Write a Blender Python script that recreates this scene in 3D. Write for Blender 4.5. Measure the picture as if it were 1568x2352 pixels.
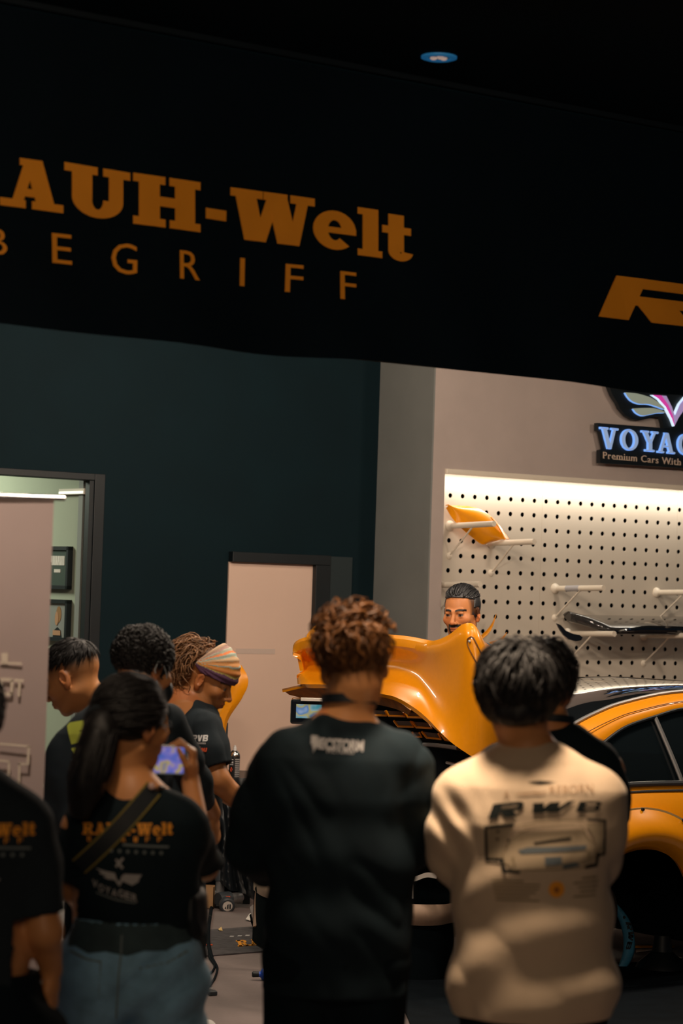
import bpy, bmesh, math, random, time
import numpy as np
from mathutils import Vector, Matrix
from mathutils.bvhtree import BVHTree
from mathutils.geometry import tessellate_polygon

for _o in list(bpy.data.objects):
    bpy.data.objects.remove(_o)
SC = bpy.context.scene
COL = SC.collection
random.seed(7)
RNG = np.random.default_rng(11)

# ------------------------------------------------------------------ camera
F, CX, CY = 85.0 / 24.0 * 1568.0, 784.0, 1176.0
HC = 1.80
_p, _r = math.atan(184.0 / F), 0.0322
FWD = Vector((0, math.cos(_p), math.sin(_p)))
_u0 = Vector((0, -math.sin(_p), math.cos(_p)))
_r0 = Vector((1, 0, 0))
RIGHT = _r0 * math.cos(_r) + _u0 * math.sin(_r)
UP = _u0 * math.cos(_r) - _r0 * math.sin(_r)
CAM = Vector((0, 0, HC))
cd = bpy.data.cameras.new('camera')
cam = bpy.data.objects.new('camera', cd)
COL.objects.link(cam)
cam.matrix_world = Matrix(((RIGHT.x, UP.x, -FWD.x, 0), (RIGHT.y, UP.y, -FWD.y, 0),
                           (RIGHT.z, UP.z, -FWD.z, HC), (0, 0, 0, 1)))
cd.sensor_fit = 'HORIZONTAL'
cd.sensor_width = 24.0
cd.lens = 85.0
cd.clip_end = 200
cd.dof.use_dof = True
cd.dof.focus_distance = 11.8
cd.dof.aperture_fstop = 3.6
SC.camera = cam


def ray(px, py):
    return FWD + RIGHT * ((px - CX) / F) + UP * ((CY - py) / F)


def P(px, py, Y):
    """world point on the sight line of a photo pixel at depth Y"""
    r = ray(px, py)
    return CAM + r * (Y / r.y)


# ------------------------------------------------------------------ world, exposure
SC.view_settings.view_transform = 'Standard'
SC.view_settings.look = 'None'
SC.view_settings.exposure = 0.0
SC.view_settings.gamma = 1.0
SC.view_settings.use_curve_mapping = False
W = bpy.data.worlds.new('night_world')
SC.world = W
W.use_nodes = True
W.node_tree.nodes['Background'].inputs[0].default_value = (0.04, 0.50, 1.0, 1)
W.node_tree.nodes['Background'].inputs[1].default_value = 0.034

# wall directions: the back of the shop runs to the right and away
A54 = math.radians(54.0)
D = Vector((math.sin(A54), math.cos(A54), 0))        # along the walls
N = Vector((math.cos(A54), -math.sin(A54), 0))       # out of the walls, to the viewer
ZV = Vector((0, 0, 1))


class Plane:
    """vertical plane with local coordinates (s along, z up, off outwards)"""
    def __init__(self, o, d=D, n=N):
        self.o = Vector((o[0], o[1], 0)); self.d = d; self.n = n

    def w(self, s, z, off=0.0):
        return self.o + self.d * s + self.n * off + ZV * z

    def pix(self, px, py, off=0.0):
        r = ray(px, py)
        t = (self.o + self.n * off - CAM).dot(self.n) / r.dot(self.n)
        q = CAM + r * t - self.o
        return q.dot(self.d), q.z


_c = P(985, 1366, 15.0)
BW = Plane((_c.x, _c.y))                              # pale wall
DW = Plane(BW.o - N * 0.56)                           # dark wall, 0.56 m deeper
FA = Plane((0.0, 8.2))                                # shop front above the people
PB = Plane(BW.o - N * 0.13)                           # peg board


# ------------------------------------------------------------------ lights
def lamp(kind, name, loc, energy, color=(1, .83, .66), target=None, size=.1, **kw):
    l = bpy.data.lights.new(name, kind)
    l.energy = energy; l.color = color
    if kind == 'AREA':
        l.shape = kw.get('shape', 'DISK'); l.size = size
        if 'size_y' in kw: l.size_y = kw['size_y']
        if 'spread' in kw: l.spread = kw['spread']
    else:
        l.shadow_soft_size = size
    if kind == 'SPOT':
        l.spot_size = kw.get('cone', 1.2); l.spot_blend = kw.get('blend', .6)
    o = bpy.data.objects.new(name, l); COL.objects.link(o)
    o.location = loc
    if target is not None:
        v = Vector(target) - Vector(loc)
        o.rotation_euler = v.to_track_quat('-Z', 'Y').to_euler()
    return o


WARM = (1, .76, .54)
# unseen fill and spots, added to light the backs and the banner
lamp('AREA', 'front_fill', (-.4, .3, 3.5), 60, (1, .72, .47), (.2, 8.0, 1.8), 2.4)
for _x in (-1.3, .5, 2.4):
    lamp('SPOT', 'banner_fill', (_x, 3.0, 3.5), 60, (1, .80, .60), (_x - .05, 8.0, 3.15), .1, cone=1.0, blend=.5)
# ceiling downlights over the crowd in front of the shop
lamp('SPOT', 'downlight_crowd', (.25, 5.82, 3.55), 720, WARM, (.36, 6.02, 1.6), .22, cone=.46, blend=.9)
lamp('SPOT', 'downlight_crowd', (-.56, 4.9, 3.55), 95, WARM, (-.50, 6.3, 1.5), .08, cone=.27, blend=.9)
lamp('SPOT', 'downlight_crowd', (.03, 4.8, 3.55), 120, WARM, (.02, 6.1, 1.62), .08, cone=.20, blend=.9)
lamp('SPOT', 'display_fill', (-1.05, 5.9, 3.5), 190, (1, .80, .66), (-1.05, 7.0, 1.5), .1, cone=.62, blend=.9)  # added spot that brightens the front of the roll-up display
# ceiling lights of the workshop; one by the cream door added to brighten it
for _x, _y, _e in ((-1.5, 10.6, 66), (-.55, 8.3, 110), (.15, 10.1, 105), (-.35, 12.7, 62), (1.45, 11.2, 110), (3.1, 12.6, 85)):
    for _i in range(3):
        lamp('POINT', 'workshop_lamp_or_door_fill', (_x + .13 * _i, _y + .07 * (_i % 2), 3.3), _e / 3, (1, .80, .62), None, .035)
# strip light in the cove above the peg board
_s0, _z0 = BW.pix(1040, 1092)
_cs = lamp('AREA', 'cove_strip', PB.w(_s0 + 1.45, _z0 + .008, .085), 9, (1, .90, .76), None, 3.1, shape='RECTANGLE', size_y=.03)
_zd = (ZV * .97 + N * .24).normalized(); _yd = _zd.cross(D)
_cs.matrix_world = Matrix(((D.x, _yd.x, _zd.x, _cs.location.x), (D.y, _yd.y, _zd.y, _cs.location.y), (D.z, _yd.z, _zd.z, _cs.location.z), (0, 0, 0, 1)))


# ------------------------------------------------------------------ materials
def mat(name, col, rough=.5, metal=0.0, spec=.5, var=0.0, vscale=8.0, bump=0.0, bscale=200.0,
        emit=None, estr=0.0, coat=0.0, attr=None, stretch=None, island=0.0, sheen=0.0, trans=0.0, alpha=1.0):
    m = bpy.data.materials.new(name); m.use_nodes = True
    nt = m.node_tree; b = nt.nodes['Principled BSDF']
    b.inputs['Base Color'].default_value = (*col, 1)
    b.inputs['Roughness'].default_value = rough
    b.inputs['Metallic'].default_value = metal
    b.inputs['Specular IOR Level'].default_value = spec
    if coat:
        b.inputs['Coat Weight'].default_value = coat; b.inputs['Coat Roughness'].default_value = .03
    if trans: b.inputs['Transmission Weight'].default_value = trans
    if alpha < 1: b.inputs['Alpha'].default_value = alpha
    if sheen:
        b.inputs['Sheen Weight'].default_value = sheen; b.inputs['Sheen Roughness'].default_value = .5
    if emit:
        b.inputs['Emission Color'].default_value = (*emit, 1); b.inputs['Emission Strength'].default_value = estr
    tc = nt.nodes.new('ShaderNodeTexCoord')
    src = tc.outputs['Object']
    if stretch:
        mp = nt.nodes.new('ShaderNodeMapping'); mp.inputs['Scale'].default_value = stretch
        nt.links.new(src, mp.inputs[0]); src = mp.outputs[0]
    cur = None
    if attr:
        a = nt.nodes.new('ShaderNodeVertexColor'); a.layer_name = attr; cur = a.outputs[0]
    if var or island:
        f = None
        if var:
            nz = nt.nodes.new('ShaderNodeTexNoise'); nz.inputs['Scale'].default_value = vscale
            nz.inputs['Detail'].default_value = 5
            nt.links.new(src, nz.inputs['Vector']); f = nz.outputs['Fac']
            rg = nt.nodes.new('ShaderNodeMapRange')
            rg.inputs[1].default_value = .3; rg.inputs[2].default_value = .7
            rg.inputs[3].default_value = 1 - var; rg.inputs[4].default_value = 1 + var
        else:
            g = nt.nodes.new('ShaderNodeNewGeometry'); f = g.outputs['Random Per Island']
            rg = nt.nodes.new('ShaderNodeMapRange')
            rg.inputs[3].default_value = 1 - island; rg.inputs[4].default_value = 1 + island
        nt.links.new(f, rg.inputs[0])
        mx = nt.nodes.new('ShaderNodeVectorMath'); mx.operation = 'MULTIPLY'
        if cur is not None: nt.links.new(cur, mx.inputs[0])
        else: mx.inputs[0].default_value = col
        nt.links.new(rg.outputs[0], mx.inputs[1]); cur = mx.outputs[0]
    if cur is not None: nt.links.new(cur, b.inputs['Base Color'])
    if bump:
        n2 = nt.nodes.new('ShaderNodeTexNoise'); n2.inputs['Scale'].default_value = bscale
        n2.inputs['Detail'].default_value = 4
        nt.links.new(src, n2.inputs['Vector'])
        bp = nt.nodes.new('ShaderNodeBump'); bp.inputs['Strength'].default_value = bump
        bp.inputs['Distance'].default_value = .01
        nt.links.new(n2.outputs['Fac'], bp.inputs['Height']); nt.links.new(bp.outputs[0], b.inputs['Normal'])
    return m


M = {}
M['dark_wall'] = mat('dark_wall_paint', (.0018, .0125, .0180), .8, spec=.2, var=.08, vscale=3, bump=.1, bscale=120)
M['pale_wall'] = mat('pale_wall_paint', (.46, .385, .355), .8, var=.05, vscale=4, bump=.1, bscale=150)
M['pillar'] = mat('pale_wall_shaded', (.215, .225, .215), .8, var=.05, vscale=4)  # return face of the pale wall, its weaker light put into the colour
M['ceiling'] = mat('ceiling_black', (.003, .012, .018), .9, spec=.1, var=.2, vscale=2)
M['floor'] = mat('workshop_floor', (.21, .165, .155), .65, var=.16, vscale=2.2, bump=.25, bscale=60)
M['mat_black'] = mat('black_rubber', (.004, .007, .010), .85, spec=.08, var=.2, vscale=10)
M['mat_dark'] = mat('charcoal_mat', (.075, .065, .068), .85, var=.3, vscale=25)
M['peg'] = mat('peg_board_paint', (.70, .63, .53), .45, var=.03, vscale=3)
M['white_paint'] = mat('white_gloss', (.80, .72, .60), .35)
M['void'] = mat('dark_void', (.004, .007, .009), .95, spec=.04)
M['black'] = mat('black_frame', (.004, .008, .011), .5, var=.15, vscale=6)
M['black_gloss'] = mat('black_gloss', (.008, .009, .011), .08, coat=.5)
M['orange'] = mat('orange_car_paint', (.93, .335, .004), .30, var=.02, vscale=40, coat=.7)
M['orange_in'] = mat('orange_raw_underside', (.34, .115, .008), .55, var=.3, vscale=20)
M['orange_flat'] = mat('orange_print', (.95, .36, .02), .6)
M['banner_print'] = mat('orange_banner_print', (.95, .34, .015), .6, var=.05, vscale=6)
M['vinyl'] = mat('black_banner_vinyl', (.0014, .0060, .0105), .75, spec=.12, var=.15, vscale=3)
M['glass_dark'] = mat('dark_glass', (.006, .009, .011), .04, spec=.6)
M['cream'] = mat('cream_door_glass', (.80, .58, .47), .22, var=.03, vscale=1.5)
M['chrome'] = mat('chrome', (.75, .75, .74), .22, metal=1)
M['steel'] = mat('grey_steel', (.42, .42, .42), .4, metal=.8)
M['grey_fabric'] = mat('rollup_fabric', (.43, .335, .30), .7, var=.04, vscale=4)
def translucent(m, col, fac):
    nt = m.node_tree; b = nt.nodes['Principled BSDF']; out = nt.nodes['Material Output']
    t = nt.nodes.new('ShaderNodeBsdfTranslucent'); t.inputs[0].default_value = (*col, 1)
    mx = nt.nodes.new('ShaderNodeMixShader'); mx.inputs[0].default_value = fac
    nt.links.new(b.outputs[0], mx.inputs[1]); nt.links.new(t.outputs[0], mx.inputs[2]); nt.links.new(mx.outputs[0], out.inputs['Surface'])
    return m


translucent(M['grey_fabric'], (.55, .44, .40), .22)
M['cream_print'] = mat('cream_print', (.56, .47, .36), .7)
M['cardboard'] = mat('cardboard', (.42, .24, .11), .8, var=.1, vscale=12)
M['primer'] = mat('beige_primer', (.50, .34, .24), .6, var=.15, vscale=9)
M['green_wall'] = mat('office_wall', (.40, .43, .33), .8, var=.03, vscale=3)
M['jamb'] = mat('jamb_grey', (.27, .28, .26), .7)
M['paper'] = mat('paper_white', (.72, .66, .60), .8, var=.05, vscale=20)
M['blue'] = mat('blue_plastic', (.02, .09, .55), .35)
M['caliper'] = mat('blue_caliper', (.06, .27, .44), .4, var=.2, vscale=30)
M['tool'] = mat('dark_tool_plastic', (.045, .055, .065), .45, var=.15, vscale=30)
M['red'] = mat('red_plastic', (.75, .09, .02), .5)
M['white'] = mat('white_print', (.75, .75, .75), .6)
M['grey_print'] = mat('grey_print', (.42, .40, .39), .7)
M['dim_print'] = mat('teal_grey_print', (.16, .19, .19), .7)
M['bag_black'] = mat('black_cloth', (.006, .011, .015), .55, var=.2, vscale=15)
M['plastic_sheet'] = mat('black_plastic_sheet', (.007, .010, .013), .35, var=.15, vscale=10)
M['olive'] = mat('olive_edging', (.22, .17, .03), .7)
M['tape'] = mat('masking_tape', (.80, .55, .22), .6)
M['skin_a'] = mat('skin', (.5, .25, .12), .45, attr='Col', spec=.35, bump=.06, bscale=300)
M['sneaker'] = mat('sneaker_white', (.72, .70, .66), .6)
M['shoe_black'] = mat('shoe_black', (.02, .022, .025), .6)
M['denim'] = mat('denim', (.26, .50, .70), .85, var=.32, vscale=11, bump=.35, bscale=260, sheen=.2)
M['denim_shaded'] = mat('denim_shaded', (.05, .088, .10), .85, var=.25, vscale=14, bump=.3, bscale=260)  # denim as it looks in the shirt hem's shadow
M['tee_black'] = mat('black_cotton', (.0075, .0165, .022), .85, spec=.2, var=.18, vscale=9, bump=.12, bscale=350)
M['tee_grey'] = mat('faded_black_cotton', (.016, .024, .030), .85, spec=.2, var=.2, vscale=9, bump=.12, bscale=350)
M['tee_beige'] = mat('beige_cotton', (.66, .49, .33), .85, var=.05, vscale=7, bump=.12, bscale=350, sheen=.1)
M['trouser'] = mat('black_trousers', (.004, .010, .014), .85, spec=.15, var=.2, vscale=10)
M['hair_black'] = mat('black_hair', (.011, .010, .010), .55, spec=.4, island=.45)
M['hair_brown'] = mat('brown_hair', (.115, .044, .011), .5, spec=.35, island=.55)
M['hair_slick'] = mat('slick_black_hair', (.024, .024, .026), .38, spec=.6, island=.85)
M['hair_light'] = mat('light_brown_hair', (.22, .11, .05), .55, spec=.35, island=.55)
M['print_dark'] = mat('dark_olive_print', (.014, .017, .016), .85, spec=.1)
M['print_olive'] = mat('faded_olive_print', (.25, .185, .10), .8)
M['print_blue'] = mat('blue_grey_print', (.10, .12, .13), .8)
M['print_faint'] = mat('faint_brown_print', (.40, .24, .13), .8)
M['lime'] = mat('lime_print', (.42, .48, .06), .6)
M['pale_blue'] = mat('pale_blue_mask', (.45, .50, .52), .8)


# ------------------------------------------------------------------ scene graph helpers
def tag(o, label=None, cat=None, group=None, kind=None):
    if label: o['label'] = label
    if cat: o['category'] = cat
    if group: o['group'] = group
    if kind: o['kind'] = kind
    return o


def thing(name, label, cat, loc=(0, 0, 0), group=None, rot=None):
    o = bpy.data.objects.new(name, None); COL.objects.link(o)
    o.location = loc; o.empty_display_size = .1
    if rot: o.rotation_euler = rot
    return tag(o, label, cat, group)


def smooth_mesh(me, ang=None):
    me.shade_smooth()
    if ang is not None:
        me.set_sharp_from_angle(angle=math.radians(ang))


def mesh_obj(name, verts, faces, m, parent=None, smooth=True, ang=40, loc=None):
    """verts are world coordinates; the object sits at its parent's place"""
    org = Vector(loc) if loc is not None else (parent_loc(parent) if parent else Vector((0, 0, 0)))
    v = np.asarray([tuple(x) for x in verts], dtype=float) - np.array(org)
    me = bpy.data.meshes.new(name)
    me.from_pydata([tuple(x) for x in v], [], [tuple(int(i) for i in f) for f in faces])
    me.materials.append(m)
    if smooth: smooth_mesh(me, ang)
    o = bpy.data.objects.new(name, me); COL.objects.link(o)
    if parent:
        o.parent = parent
    else:
        o.location = org
    return o


def parent_loc(o):
    l = Vector((0, 0, 0))
    while o is not None:
        l = l + Vector(o.location); o = o.parent
    return l


class MB:
    """collects shapes in world coordinates, then becomes ONE mesh object"""
    def __init__(self): self.v = []; self.f = []; self.mi = []; self.cur = 0

    def add(self, vs, fs):
        k = len(self.v); self.v += [Vector(x) for x in vs]
        self.f += [tuple(i + k for i in f) for f in fs]; self.mi += [self.cur] * len(fs)
        return self

    def box(self, o, ax, ay, az):
        """o corner, three edge vectors"""
        o = Vector(o); ax = Vector(ax); ay = Vector(ay); az = Vector(az)
        vs = [o, o + ax, o + ax + ay, o + ay, o + az, o + ax + az, o + ax + ay + az, o + ay + az]
        return self.add(vs, [(0, 3, 2, 1), (4, 5, 6, 7), (0, 1, 5, 4), (1, 2, 6, 5), (2, 3, 7, 6), (3, 0, 4, 7)])

    def pbox(self, pl, s0, s1, z0, z1, o0, o1):
        return self.box(pl.w(s0, z0, o0), pl.d * (s1 - s0), pl.n * (o1 - o0), ZV * (z1 - z0))

    def tube(self, pts, r, n=10, cap=True):
        pts = [Vector(p) for p in pts]
        rr = r if isinstance(r, (list, tuple)) else [r] * len(pts)
        rings = []; prev = None
        for i, p in enumerate(pts):
            t = (pts[min(i + 1, len(pts) - 1)] - pts[max(i - 1, 0)]).normalized()
            if prev is None:
                a = t.orthogonal().normalized()
            else:
                a = (prev - t * prev.dot(t))
                a = a.normalized() if a.length > 1e-6 else t.orthogonal().normalized()
            prev = a; b = t.cross(a)
            rings.append([p + (a * math.cos(2 * math.pi * k / n) + b * math.sin(2 * math.pi * k / n)) * rr[i] for k in range(n)])
        vs = [v for rg in rings for v in rg]; fs = []
        for i in range(len(pts) - 1):
            for k in range(n):
                fs.append((i * n + k, i * n + (k + 1) % n, (i + 1) * n + (k + 1) % n, (i + 1) * n + k))
        if cap:
            fs.append(tuple(range(n - 1, -1, -1))); fs.append(tuple((len(pts) - 1) * n + k for k in range(n)))
        return self.add(vs, fs)

    def lathe(self, o, axis, prof, n=24):
        axis = Vector(axis).normalized(); a = axis.orthogonal().normalized(); b = axis.cross(a); o = Vector(o)
        vs = []
        for (r, h) in prof:
            for k in range(n):
                t = 2 * math.pi * k / n
                vs.append(o + axis * h + (a * math.cos(t) + b * math.sin(t)) * max(r, 1e-5))
        fs = []
        for i in range(len(prof) - 1):
            for k in range(n):
                fs.append((i * n + k, i * n + (k + 1) % n, (i + 1) * n + (k + 1) % n, (i + 1) * n + k))
        fs.append(tuple(range(n - 1, -1, -1))); fs.append(tuple((len(prof) - 1) * n + k for k in range(n)))
        return self.add(vs, fs)

    def grid(self, rows, closed=False):
        nr = len(rows); nc = len(rows[0]); fs = []
        for i in range(nr - 1):
            for j in range(nc if closed else nc - 1):
                fs.append((i * nc + j, i * nc + (j + 1) % nc, (i + 1) * nc + (j + 1) % nc, (i + 1) * nc + j))
        return self.add([p for r in rows for p in r], fs)

    def sheet(self, rows, th, nrm=None):
        """grid given thickness th: both faces and the rim"""
        nr, nc = len(rows), len(rows[0])
        R = [[Vector(p) for p in r] for r in rows]
        back = []
        for i in range(nr):
            b = []
            for j in range(nc):
                du = R[i][min(j + 1, nc - 1)] - R[i][max(j - 1, 0)]
                dv = R[min(i + 1, nr - 1)][j] - R[max(i - 1, 0)][j]
                q = du.cross(dv)
                q = q.normalized() if q.length > 1e-9 else Vector((0, 0, 1))
                b.append(R[i][j] + q * th)
            back.append(b)
        a = nr * nc
        vs = [p for r in R for p in r] + [p for r in back for p in r]; fs = []
        for i in range(nr - 1):
            for j in range(nc - 1):
                q = (i * nc + j, i * nc + j + 1, (i + 1) * nc + j + 1, (i + 1) * nc + j)
                fs.append(q[::-1]); fs.append(tuple(x + a for x in q))
        rim = [j for j in range(nc)] + [i * nc + nc - 1 for i in range(1, nr)] + \
              [(nr - 1) * nc + j for j in range(nc - 2, -1, -1)] + [i * nc for i in range(nr - 2, 0, -1)]
        for k in range(len(rim)):
            p, q = rim[k], rim[(k + 1) % len(rim)]
            fs.append((p, q, q + a, p + a))
        return self.add(vs, fs)

    def prism(self, poly, th, to):
        """poly: 2D points, to(x, y, off) -> world; a flat plate th thick"""
        tri = tessellate_polygon([[Vector((x, y, 0)) for x, y in poly]])
        n = len(poly)
        vs = [to(x, y, th) for x, y in poly] + [to(x, y, 0) for x, y in poly]
        fs = [tuple(t) for t in tri] + [tuple(i + n for i in t[::-1]) for t in tri]
        for i in range(n):
            j = (i + 1) % n
            fs.append((i, j, j + n, i + n))
        return self.add(vs, fs)

    def build(self, name, m, parent=None, smooth=True, ang=35, bevel=0.0, seg=2, loc=None, sub=0):
        ms = m if isinstance(m, (list, tuple)) else [m]
        o = mesh_obj(name, self.v, self.f, ms[0], parent, smooth, None if not smooth else ang, loc)
        for x in ms[1:]: o.data.materials.append(x)
        if len(ms) > 1:
            o.data.polygons.foreach_set('material_index', self.mi)
        bm = bmesh.new(); bm.from_mesh(o.data)
        bmesh.ops.recalc_face_normals(bm, faces=bm.faces)
        bm.to_mesh(o.data); bm.free()
        if smooth: smooth_mesh(o.data, ang)
        if bevel:
            b = o.modifiers.new('bevel', 'BEVEL'); b.width = bevel; b.segments = seg
            b.limit_method = 'ANGLE'; b.angle_limit = math.radians(40)
        if sub:
            s = o.modifiers.new('sub', 'SUBSURF'); s.levels = sub; s.render_levels = sub
        return o


def structure(o):
    o['kind'] = 'structure'; return o


def catmull(pts, n):
    """n samples through the control points"""
    pts = [np.array(p, float) for p in pts]; k = len(pts) - 1; out = []
    for i in range(n):
        t = i / (n - 1) * k; j = min(int(t), k - 1); u = t - j
        p0 = pts[j - 1] if j > 0 else 2 * pts[0] - pts[1]
        p1, p2 = pts[j], pts[j + 1]
        p3 = pts[j + 2] if j + 2 <= k else 2 * pts[k] - pts[k - 1]
        out.append(.5 * ((2 * p1) + (-p0 + p2) * u + (2 * p0 - 5 * p1 + 4 * p2 - p3) * u * u + (-p0 + 3 * p1 - 3 * p2 + p3) * u ** 3))
    return out
# ------------------------------------------------------------------ lettering
def R_(x0, y0, x1, y1): return [(x0, y0), (x1, y0), (x1, y1), (x0, y1)]
def dg(x0, y0, x1, y1, w): return [(x0 - w / 2, y0), (x0 + w / 2, y0), (x1 + w / 2, y1), (x1 - w / 2, y1)]
def arc(cx, cy, ro, ri, a0, a1, n=18):
    """band pieces of an elliptic ring; ro, ri are (rx, ry)"""
    out = []
    for i in range(n):
        t0 = math.radians(a0 + (a1 - a0) * i / n); t1 = math.radians(a0 + (a1 - a0) * (i + 1) / n)
        out.append([(cx + ro[0] * math.cos(t0), cy + ro[1] * math.sin(t0)), (cx + ro[0] * math.cos(t1), cy + ro[1] * math.sin(t1)),
                    (cx + ri[0] * math.cos(t1), cy + ri[1] * math.sin(t1)), (cx + ri[0] * math.cos(t0), cy + ri[1] * math.sin(t0))])
    return out


SLAB = {
    'R': (1.12, [R_(.12, 0, .44, 1), R_(0, 0, .54, .16), R_(0, .84, .6, 1), R_(.44, .44, .66, .58)] +
          arc(.62, .72, (.38, .28), (.10, .13), -90, 90) + [dg(.95, 0, .62, .5, .34), R_(.72, 0, 1.14, .16)]),
    'A': (1.16, [dg(.28, 0, .56, 1, .20), dg(.86, 0, .60, 1, .34), R_(.36, .24, .8, .40), R_(0, 0, .46, .16), R_(.58, 0, 1.16, .16), R_(.36, .86, .72, 1)]),
    'U': (1.14, [R_(.13, .34, .47, 1), R_(.76, .34, 1.0, 1), R_(0, .84, .56, 1), R_(.66, .84, 1.12, 1)] +
          arc(.565, .36, (.435, .37), (.10, .20), 180, 360)),
    'H': (1.22, [R_(.1, 0, .46, 1), R_(.74, 0, 1.1, 1), R_(.4, .41, .8, .60), R_(0, 0, .56, .16), R_(0, .84, .56, 1), R_(.64, 0, 1.2, .16), R_(.64, .84, 1.2, 1)]),
    '-': (.5, [R_(.03, .27, .44, .47)]),
    'W': (1.5, [dg(.44, 0, .24, 1, .36), dg(.52, 0, .78, 1, .22), dg(1.02, 0, .80, 1, .36), dg(1.12, 0, 1.30, 1, .20),
                R_(0, .84, .56, 1), R_(.58, .84, 1.0, 1), R_(1.06, .84, 1.5, 1)]),
    'e': (.80, arc(.39, .37, (.39, .39), (.13, .20), 0, 312, 26) + [R_(.1, .31, .78, .43)]),
    'l': (.46, [R_(.10, 0, .40, 1.02), R_(0, .88, .3, 1.02), R_(0, 0, .48, .14)]),
    't': (.58, [R_(.12, .18, .42, .98), R_(0, .56, .56, .72)] + arc(.36, .2, (.24, .22), (.02, .06), 180, 350)),
}
SERIF = {
    'V': (.80, [dg(.40, 0, .16, 1, .16), dg(.42, 0, .64, 1, .10), R_(0, .93, .34, 1), R_(.5, .93, .8, 1)]),
    'O': (.86, arc(.43, .5, (.41, .53), (.25, .44), 0, 360, 40)),
    'Y': (.80, [dg(.40, .42, .14, 1, .17), dg(.42, .42, .66, 1, .10), R_(.32, 0, .49, .46), R_(.18, 0, .62, .07), R_(0, .93, .34, 1), R_(.52, .93, .82, 1)]),
    'A': (.84, [dg(.12, 0, .40, 1, .10), dg(.66, 0, .42, 1, .17), R_(.22, .30, .58, .37), R_(0, 0, .28, .07), R_(.50, 0, .84, .07)]),
    'G': (.90, arc(.43, .5, (.41, .53), (.25, .44), 40, 330, 34) + [R_(.66, .06, .80, .48), R_(.54, .42, .90, .48)]),
    'E': (.72, [R_(.1, 0, .26, 1), R_(0, 0, .66, .07), R_(0, .93, .64, 1), R_(.2, .47, .5, .53), R_(.6, 0, .68, .24), R_(.58, .76, .64, 1)]),
    'R': (.86, [R_(.1, 0, .26, 1), R_(0, 0, .38, .07), R_(0, .93, .4, 1), R_(.2, .46, .42, .53)] +
          arc(.40, .73, (.30, .27), (.14, .20), -90, 90) + [dg(.74, 0, .42, .48, .18), R_(.66, 0, .88, .06)]),
}
# wide slanted racing letters
RACE = {
    'R': (1.55, [R_(0, 0, .46, 1), R_(0, .76, 1.2, 1), R_(.4, .36, 1.2, .58)] + arc(1.18, .68, (.34, .32), (.05, .10), -90, 90) + [dg(1.12, 0, .74, .45, .62)]),
    'W': (1.9, [dg(.48, 0, .24, 1, .46), dg(.62, 0, .92, 1, .36), dg(1.08, 0, .96, 1, .42), dg(1.22, 0, 1.68, 1, .34), R_(.38, 0, .8, .3), R_(.98, 0, 1.36, .3)]),
    'B': (1.45, [R_(0, 0, .46, 1), R_(0, .78, 1.1, 1), R_(0, .40, 1.1, .60), R_(0, 0, 1.1, .22)] +
          arc(1.08, .73, (.32, .27), (.06, .05), -90, 90) + arc(1.08, .28, (.36, .28), (.06, .06), -90, 90)),
    'V': (1.45, [dg(.62, 0, .26, 1, .48), dg(.74, 0, 1.16, 1, .42), R_(.45, 0, .95, .25)]),
}


def layout(font, text, gap=.04, shear=0.0, space=.5):
    """polygons of a word and its width, cap height 1"""
    x = 0; out = []
    for ch in text:
        if ch == ' ': x += space; continue
        w, ps = font[ch]
        out += [[(x + px + shear * py, py) for px, py in p] for p in ps]
        x += w + gap
    return out, x - gap


def font_mesh(text, bold=0.0, shear=0.0, spacing=1.0):
    """the built-in sans: 2D triangles (verts, faces), cap height about 1, plus width"""
    c = bpy.data.curves.new('t', 'FONT'); c.body = text; c.size = 1.0 / .73; c.offset = bold; c.shear = shear
    c.space_character = spacing; c.resolution_u = 3
    o = bpy.data.objects.new('t', c); COL.objects.link(o)
    dg_ = bpy.context.evaluated_depsgraph_get(); dg_.update()
    me = bpy.data.meshes.new_from_object(o.evaluated_get(dg_))
    vs = [(v.co.x, v.co.y) for v in me.vertices]; fs = [tuple(p.vertices) for p in me.polygons]
    bpy.data.objects.remove(o); bpy.data.curves.remove(c); bpy.data.meshes.remove(me)
    xs = [v[0] for v in vs] or [0]
    x0 = min(xs)
    return [(x - x0, y) for x, y in vs], fs, max(xs) - x0


def font_polys(text, **k):
    vs, fs, w = font_mesh(text, **k)
    return [[vs[i] for i in f] for f in fs], w


def place(polys, fx, fy):
    return [[(fx(x, y), fy(x, y)) for x, y in p] for p in polys]


def on_plane(name, polys, pl, off, th, m, parent=None):
    b = MB()
    for p in polys: b.prism(p, th, lambda x, y, o: pl.w(x, y, off + o))
    return b.build(name, m, parent, smooth=False)


def quad_map(pl, off, bl, br, tl):
    """maps unit coordinates (x 0..1 along, y 0..1 up) onto a wall plane from three photo points"""
    a = pl.pix(*bl, off); b = pl.pix(*br, off); c = pl.pix(*tl, off)
    return lambda x, y: (a[0] + (b[0] - a[0]) * x + (c[0] - a[0]) * y, a[1] + (b[1] - a[1]) * x + (c[1] - a[1]) * y)


def put_text(polys, w, pl, off, bl, br, hgt):
    """lays a word from baseline-left to baseline-right photo points; hgt in metres"""
    a = pl.pix(*bl, off); b = pl.pix(*br, off); L = b[0] - a[0]
    return [[(a[0] + L * x / w, a[1] + (b[1] - a[1]) * x / w + hgt * y) for x, y in p] for p in polys]


# ------------------------------------------------------------------ the setting
b = MB(); b.box((-14, -3, -.1), (34, 0, 0), (0, 34, 0), (0, 0, .1))
structure(b.build('floor', M['floor'], smooth=False))
b = MB(); b.box((-14, -1, 3.6), (34, 0, 0), (0, 26, 0), (0, 0, .15))
structure(b.build('ceiling', M['ceiling'], smooth=False))
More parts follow.
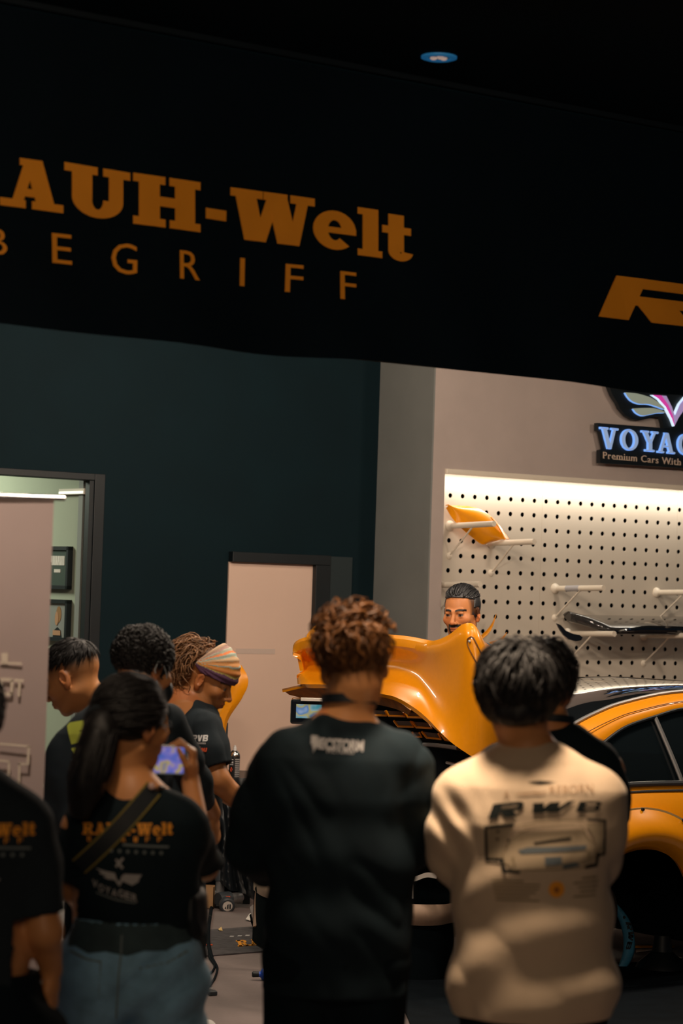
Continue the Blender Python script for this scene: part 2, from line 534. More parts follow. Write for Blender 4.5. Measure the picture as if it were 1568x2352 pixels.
# fascia over the shop entrance
b = MB(); zb = 2.62
b.pbox(FA, -5, 8, zb, 3.6, -.22, 0)
structure(b.build('wall_front', M['ceiling'], smooth=False))
b = MB(); b.pbox(FA, -5, 8, 3.578, 3.6, 0, .025)
structure(b.build('trim_1', M['black'], smooth=False, bevel=.004))

# pale wall with the niche of the peg board
s_n, z_top = BW.pix(1022, 1076)
z_low = BW.pix(1420, 1566)[1]
b = MB()
b.pbox(BW, 0, s_n, 0, 3.6, -.10, 0)
b.pbox(BW, s_n, 7, z_top, 3.6, -.09, 0)
b.pbox(BW, s_n, 7, 0, z_low, -.09, 0)
b.pbox(BW, 4.4, 7, z_low, z_top, -.09, 0)
structure(b.build('wall_right', M['pale_wall'], smooth=False))
b = MB(); b.pbox(BW, -.012, 0, 0, 3.6, -.56, -.001)
structure(b.build('trim_2', M['pillar'], smooth=False))  # return face of the pale wall, its weaker light put into the colour
# moulding over the niche, with the cove behind it
b = MB()
b.pbox(BW, s_n, 4.4, z_top - .034, z_top, -.02, .02)
structure(b.build('trim_3', M['white_paint'], smooth=False, bevel=.006))

# dark wall with two door openings
s2, z2 = DW.pix(214, 1104)           # right edge and head of the left opening
sA, zA = DW.pix(524, 1290)           # light door
sB, _ = DW.pix(716, 1294)
sF, zF = DW.pix(750, 1278)
b = MB()
T = -.085
b.pbox(DW, s2, 0.02, 0, 3.6, T, 0)
b.pbox(DW, -9, s2, z2, 3.6, T, 0)
b.pbox(DW, -9, s2 - 1.9, 0, z2, T, 0)
structure(b.build('wall_back', M['dark_wall'], smooth=False))

# left opening: frame of the doorway
d2 = structure(thing('door_2', None, None, DW.w(s2 - .95, 0, 0)))
b = MB(); e = DW.pix(238, 1104)[0]; zt = DW.pix(120, 1090)[1]
b.pbox(DW, s2, e, 0, zt + .02, 0, .022)
b.pbox(DW, s2 - 2.02, s2, z2, zt + .02, 0, .022)
b.pbox(DW, s2 - 2.02, s2 - 1.9, 0, z2, 0, .022)
b.build('door_frame', M['black'], d2, smooth=False, bevel=.004)
b = MB()
b.pbox(DW, s2 - .0, s2 + .004, 0, z2, T - .0, .0)
b.pbox(DW, s2 - .03, s2, 0, z2, -.035, .012)
b.build('door_stop', M['black'], d2, smooth=False)

# office behind the opening
PW = Plane(DW.w(s2 - .005, 0, 0), -N, -D)              # its right-hand wall, going away
b = MB(); b.pbox(PW, .085, .135, 0, 3.0, -.02, .012)
structure(b.build('trim_4', M['jamb'], smooth=False))
b = MB(); b.pbox(PW, .085, 4.2, 0, 3.0, -.1, 0)
structure(b.build('wall_left', M['green_wall'], smooth=False))
b = MB(); b.pbox(DW, s2 - 4, s2 + .1, 0, 3.0, -4.4, -4.2)
structure(b.build('wall_far', M['green_wall'], smooth=False))
b = MB(); b.pbox(DW, s2 - 4, s2 + .1, 2.9, 3.0, -4.3, -.09)
structure(b.build('ceiling_office', M['white_paint'], smooth=False))
lamp('AREA', 'office_light', DW.w(s2 - 1.2, 2.8, -1.5), 44, (.93, 1, .80), DW.w(s2 - .6, 0, -1.4), .9)
# glowing strip light on the office wall
a0 = PW.pix(138, 1132, .02); a1 = PW.pix(196, 1134, .02)
t = thing('strip_light', 'thin white strip light glowing at the top of the office doorway', 'light', PW.w((a0[0] + a1[0]) / 2, a0[1], .02))
b = MB(); b.pbox(PW, a1[0], a0[0], a0[1] - .012, a0[1] + .022, 0, .03)
b.build('housing', M['white_paint'], t, smooth=False)
b = MB(); b.pbox(PW, a1[0] + .01, a0[0] - .01, a0[1] - .008, a0[1] + .006, .03, .036)
b.build('diffuser', mat('strip_glow', (.9, .9, .85), .5, emit=(.95, 1, .9), estr=.75), t, smooth=False)

# framed pictures on the office wall
def picture(name, label, x0, x1, y0, y1):
    t0 = PW.pix(x1, y0, .03); t1 = PW.pix(x1, y1, .03); l0 = PW.pix(x0, y0, .03)
    sR, sL = t0[0], l0[0]; zT, zB = t0[1], t1[1]
    th = thing(name, label, 'picture', PW.w((sR + sL) / 2, zB, .02))
    b = MB(); w = .022
    for a in ((sR, sL, zT - w, zT), (sR, sL, zB, zB + w), (sR, sR + w, zB, zT), (sL - w, sL, zB, zT)):
        b.pbox(PW, a[0], a[1], a[2], a[3], 0, .034)
    b.build('frame', M['black'], th, smooth=False)
    return th, (sR + w, sL - w, zB + w, zT - w)

th, (q0, q1, q2, q3) = picture('framed_notice', 'black framed dark notice with pale lines of text, hung above the portrait', 78, 158, 1255, 1354)
b = MB(); b.pbox(PW, q0, q1, q2, q3, .0, .02); b.build('backing', mat('notice_green', (.05, .075, .06), .5), th, smooth=False)
b = MB()
for i, (fa, fb) in enumerate(((.30, .80), (.30, .80), (.30, .72), (.42, .62))):
    zz = q3 - (.26 + .085 * i) * (q3 - q2) - (.12 * (q3 - q2) if i == 3 else 0)
    n_ = 9
    for k in range(n_):
        ua = q0 + (q1 - q0) * (fa + (fb - fa) * k / n_); ub = ua + (q1 - q0) * (fb - fa) / n_ * .8
        b.pbox(PW, ua - .2 * (q1 - q0), ub - .2 * (q1 - q0), zz, zz + .020, .02, .023)
b.build('text_lines', M['paper'], th, smooth=False)
th, (q0, q1, q2, q3) = picture('framed_portrait', 'black framed photograph of a light-haired person, hung below the dark notice', 80, 155, 1378, 1474)
b = MB(); b.pbox(PW, q0, q1, q2, q3, 0, .018); b.build('photo_background', mat('photo_bg', (.30, .30, .28), .4), th, smooth=False)
cs = q0 + (q1 - q0) * .30; cz = q2 + (q3 - q2) * .55; hh = (q3 - q2); ww = .62
def ellp(cx, cz_, rx, rz, n=20): return [(cx + rx * math.cos(2 * math.pi * i / n), cz_ + rz * math.sin(2 * math.pi * i / n)) for i in range(n)]
on_plane('jacket', [[(cs - .26 * hh, q2), (cs + .26 * hh, q2), (cs + .2 * hh, q2 + .2 * hh), (cs, q2 + .3 * hh), (cs - .2 * hh, q2 + .2 * hh)]], PW, .018, .002, M['black'], th)
on_plane('hair', [ellp(cs - .01, cz + .12 * hh, .15 * hh, .24 * hh)], PW, .0185, .002, mat('photo_hair', (.33, .17, .07), .5), th)
on_plane('face', [ellp(cs + .01, cz, .10 * hh, .20 * hh), [(cs - .04, q2 + .2 * hh), (cs + .05, q2 + .2 * hh), (cs + .05, cz - .1), (cs - .04, cz - .1)]], PW, .0205, .002, mat('photo_skin', (.50, .27, .15), .5), th)

# cream door in its black frame
d1 = structure(thing('door_1', None, None, DW.w((sA + sB) / 2, 0, 0)))
b = MB()
b.pbox(DW, sA, sB, 0, zA, .0, .012)
b.build('door_panel', M['cream'], d1, smooth=False)
b = MB()
b.pbox(DW, sA - .0, sF, zA, zF + .005, 0, .05)
b.pbox(DW, sB, sF, 0, zA, 0, .05)
b.build('door_frame', M['black'], d1, smooth=False, bevel=.004)
b = MB(); s9 = DW.pix(803, 1280)[0]
b.pbox(DW, sF + .012, s9, 0, zF - .0, 0, .03)
b.build('side_panel', mat('door_side_black', (.014, .026, .03), .6), d1, smooth=False)
b = MB(); b.pbox(DW, sF + .003, sF + .008, 0, zF, 0, .034)
b.build('edge_strip', M['steel'], d1, smooth=False)
b = MB()
b.pbox(DW, sA + .07, sA + .36, DW.pix(600, 1502)[1], DW.pix(600, 1490)[1], .012, .0135)
b.build('sign_reflection', mat('sign_reflection_tone', (.66, .52, .45), .3), d1, smooth=False)  # painted bar standing in for the sign's reflection in the door

# ------------------------------------------------------------------ downlight in the outer ceiling
r = ray(1008, 129); tt = (3.6 - HC) / r.z; dl = CAM + r * tt
t = thing('ceiling_downlight', 'round recessed downlight with a blue-lit ring in the dark outer ceiling', 'light', dl)
b = MB(); b.lathe(dl, (0, 0, -1), [(.040, 0.0), (.060, .001), (.060, .007), (.048, .011), (.040, .009), (.038, 0)], 36)
b.build('trim_ring', mat('ring_blue', (.05, .30, .55), .4, emit=(.01, .10, .24), estr=.5), t)
b = MB(); b.lathe(dl + Vector((0, 0, -.001)), (0, 0, -1), [(.0001, 0), (.038, .0), (.038, .003), (.0001, .003)], 24)
b.build('reflector', mat('reflector_dim', (.12, .14, .16), .4, emit=(.02, .05, .07), estr=.4), t)
b = MB()
for k, (dx, dy) in enumerate(((-.018, .004), (.004, -.01), (.016, .006))):
    b.lathe(dl + Vector((dx, dy, -.003)), (0, 0, -1), [(.0001, 0), (.011, 0), (.012, .005), (.007, .009), (.0001, .01)], 14)
b.build('bulb', mat('bulb_dim', (.6, .45, .35), .4, emit=(.42, .30, .25), estr=.7), t)

# ------------------------------------------------------------------ printed banner on the fascia
t = thing('shop_banner', 'long black banner with orange lettering hung across the top of the shop front', 'banner', FA.w(0, 2.6, .03))
rows = []
zt_b = 3.56
for i in range(25):
    v = i / 24; row = []
    for j in range(131):
        s = -4 + 10 * j / 130
        zlo = 2.585 + .006 * math.sin(s * 3.1) + .004 * math.sin(s * 7.7 + 1)
        z = zlo + (zt_b - zlo) * v
        o = .045 + (1 - v) ** 2 * (.012 * math.sin(s * 5.3 + 1.5 * v) + .010 * math.sin(s * 11.1 + 2 + 5 * v)) + .003 * math.sin(s * 2.2 + v * 4)
        row.append(FA.w(s, z, o))
    rows.append(row)
b = MB(); b.sheet(rows, -.004)
b.build('banner_cloth', M['vinyl'], t)
def bz(s, z):
    v = (z - 2.585) / (zt_b - 2.585)
    return .045 + (1 - v) ** 2 * (.012 * math.sin(s * 5.3 + 1.5 * v) + .010 * math.sin(s * 11.1 + 2 + 5 * v)) + .003 * math.sin(s * 2.2 + v * 4) + .004


OFFB = .05
def banner_print(name, polys, m):
    b = MB()
    for p in polys: b.prism(p, .004, lambda x, y, o: FA.w(x, y, bz(x, y) + o))
    return b.build(name, m, t, smooth=False)


# letters stand where the photo has them: each by its left, right and height
LT = []
for ch, x0, x1, yb0, yb1, yt0 in (('A', 0, 145, 471, 490, 356), ('U', 148, 299, 488, 512, 372), ('H', 304, 462, 514, 534, 397),
                                  ('-', 470, 527, 534, 542, 412), ('W', 530, 720, 546, 570, 430), ('e', 717, 818, 566, 578, 458),
                                  ('l', 820, 873, 586, 593, 478), ('t', 876, 942, 593, 602, 494), ('R', -165, -8, 448, 470, 332)):
    w, ps = SLAB[ch]
    f = quad_map(FA, OFFB, (x0, yb0), (x1, yb1), (x0, yt0))
    if ch in 'e': f = quad_map(FA, OFFB, (x0, yb0), (x1, yb1), (x0, yb0 - 116))
    if ch == 't': f = quad_map(FA, OFFB, (x0, yb0), (x1, yb1), (x0, yb0 - 106))
    LT += [[f(px / w, py) for px, py in p] for p in ps]
banner_print('headline_lettering', LT, M['banner_print'])
LT = []
for ch, x0, x1, yb, yt in (('B', -28, 16, 583, 518), ('E', 119, 164, 604, 530), ('G', 256, 313, 626, 552), ('R', 411, 457, 640, 570), ('I', 555, 565, 656, 587),
                           ('F', 657, 695, 670, 601), ('F', 779, 815, 687, 618)):
    ps, w = font_polys(ch, bold=-.004)
    f = quad_map(FA, OFFB, (x0, yb), (x1, yb + .1 * (x1 - x0)), (x0, yt))
    LT += [[f(px / w, py) for px, py in p] for p in ps]
banner_print('subtitle_lettering', LT, M['banner_print'])
LT = []
ps, w = layout(RACE, 'RWB', .12, .28)
f = quad_map(FA, OFFB, (1374, 727), (1602, 754), (1374, 627))
LT = [[f(px / 1.55, py) for px, py in p] for p in ps]
banner_print('racing_lettering', LT, M['banner_print'])

# ------------------------------------------------------------------ peg board
PS, PZ = .0997, .0947
p0 = PB.pix(1034, 1138)
t = thing('peg_board', 'large white board full of round black holes, lit from above in its niche', 'peg board', PB.w(p0[0] + 1.5, z_low, 0))
bm = bmesh.new(); rH = .0150; NC, NR = 36, 15
sL = s_n - .10
s_first = p0[0]
while s_first - PS > sL: s_first -= PS
vmap = []
def add_v(s, z, o): return bm.verts.new(PB.w(s, z, o) - PB.w(p0[0] + 1.5, z_low, 0))
K = 16
zlo_b = p0[1] - PZ * (NR - 1) - PZ / 2
for r_ in range(NR):
    for c_ in range(NC):
        cs, cz = s_first + c_ * PS, p0[1] - r_ * PZ
        if cs > 4.3: continue
        sq = []; ci = []; cb = []
        for k in range(K):
            a = 2 * math.pi * (k + .5) / K - math.pi
            x, y = math.cos(a), math.sin(a); m_ = max(abs(x), abs(y))
            sq.append(add_v(cs + x / m_ * PS / 2, cz + y / m_ * PZ / 2, 0))
            ci.append(add_v(cs + x * rH * 1.05, cz + y * rH, 0)); cb.append(add_v(cs + x * rH * 1.05, cz + y * rH, -.004))
        cor = {}
        for k in range(K):
            j = (k + 1) % K
            bm.faces.new((sq[k], sq[j], ci[j], ci[k])); bm.faces.new((ci[k], ci[j], cb[j], cb[k]))
        # square corners
        for (sx, sy, k) in ((1, 1, None), (1, -1, None), (-1, 1, None), (-1, -1, None)):
            best = sorted(range(K), key=lambda q: -(math.cos(2 * math.pi * (q + .5) / K - math.pi) * sx + math.sin(2 * math.pi * (q + .5) / K - math.pi) * sy))[:2]
            cv = add_v(cs + sx * PS / 2, cz + sy * PZ / 2, 0)
            bm.faces.new((sq[best[0]], sq[best[1]], cv))
sE = s_first + PS * (math.floor((4.3 - s_first) / PS) + .5)
for (a0_, a1_, b0_, b1_) in ((s_first - PS / 2, sE, p0[1] + PZ / 2, z_top + .05), (s_first - PS / 2, sE, z_low - .02, zlo_b), (.03, s_first - PS / 2, z_low, z_top)):
    if b1_ > b0_ and a1_ > a0_:
        bm.faces.new([add_v(a0_, b0_, 0), add_v(a1_, b0_, 0), add_v(a1_, b1_, 0), add_v(a0_, b1_, 0)])
bmesh.ops.remove_doubles(bm, verts=bm.verts, dist=1e-4)
bmesh.ops.recalc_face_normals(bm, faces=bm.faces)
me = bpy.data.meshes.new('board'); bm.to_mesh(me); bm.free(); me.materials.append(M['peg'])
o = bpy.data.objects.new('board', me); COL.objects.link(o); o.parent = t
b = MB(); b.pbox(PB, .03, 4.3, z_low, z_top, -.10, -.09); b.build('backing', M['void'], t, smooth=False)
b = MB()
c19 = p0[0] + 19 * PS
b.pbox(PB, c19 - .004, c19 + .03, z_low, z_top, -.06, -.04); b.build('stud', M['jamb'], t, smooth=False)
# panel joints
b = MB()
for px in (1241, 1552):
    s_ = PB.pix(px, 1300)[0]
    b.pbox(PB, s_ - .0012, s_ + .0012, z_low, z_top, .0, .0006)
b.build('panel_joint', mat('joint_line', (.62, .54, .44), .6), t, smooth=False)

# display pegs
def peg(base, L, brace, label, collar=False, band=False):
    bs, bz_ = base
    t = thing('display_peg', label, 'peg', PB.w(bs, bz_, 0), 'white display pegs on the peg board')
    b = MB(); q0 = PB.w(bs, bz_, 0); q1 = PB.w(bs, bz_ + .012, L)
    b.tube([q0, q1], .0185, 16)
    b.build('rod', M['white_paint'], t)
    b = MB(); b.lathe(PB.w(bs, bz_, 0), N, [(.034, 0), (.034, .008), (.024, .02), (.0186, .03)], 20); b.build('flange', M['white_paint'], t)
    b = MB(); mid = q0.lerp(q1, .52) - ZV * .014
    b.tube([PB.w(bs + brace[0], bz_ - brace[1], .0), mid], .0055, 8)
    b.lathe(PB.w(bs + brace[0], bz_ - brace[1], 0), N, [(.022, 0), (.022, .005), (.008, .014)], 16)
    b.build('brace_wire', M['white_paint'], t)
    if band:
        b = MB(); b.tube([q0.lerp(q1, .25), q0.lerp(q1, .52)], .0193, 16, cap=False); b.build('tape_band', mat('grey_tape', (.45, .44, .47), .5), t)
    return t
def pegpx(px, py): return PB.pix(px, py)
def reach(base, px, py):
    q = PB.w(base[0], base[1], 0)
    best = min((abs((lambda v: (v.x / v.y))(q + N * L) - (lambda r: r.x / r.y)(ray(px, py))), L) for L in [i * .005 for i in range(4, 160)])
    return best[1]
def unw(px, py): return ray(px, py)
PEGS = [((1032, 1208), (1134, 1209), 'short white peg crossing in front of the small orange panel, highest on the board', 0),
        ((1128, 1248), (1226, 1249), 'white peg under the right tip of the small orange panel', 0),
        ((1002, 1344), (1102, 1345), 'white peg just above the head of the man behind the car', 0),
        ((1274, 1352), (1386, 1358), 'white peg with a grey tape band above the dark wing', 1),
        ((1507, 1361), (1625, 1367), 'white peg cut by the right edge, above the dark wing', 0),
        ((1302, 1455), (1410, 1462), 'white peg carrying the left half of the dark wing', 0),
        ((1478, 1459), (1590, 1466), 'white peg carrying the dark wing, right of the first under it', 0)]
PEGW = []
for i, (a, c, lab, bd) in enumerate(PEGS):
    bs = pegpx(*a); L = reach(bs, *c)
    PEGW.append((bs, L))
    peg(bs, L, (.004, .19), lab, band=bd)

# small orange panel resting on the two upper pegs
t = thing('small_orange_panel', 'small curved orange body panel resting on two white pegs high on the peg board', 'car panel', PB.w(PEGW[0][0][0] + .2, PEGW[0][0][1] + .0, .2))
top = catmull([P(1023, 1160, 15.17), P(1052, 1161, 15.22), P(1093, 1166, 15.29), P(1128, 1186, 15.34), P(1152, 1214, 15.37), P(1170, 1239, 15.39)], 25)
low = catmull([P(1024, 1167, 15.16), P(1038, 1190, 15.18), P(1062, 1216, 15.21), P(1084, 1234, 15.24), P(1106, 1250, 15.27), P(1124, 1247, 15.32)], 25)
rows = []
for i in range(13):
    v = i / 12
    rows.append([Vector(low[j]) * (1 - v) + Vector(top[j]) * v + ZV * (.012 * math.sin(math.pi * v)) + N * (.03 * math.sin(math.pi * v)) for j in range(25)])
b = MB(); b.sheet(rows, -.006)
b.build('panel_skin', M['orange'], t)
b = MB(); b.tube([Vector(p) + N * .004 for p in catmull([P(1126, 1188, 15.30), P(1146, 1214, 15.33), P(1158, 1240, 15.35)], 12)], .0045, 8)
b.build('edge_crease', M['orange'], t)

# two orange blades standing in peg holes beside the man's shoulder
def blade(label, a, c, w0, Y0, Y1):
    q0, q1 = P(*a, Y0), P(*c, Y1)
    t = thing('aero_canard', label, 'car trim', q0, 'thin orange blades by the peg board')
    ax = (q1 - q0); nrm = FWD.cross(ax).normalized(); rows = []
    for i in range(14):
        u = i / 13; wd = w0 * (1 - u) ** .8 * (1 + .5 * math.sin(math.pi * u)) + .003
        c0 = q0 + ax * u + nrm * (.02 * math.sin(math.pi * u))
        rows.append([c0 + nrm * wd * (k / 4 - .5) + FWD * (.25 * wd * math.cos(math.pi * (k / 4 - .5))) for k in range(5)])
    b = MB(); b.sheet(rows, .004); b.build('blade_body', M['orange'], t)
blade('thin curved orange blade rising from the dark shoulder to a peg hole', (1098, 1470), (1139, 1411), .022, 15.2, 15.38)
blade('second thin orange blade, lower and flatter, right of the dark shoulder', (1126, 1480), (1163, 1453), .03, 15.2, 15.36)

# dark racing wing lying on the lower pegs
t = thing('racing_wing', 'long glossy dark racing wing lying across the lower pegs', 'car wing', PB.w(PEGW[5][0][0] + .6, PEGW[5][0][1], .2))
wl = PB.pix(1277, 1424); s_a = PB.pix(1282, 1424)[0]; s_b = 4.2
zc = PEGW[5][0][1] + .032
rows = []
for i in range(60):
    u = i / 59; s = s_a + (s_b - s_a) * u
    end = max(0, 1 - (s - s_a) / .16)
    lift = .0 * end + .010 * math.sin(math.pi * u)
    ring = []
    for k in range(22):
        a = 2 * math.pi * k / 22
        cx = .045 + (.155 + .155 * math.cos(a)) * (1 - .75 * end ** 2)
        th_ = (.019 + .013 * math.cos(a)) * math.sin(a)
        cz = zc + lift + th_ * (1.5) + (.355 - cx) * .33 * (1 + .0 * end) - .012 + .05 * end * max(0, (cx - .045) / .31)
        ring.append(PB.w(s, cz, cx))
    rows.append(ring)
b = MB(); b.grid(rows, closed=True)
b.add(rows[0], [tuple(range(21, -1, -1))])
b.build('wing_blade', mat('carbon_gloss', (.03, .028, .027), .12, coat=.8, var=.2, vscale=60), t, ang=60)
b = MB()
rows = []
for i in range(50):
    u = i / 49; s = s_a + .10 + (s_b - s_a - .10) * u
    w_ = min(1, u * 9)
    rows.append([PB.w(s, zc - .012 + .008 * w_ + k * .014 * w_, .368 + .012 * math.sin(k / 3 * math.pi)) for k in range(4)])
b.sheet(rows, .01)
b.build('gurney_lip', M['black_gloss'], t)
b = MB()
ep = [(1279, 1432), (1288, 1436), (1300, 1449), (1316, 1456), (1330, 1458), (1338, 1464), (1334, 1471), (1322, 1473), (1308, 1469), (1295, 1459), (1286, 1446)]
f_ = [P(x, y, 15.30) for x, y in ep]
tri = tessellate_polygon([[Vector((x, -y, 0)) for x, y in ep]])
n_ = len(ep)
off = (N * -.012)
b.add(f_ + [p + off for p in f_], [tuple(t_) for t_ in tri] + [tuple(i + n_ for i in t_[::-1]) for t_ in tri] + [(i, (i + 1) % n_, (i + 1) % n_ + n_, i + n_) for i in range(n_)])
b.build('endplate', M['black_gloss'], t, smooth=False)

# ------------------------------------------------------------------ illuminated sign on the pale wall
SG = Plane(BW.o + N * .05)
t = thing('wall_sign', 'black wall sign with winged emblem and pale blue lit VOYAGER lettering', 'sign', BW.w(SG.pix(1560, 1030)[0], SG.pix(1460, 1070)[1], .03))
def sg(pts): return [SG.pix(x, y) for x, y in pts]
b = MB()
board = sg([(1364, 972), (1460, 979), (1568, 988), (1700, 998), (1700, 1016), (1692, 1018), (1686, 1052), (1694, 1055), (1694, 1086), (1568, 1076), (1369, 1064), (1369, 1034), (1379, 1032), (1370, 992), (1364, 990)])
b.prism(board, .035, lambda x, y, o: SG.w(x, y, o))
wing = [(1384, 862), (1392, 893), (1399, 910), (1410, 927), (1416, 940), (1430, 956), (1445, 964), (1460, 965), (1480, 961), (1498, 957), (1510, 959), (1514, 972), (1516, 986)]
mir = [(1516 + (1516 - x) + 46 - 2, y + (1539 - x) * .09) for x, y in wing[::-1]]
em = sg(wing + mir + [(1640, 880), (1539, 872)])
b.prism(em, .035, lambda x, y, o: SG.w(x, y, o))
b.build('sign_board', M['black'], t, smooth=False)
b = MB()
for px, py in ((1400, 1050), (1540, 1060), (1440, 950), (1660, 1070)):
    s_, z_ = SG.pix(px, py); b.tube([SG.w(s_, z_, -.05), SG.w(s_, z_, .002)], .01, 8)
b.build('wall_spacer', M['steel'], t)
GLOW = mat('letter_glow', (.35, .45, .62), .35, emit=(.22, .36, .62), estr=.52)
EDGE = mat('letter_edge_glow', (.2, .4, .7), .3, emit=(.18, .40, 1.0), estr=.8)
LT = []; LE = []
for ch, x0, x1, yb, yt in (('V', 1381, 1421, 1029, 981), ('O', 1428, 1467, 1031, 986), ('Y', 1476, 1512, 1035, 989), ('A', 1513, 1551, 1039, 993), ('G', 1558, 1598, 1042, 997), ('E', 1603, 1634, 1045, 1001), ('R', 1640, 1678, 1048, 1004)):
    w, ps = SERIF[ch]
    f = quad_map(SG, .06, (x0, yb), (x1, yb + .085 * (x1 - x0)), (x0, yt))
    LT += [[f(px / w, py) for px, py in p] for p in ps]
b = MB()
for p in LT: b.prism(p, .006, lambda x, y, o: SG.w(x, y, .052 + o))
b.build('main_lettering', GLOW, t, smooth=False)
b = MB()
for p in LT:
    cxm = sum(x for x, _ in p) / len(p); czm = sum(y for _, y in p) / len(p)
    b.prism([(x + .0022 * (1 if x > cxm else -1), y + .0022 * (1 if y > czm else -1)) for x, y in p], .016, lambda x, y, o: SG.w(x, y, .035 + o))
b.build('lettering_edge', EDGE, t, smooth=False)
LT = []
ps, w = font_polys('Premium Cars With', spacing=1.12)
f = quad_map(SG, .035, (1384, 1053), (1562, 1069), (1384, 1036.5))
LT = [[f(px / w, py) for px, py in p] for p in ps]
# small serif feet on the stems
for fx in (.003, .066, .152, .172, .193, .216, .251, .273, .29, .315, .335, .60, .86, .94, .975):
    LT.append([f(fx, 0), f(fx + .013, 0), f(fx + .013, .09), f(fx, .09)])
on_plane('small_lettering', LT, SG, .036, .004, mat('sign_small_text', (.62, .48, .37), .5), t)
def leaf(name, pts, m, off=.036, th=.014):
    pp = [tuple(x) for x in catmull([np.array(p, float) for p in pts] + [np.array(pts[0], float)], 40)][:-1]
    b = MB(); b.prism(sg(pp), th, lambda x, y, o: SG.w(x, y, off + o)); return b.build(name, m, t, smooth=False)
FE = mat('feather_pearl', (.36, .40, .33), .3, emit=(.20, .26, .22), estr=.45)
L1 = [(1424, 902), (1452, 905), (1482, 914), (1503, 928), (1514, 940), (1498, 935), (1478, 929), (1456, 928), (1440, 922), (1430, 912)]
L2 = [(1442, 939), (1462, 938), (1486, 938), (1504, 942), (1515, 948), (1497, 949), (1478, 953), (1463, 955), (1450, 949)]
for L_ in (L1, L2):
    leaf('feather', L_, FE)
    leaf('feather_edge', [(x - 1.2, y + 1.5) for x, y in L_], EDGE, .036, .009)
    R2 = [(1516 + 1516 - x + 44, y + (1539 - x) * .09) for x, y in L_]
    leaf('feather', R2, FE); leaf('feather_edge', [(x + 1.2, y + 1.5) for x, y in R2], EDGE, .036, .009)
b = MB()
b.prism(sg([(1489, 908), (1507, 909), (1522, 930), (1533, 955), (1537, 978), (1531, 962), (1517, 935), (1500, 916)]), .014, lambda x, y, o: SG.w(x, y, .036 + o))
b.build('emblem_pink_arm', mat('emblem_pink', (.65, .06, .40), .3, emit=(.60, .05, .36), estr=.6), t, smooth=False)
b = MB()
b.prism(sg([(1507, 909), (1518, 910), (1531, 936), (1539, 962), (1537, 978), (1533, 955), (1522, 930)]), .014, lambda x, y, o: SG.w(x, y, .036 + o))
b.prism(sg([(1537, 978), (1538, 955), (1549, 930), (1562, 913), (1584, 916), (1560, 940), (1546, 960)]), .014, lambda x, y, o: SG.w(x, y, .036 + o))
b.build('emblem_lilac_arm', mat('emblem_lilac', (.42, .33, .58), .3, emit=(.34, .26, .52), estr=.55), t, smooth=False)
b = MB()
b.prism(sg([(1483, 908), (1487, 908), (1500, 916), (1517, 935), (1531, 962), (1537, 979), (1534, 980), (1528, 964), (1514, 938), (1499, 919)]), .012, lambda x, y, o: SG.w(x, y, .036 + o))
b.prism(sg([(1538, 953), (1548, 929), (1562, 912), (1559, 912), (1546, 928), (1537, 948)]), .016, lambda x, y, o: SG.w(x, y, .036 + o))
b.build('emblem_edge', mat('emblem_white_edge', (.6, .7, .8), .3, emit=(.6, .8, 1), estr=.9), t, smooth=False)

# ------------------------------------------------------------------ roll-up display at the left
YR = 7.0
t = thing('rollup_display', 'pale roll-up display banner with a silver top bar, cut by the left edge', 'display banner', (P(-20, 1500, YR).x, YR, 0))
TR, BR_ = P(124, 1150, YR), P(124, 1150, YR); TL = P(-560, 1136, YR)
rt = P(124, 1148, YR); xr = rt.x; xl = xr - .85; ztop = P(60, 1146, YR).z
b = MB(); rows = []
for i in range(31):
    z = ztop - (ztop - .08) * i / 30
    rows.append([Vector((xl + (xr - xl) * j / 12, YR + .006 * math.sin(i * .35 + j * .3), z)) for j in range(13)])
b.sheet(rows, .002); b.build('display_fabric', M['grey_fabric'], t)
b = MB(); b.tube([(xl - .02, YR - .004, ztop + .006), (xr + .033, YR - .004, ztop + .006)], .0085, 14); b.build('top_bar', M['chrome'], t)
b = MB(); b.box((xl - .02, YR - .07, 0), (.89, 0, 0), (0, .14, 0), (0, 0, .085)); b.build('base_cassette', M['steel'], t, smooth=False, bevel=.01)
b = MB(); b.tube([((xl + xr) / 2, YR + .03, .08), ((xl + xr) / 2, YR + .02, ztop)], .008, 8); b.build('support_pole', M['steel'], t)
class Flat:
    def w(self, s, z, off=0.0): return Vector((s, YR - off, z))
fl = Flat()
def rp(px, py): q = P(px, py, YR - .012); return (q.x, q.z)
def rpoly(pts): return [rp(*p) for p in pts]
b = MB()
for p in ([(0, 1520), (50, 1522), (50, 1527), (0, 1525)], [(3, 1500), (18, 1500), (18, 1521), (3, 1521)],
          [(0, 1557), (7, 1557), (7, 1600), (0, 1600)], [(7, 1557), (28, 1558), (31, 1564), (28, 1566), (7, 1564)], [(24, 1562), (31, 1564), (29, 1595), (23, 1595)], [(7, 1590), (28, 1590), (26, 1598), (7, 1599)],
          [(33, 1559), (54, 1560), (54, 1567), (33, 1566)], [(42, 1566), (48, 1566), (46, 1600), (40, 1600)],
          # outlined big letter
          [(-2, 1706), (68, 1712), (68, 1717), (-2, 1711)], [(63, 1714), (69, 1714), (67, 1754), (61, 1754)], [(42, 1752), (66, 1754), (66, 1758), (42, 1757)],
          [(42, 1754), (47, 1754), (45, 1850), (39, 1850)], [(18, 1750), (23, 1750), (21, 1850), (15, 1850)], [(-2, 1744), (22, 1747), (22, 1752), (-2, 1749)]):
    b.prism(rpoly(p), .0015, lambda x, y, o: fl.w(x, y, .009 + o))
b.build('display_lettering', M['cream_print'], t, smooth=False)
# ------------------------------------------------------------------ sculpting: distance fields to meshes
def V3(*a): return np.array(a, float)
def nrm(v): return v / (np.linalg.norm(v) + 1e-12)
def npv(v): return np.array((v[0], v[1], v[2]), float)


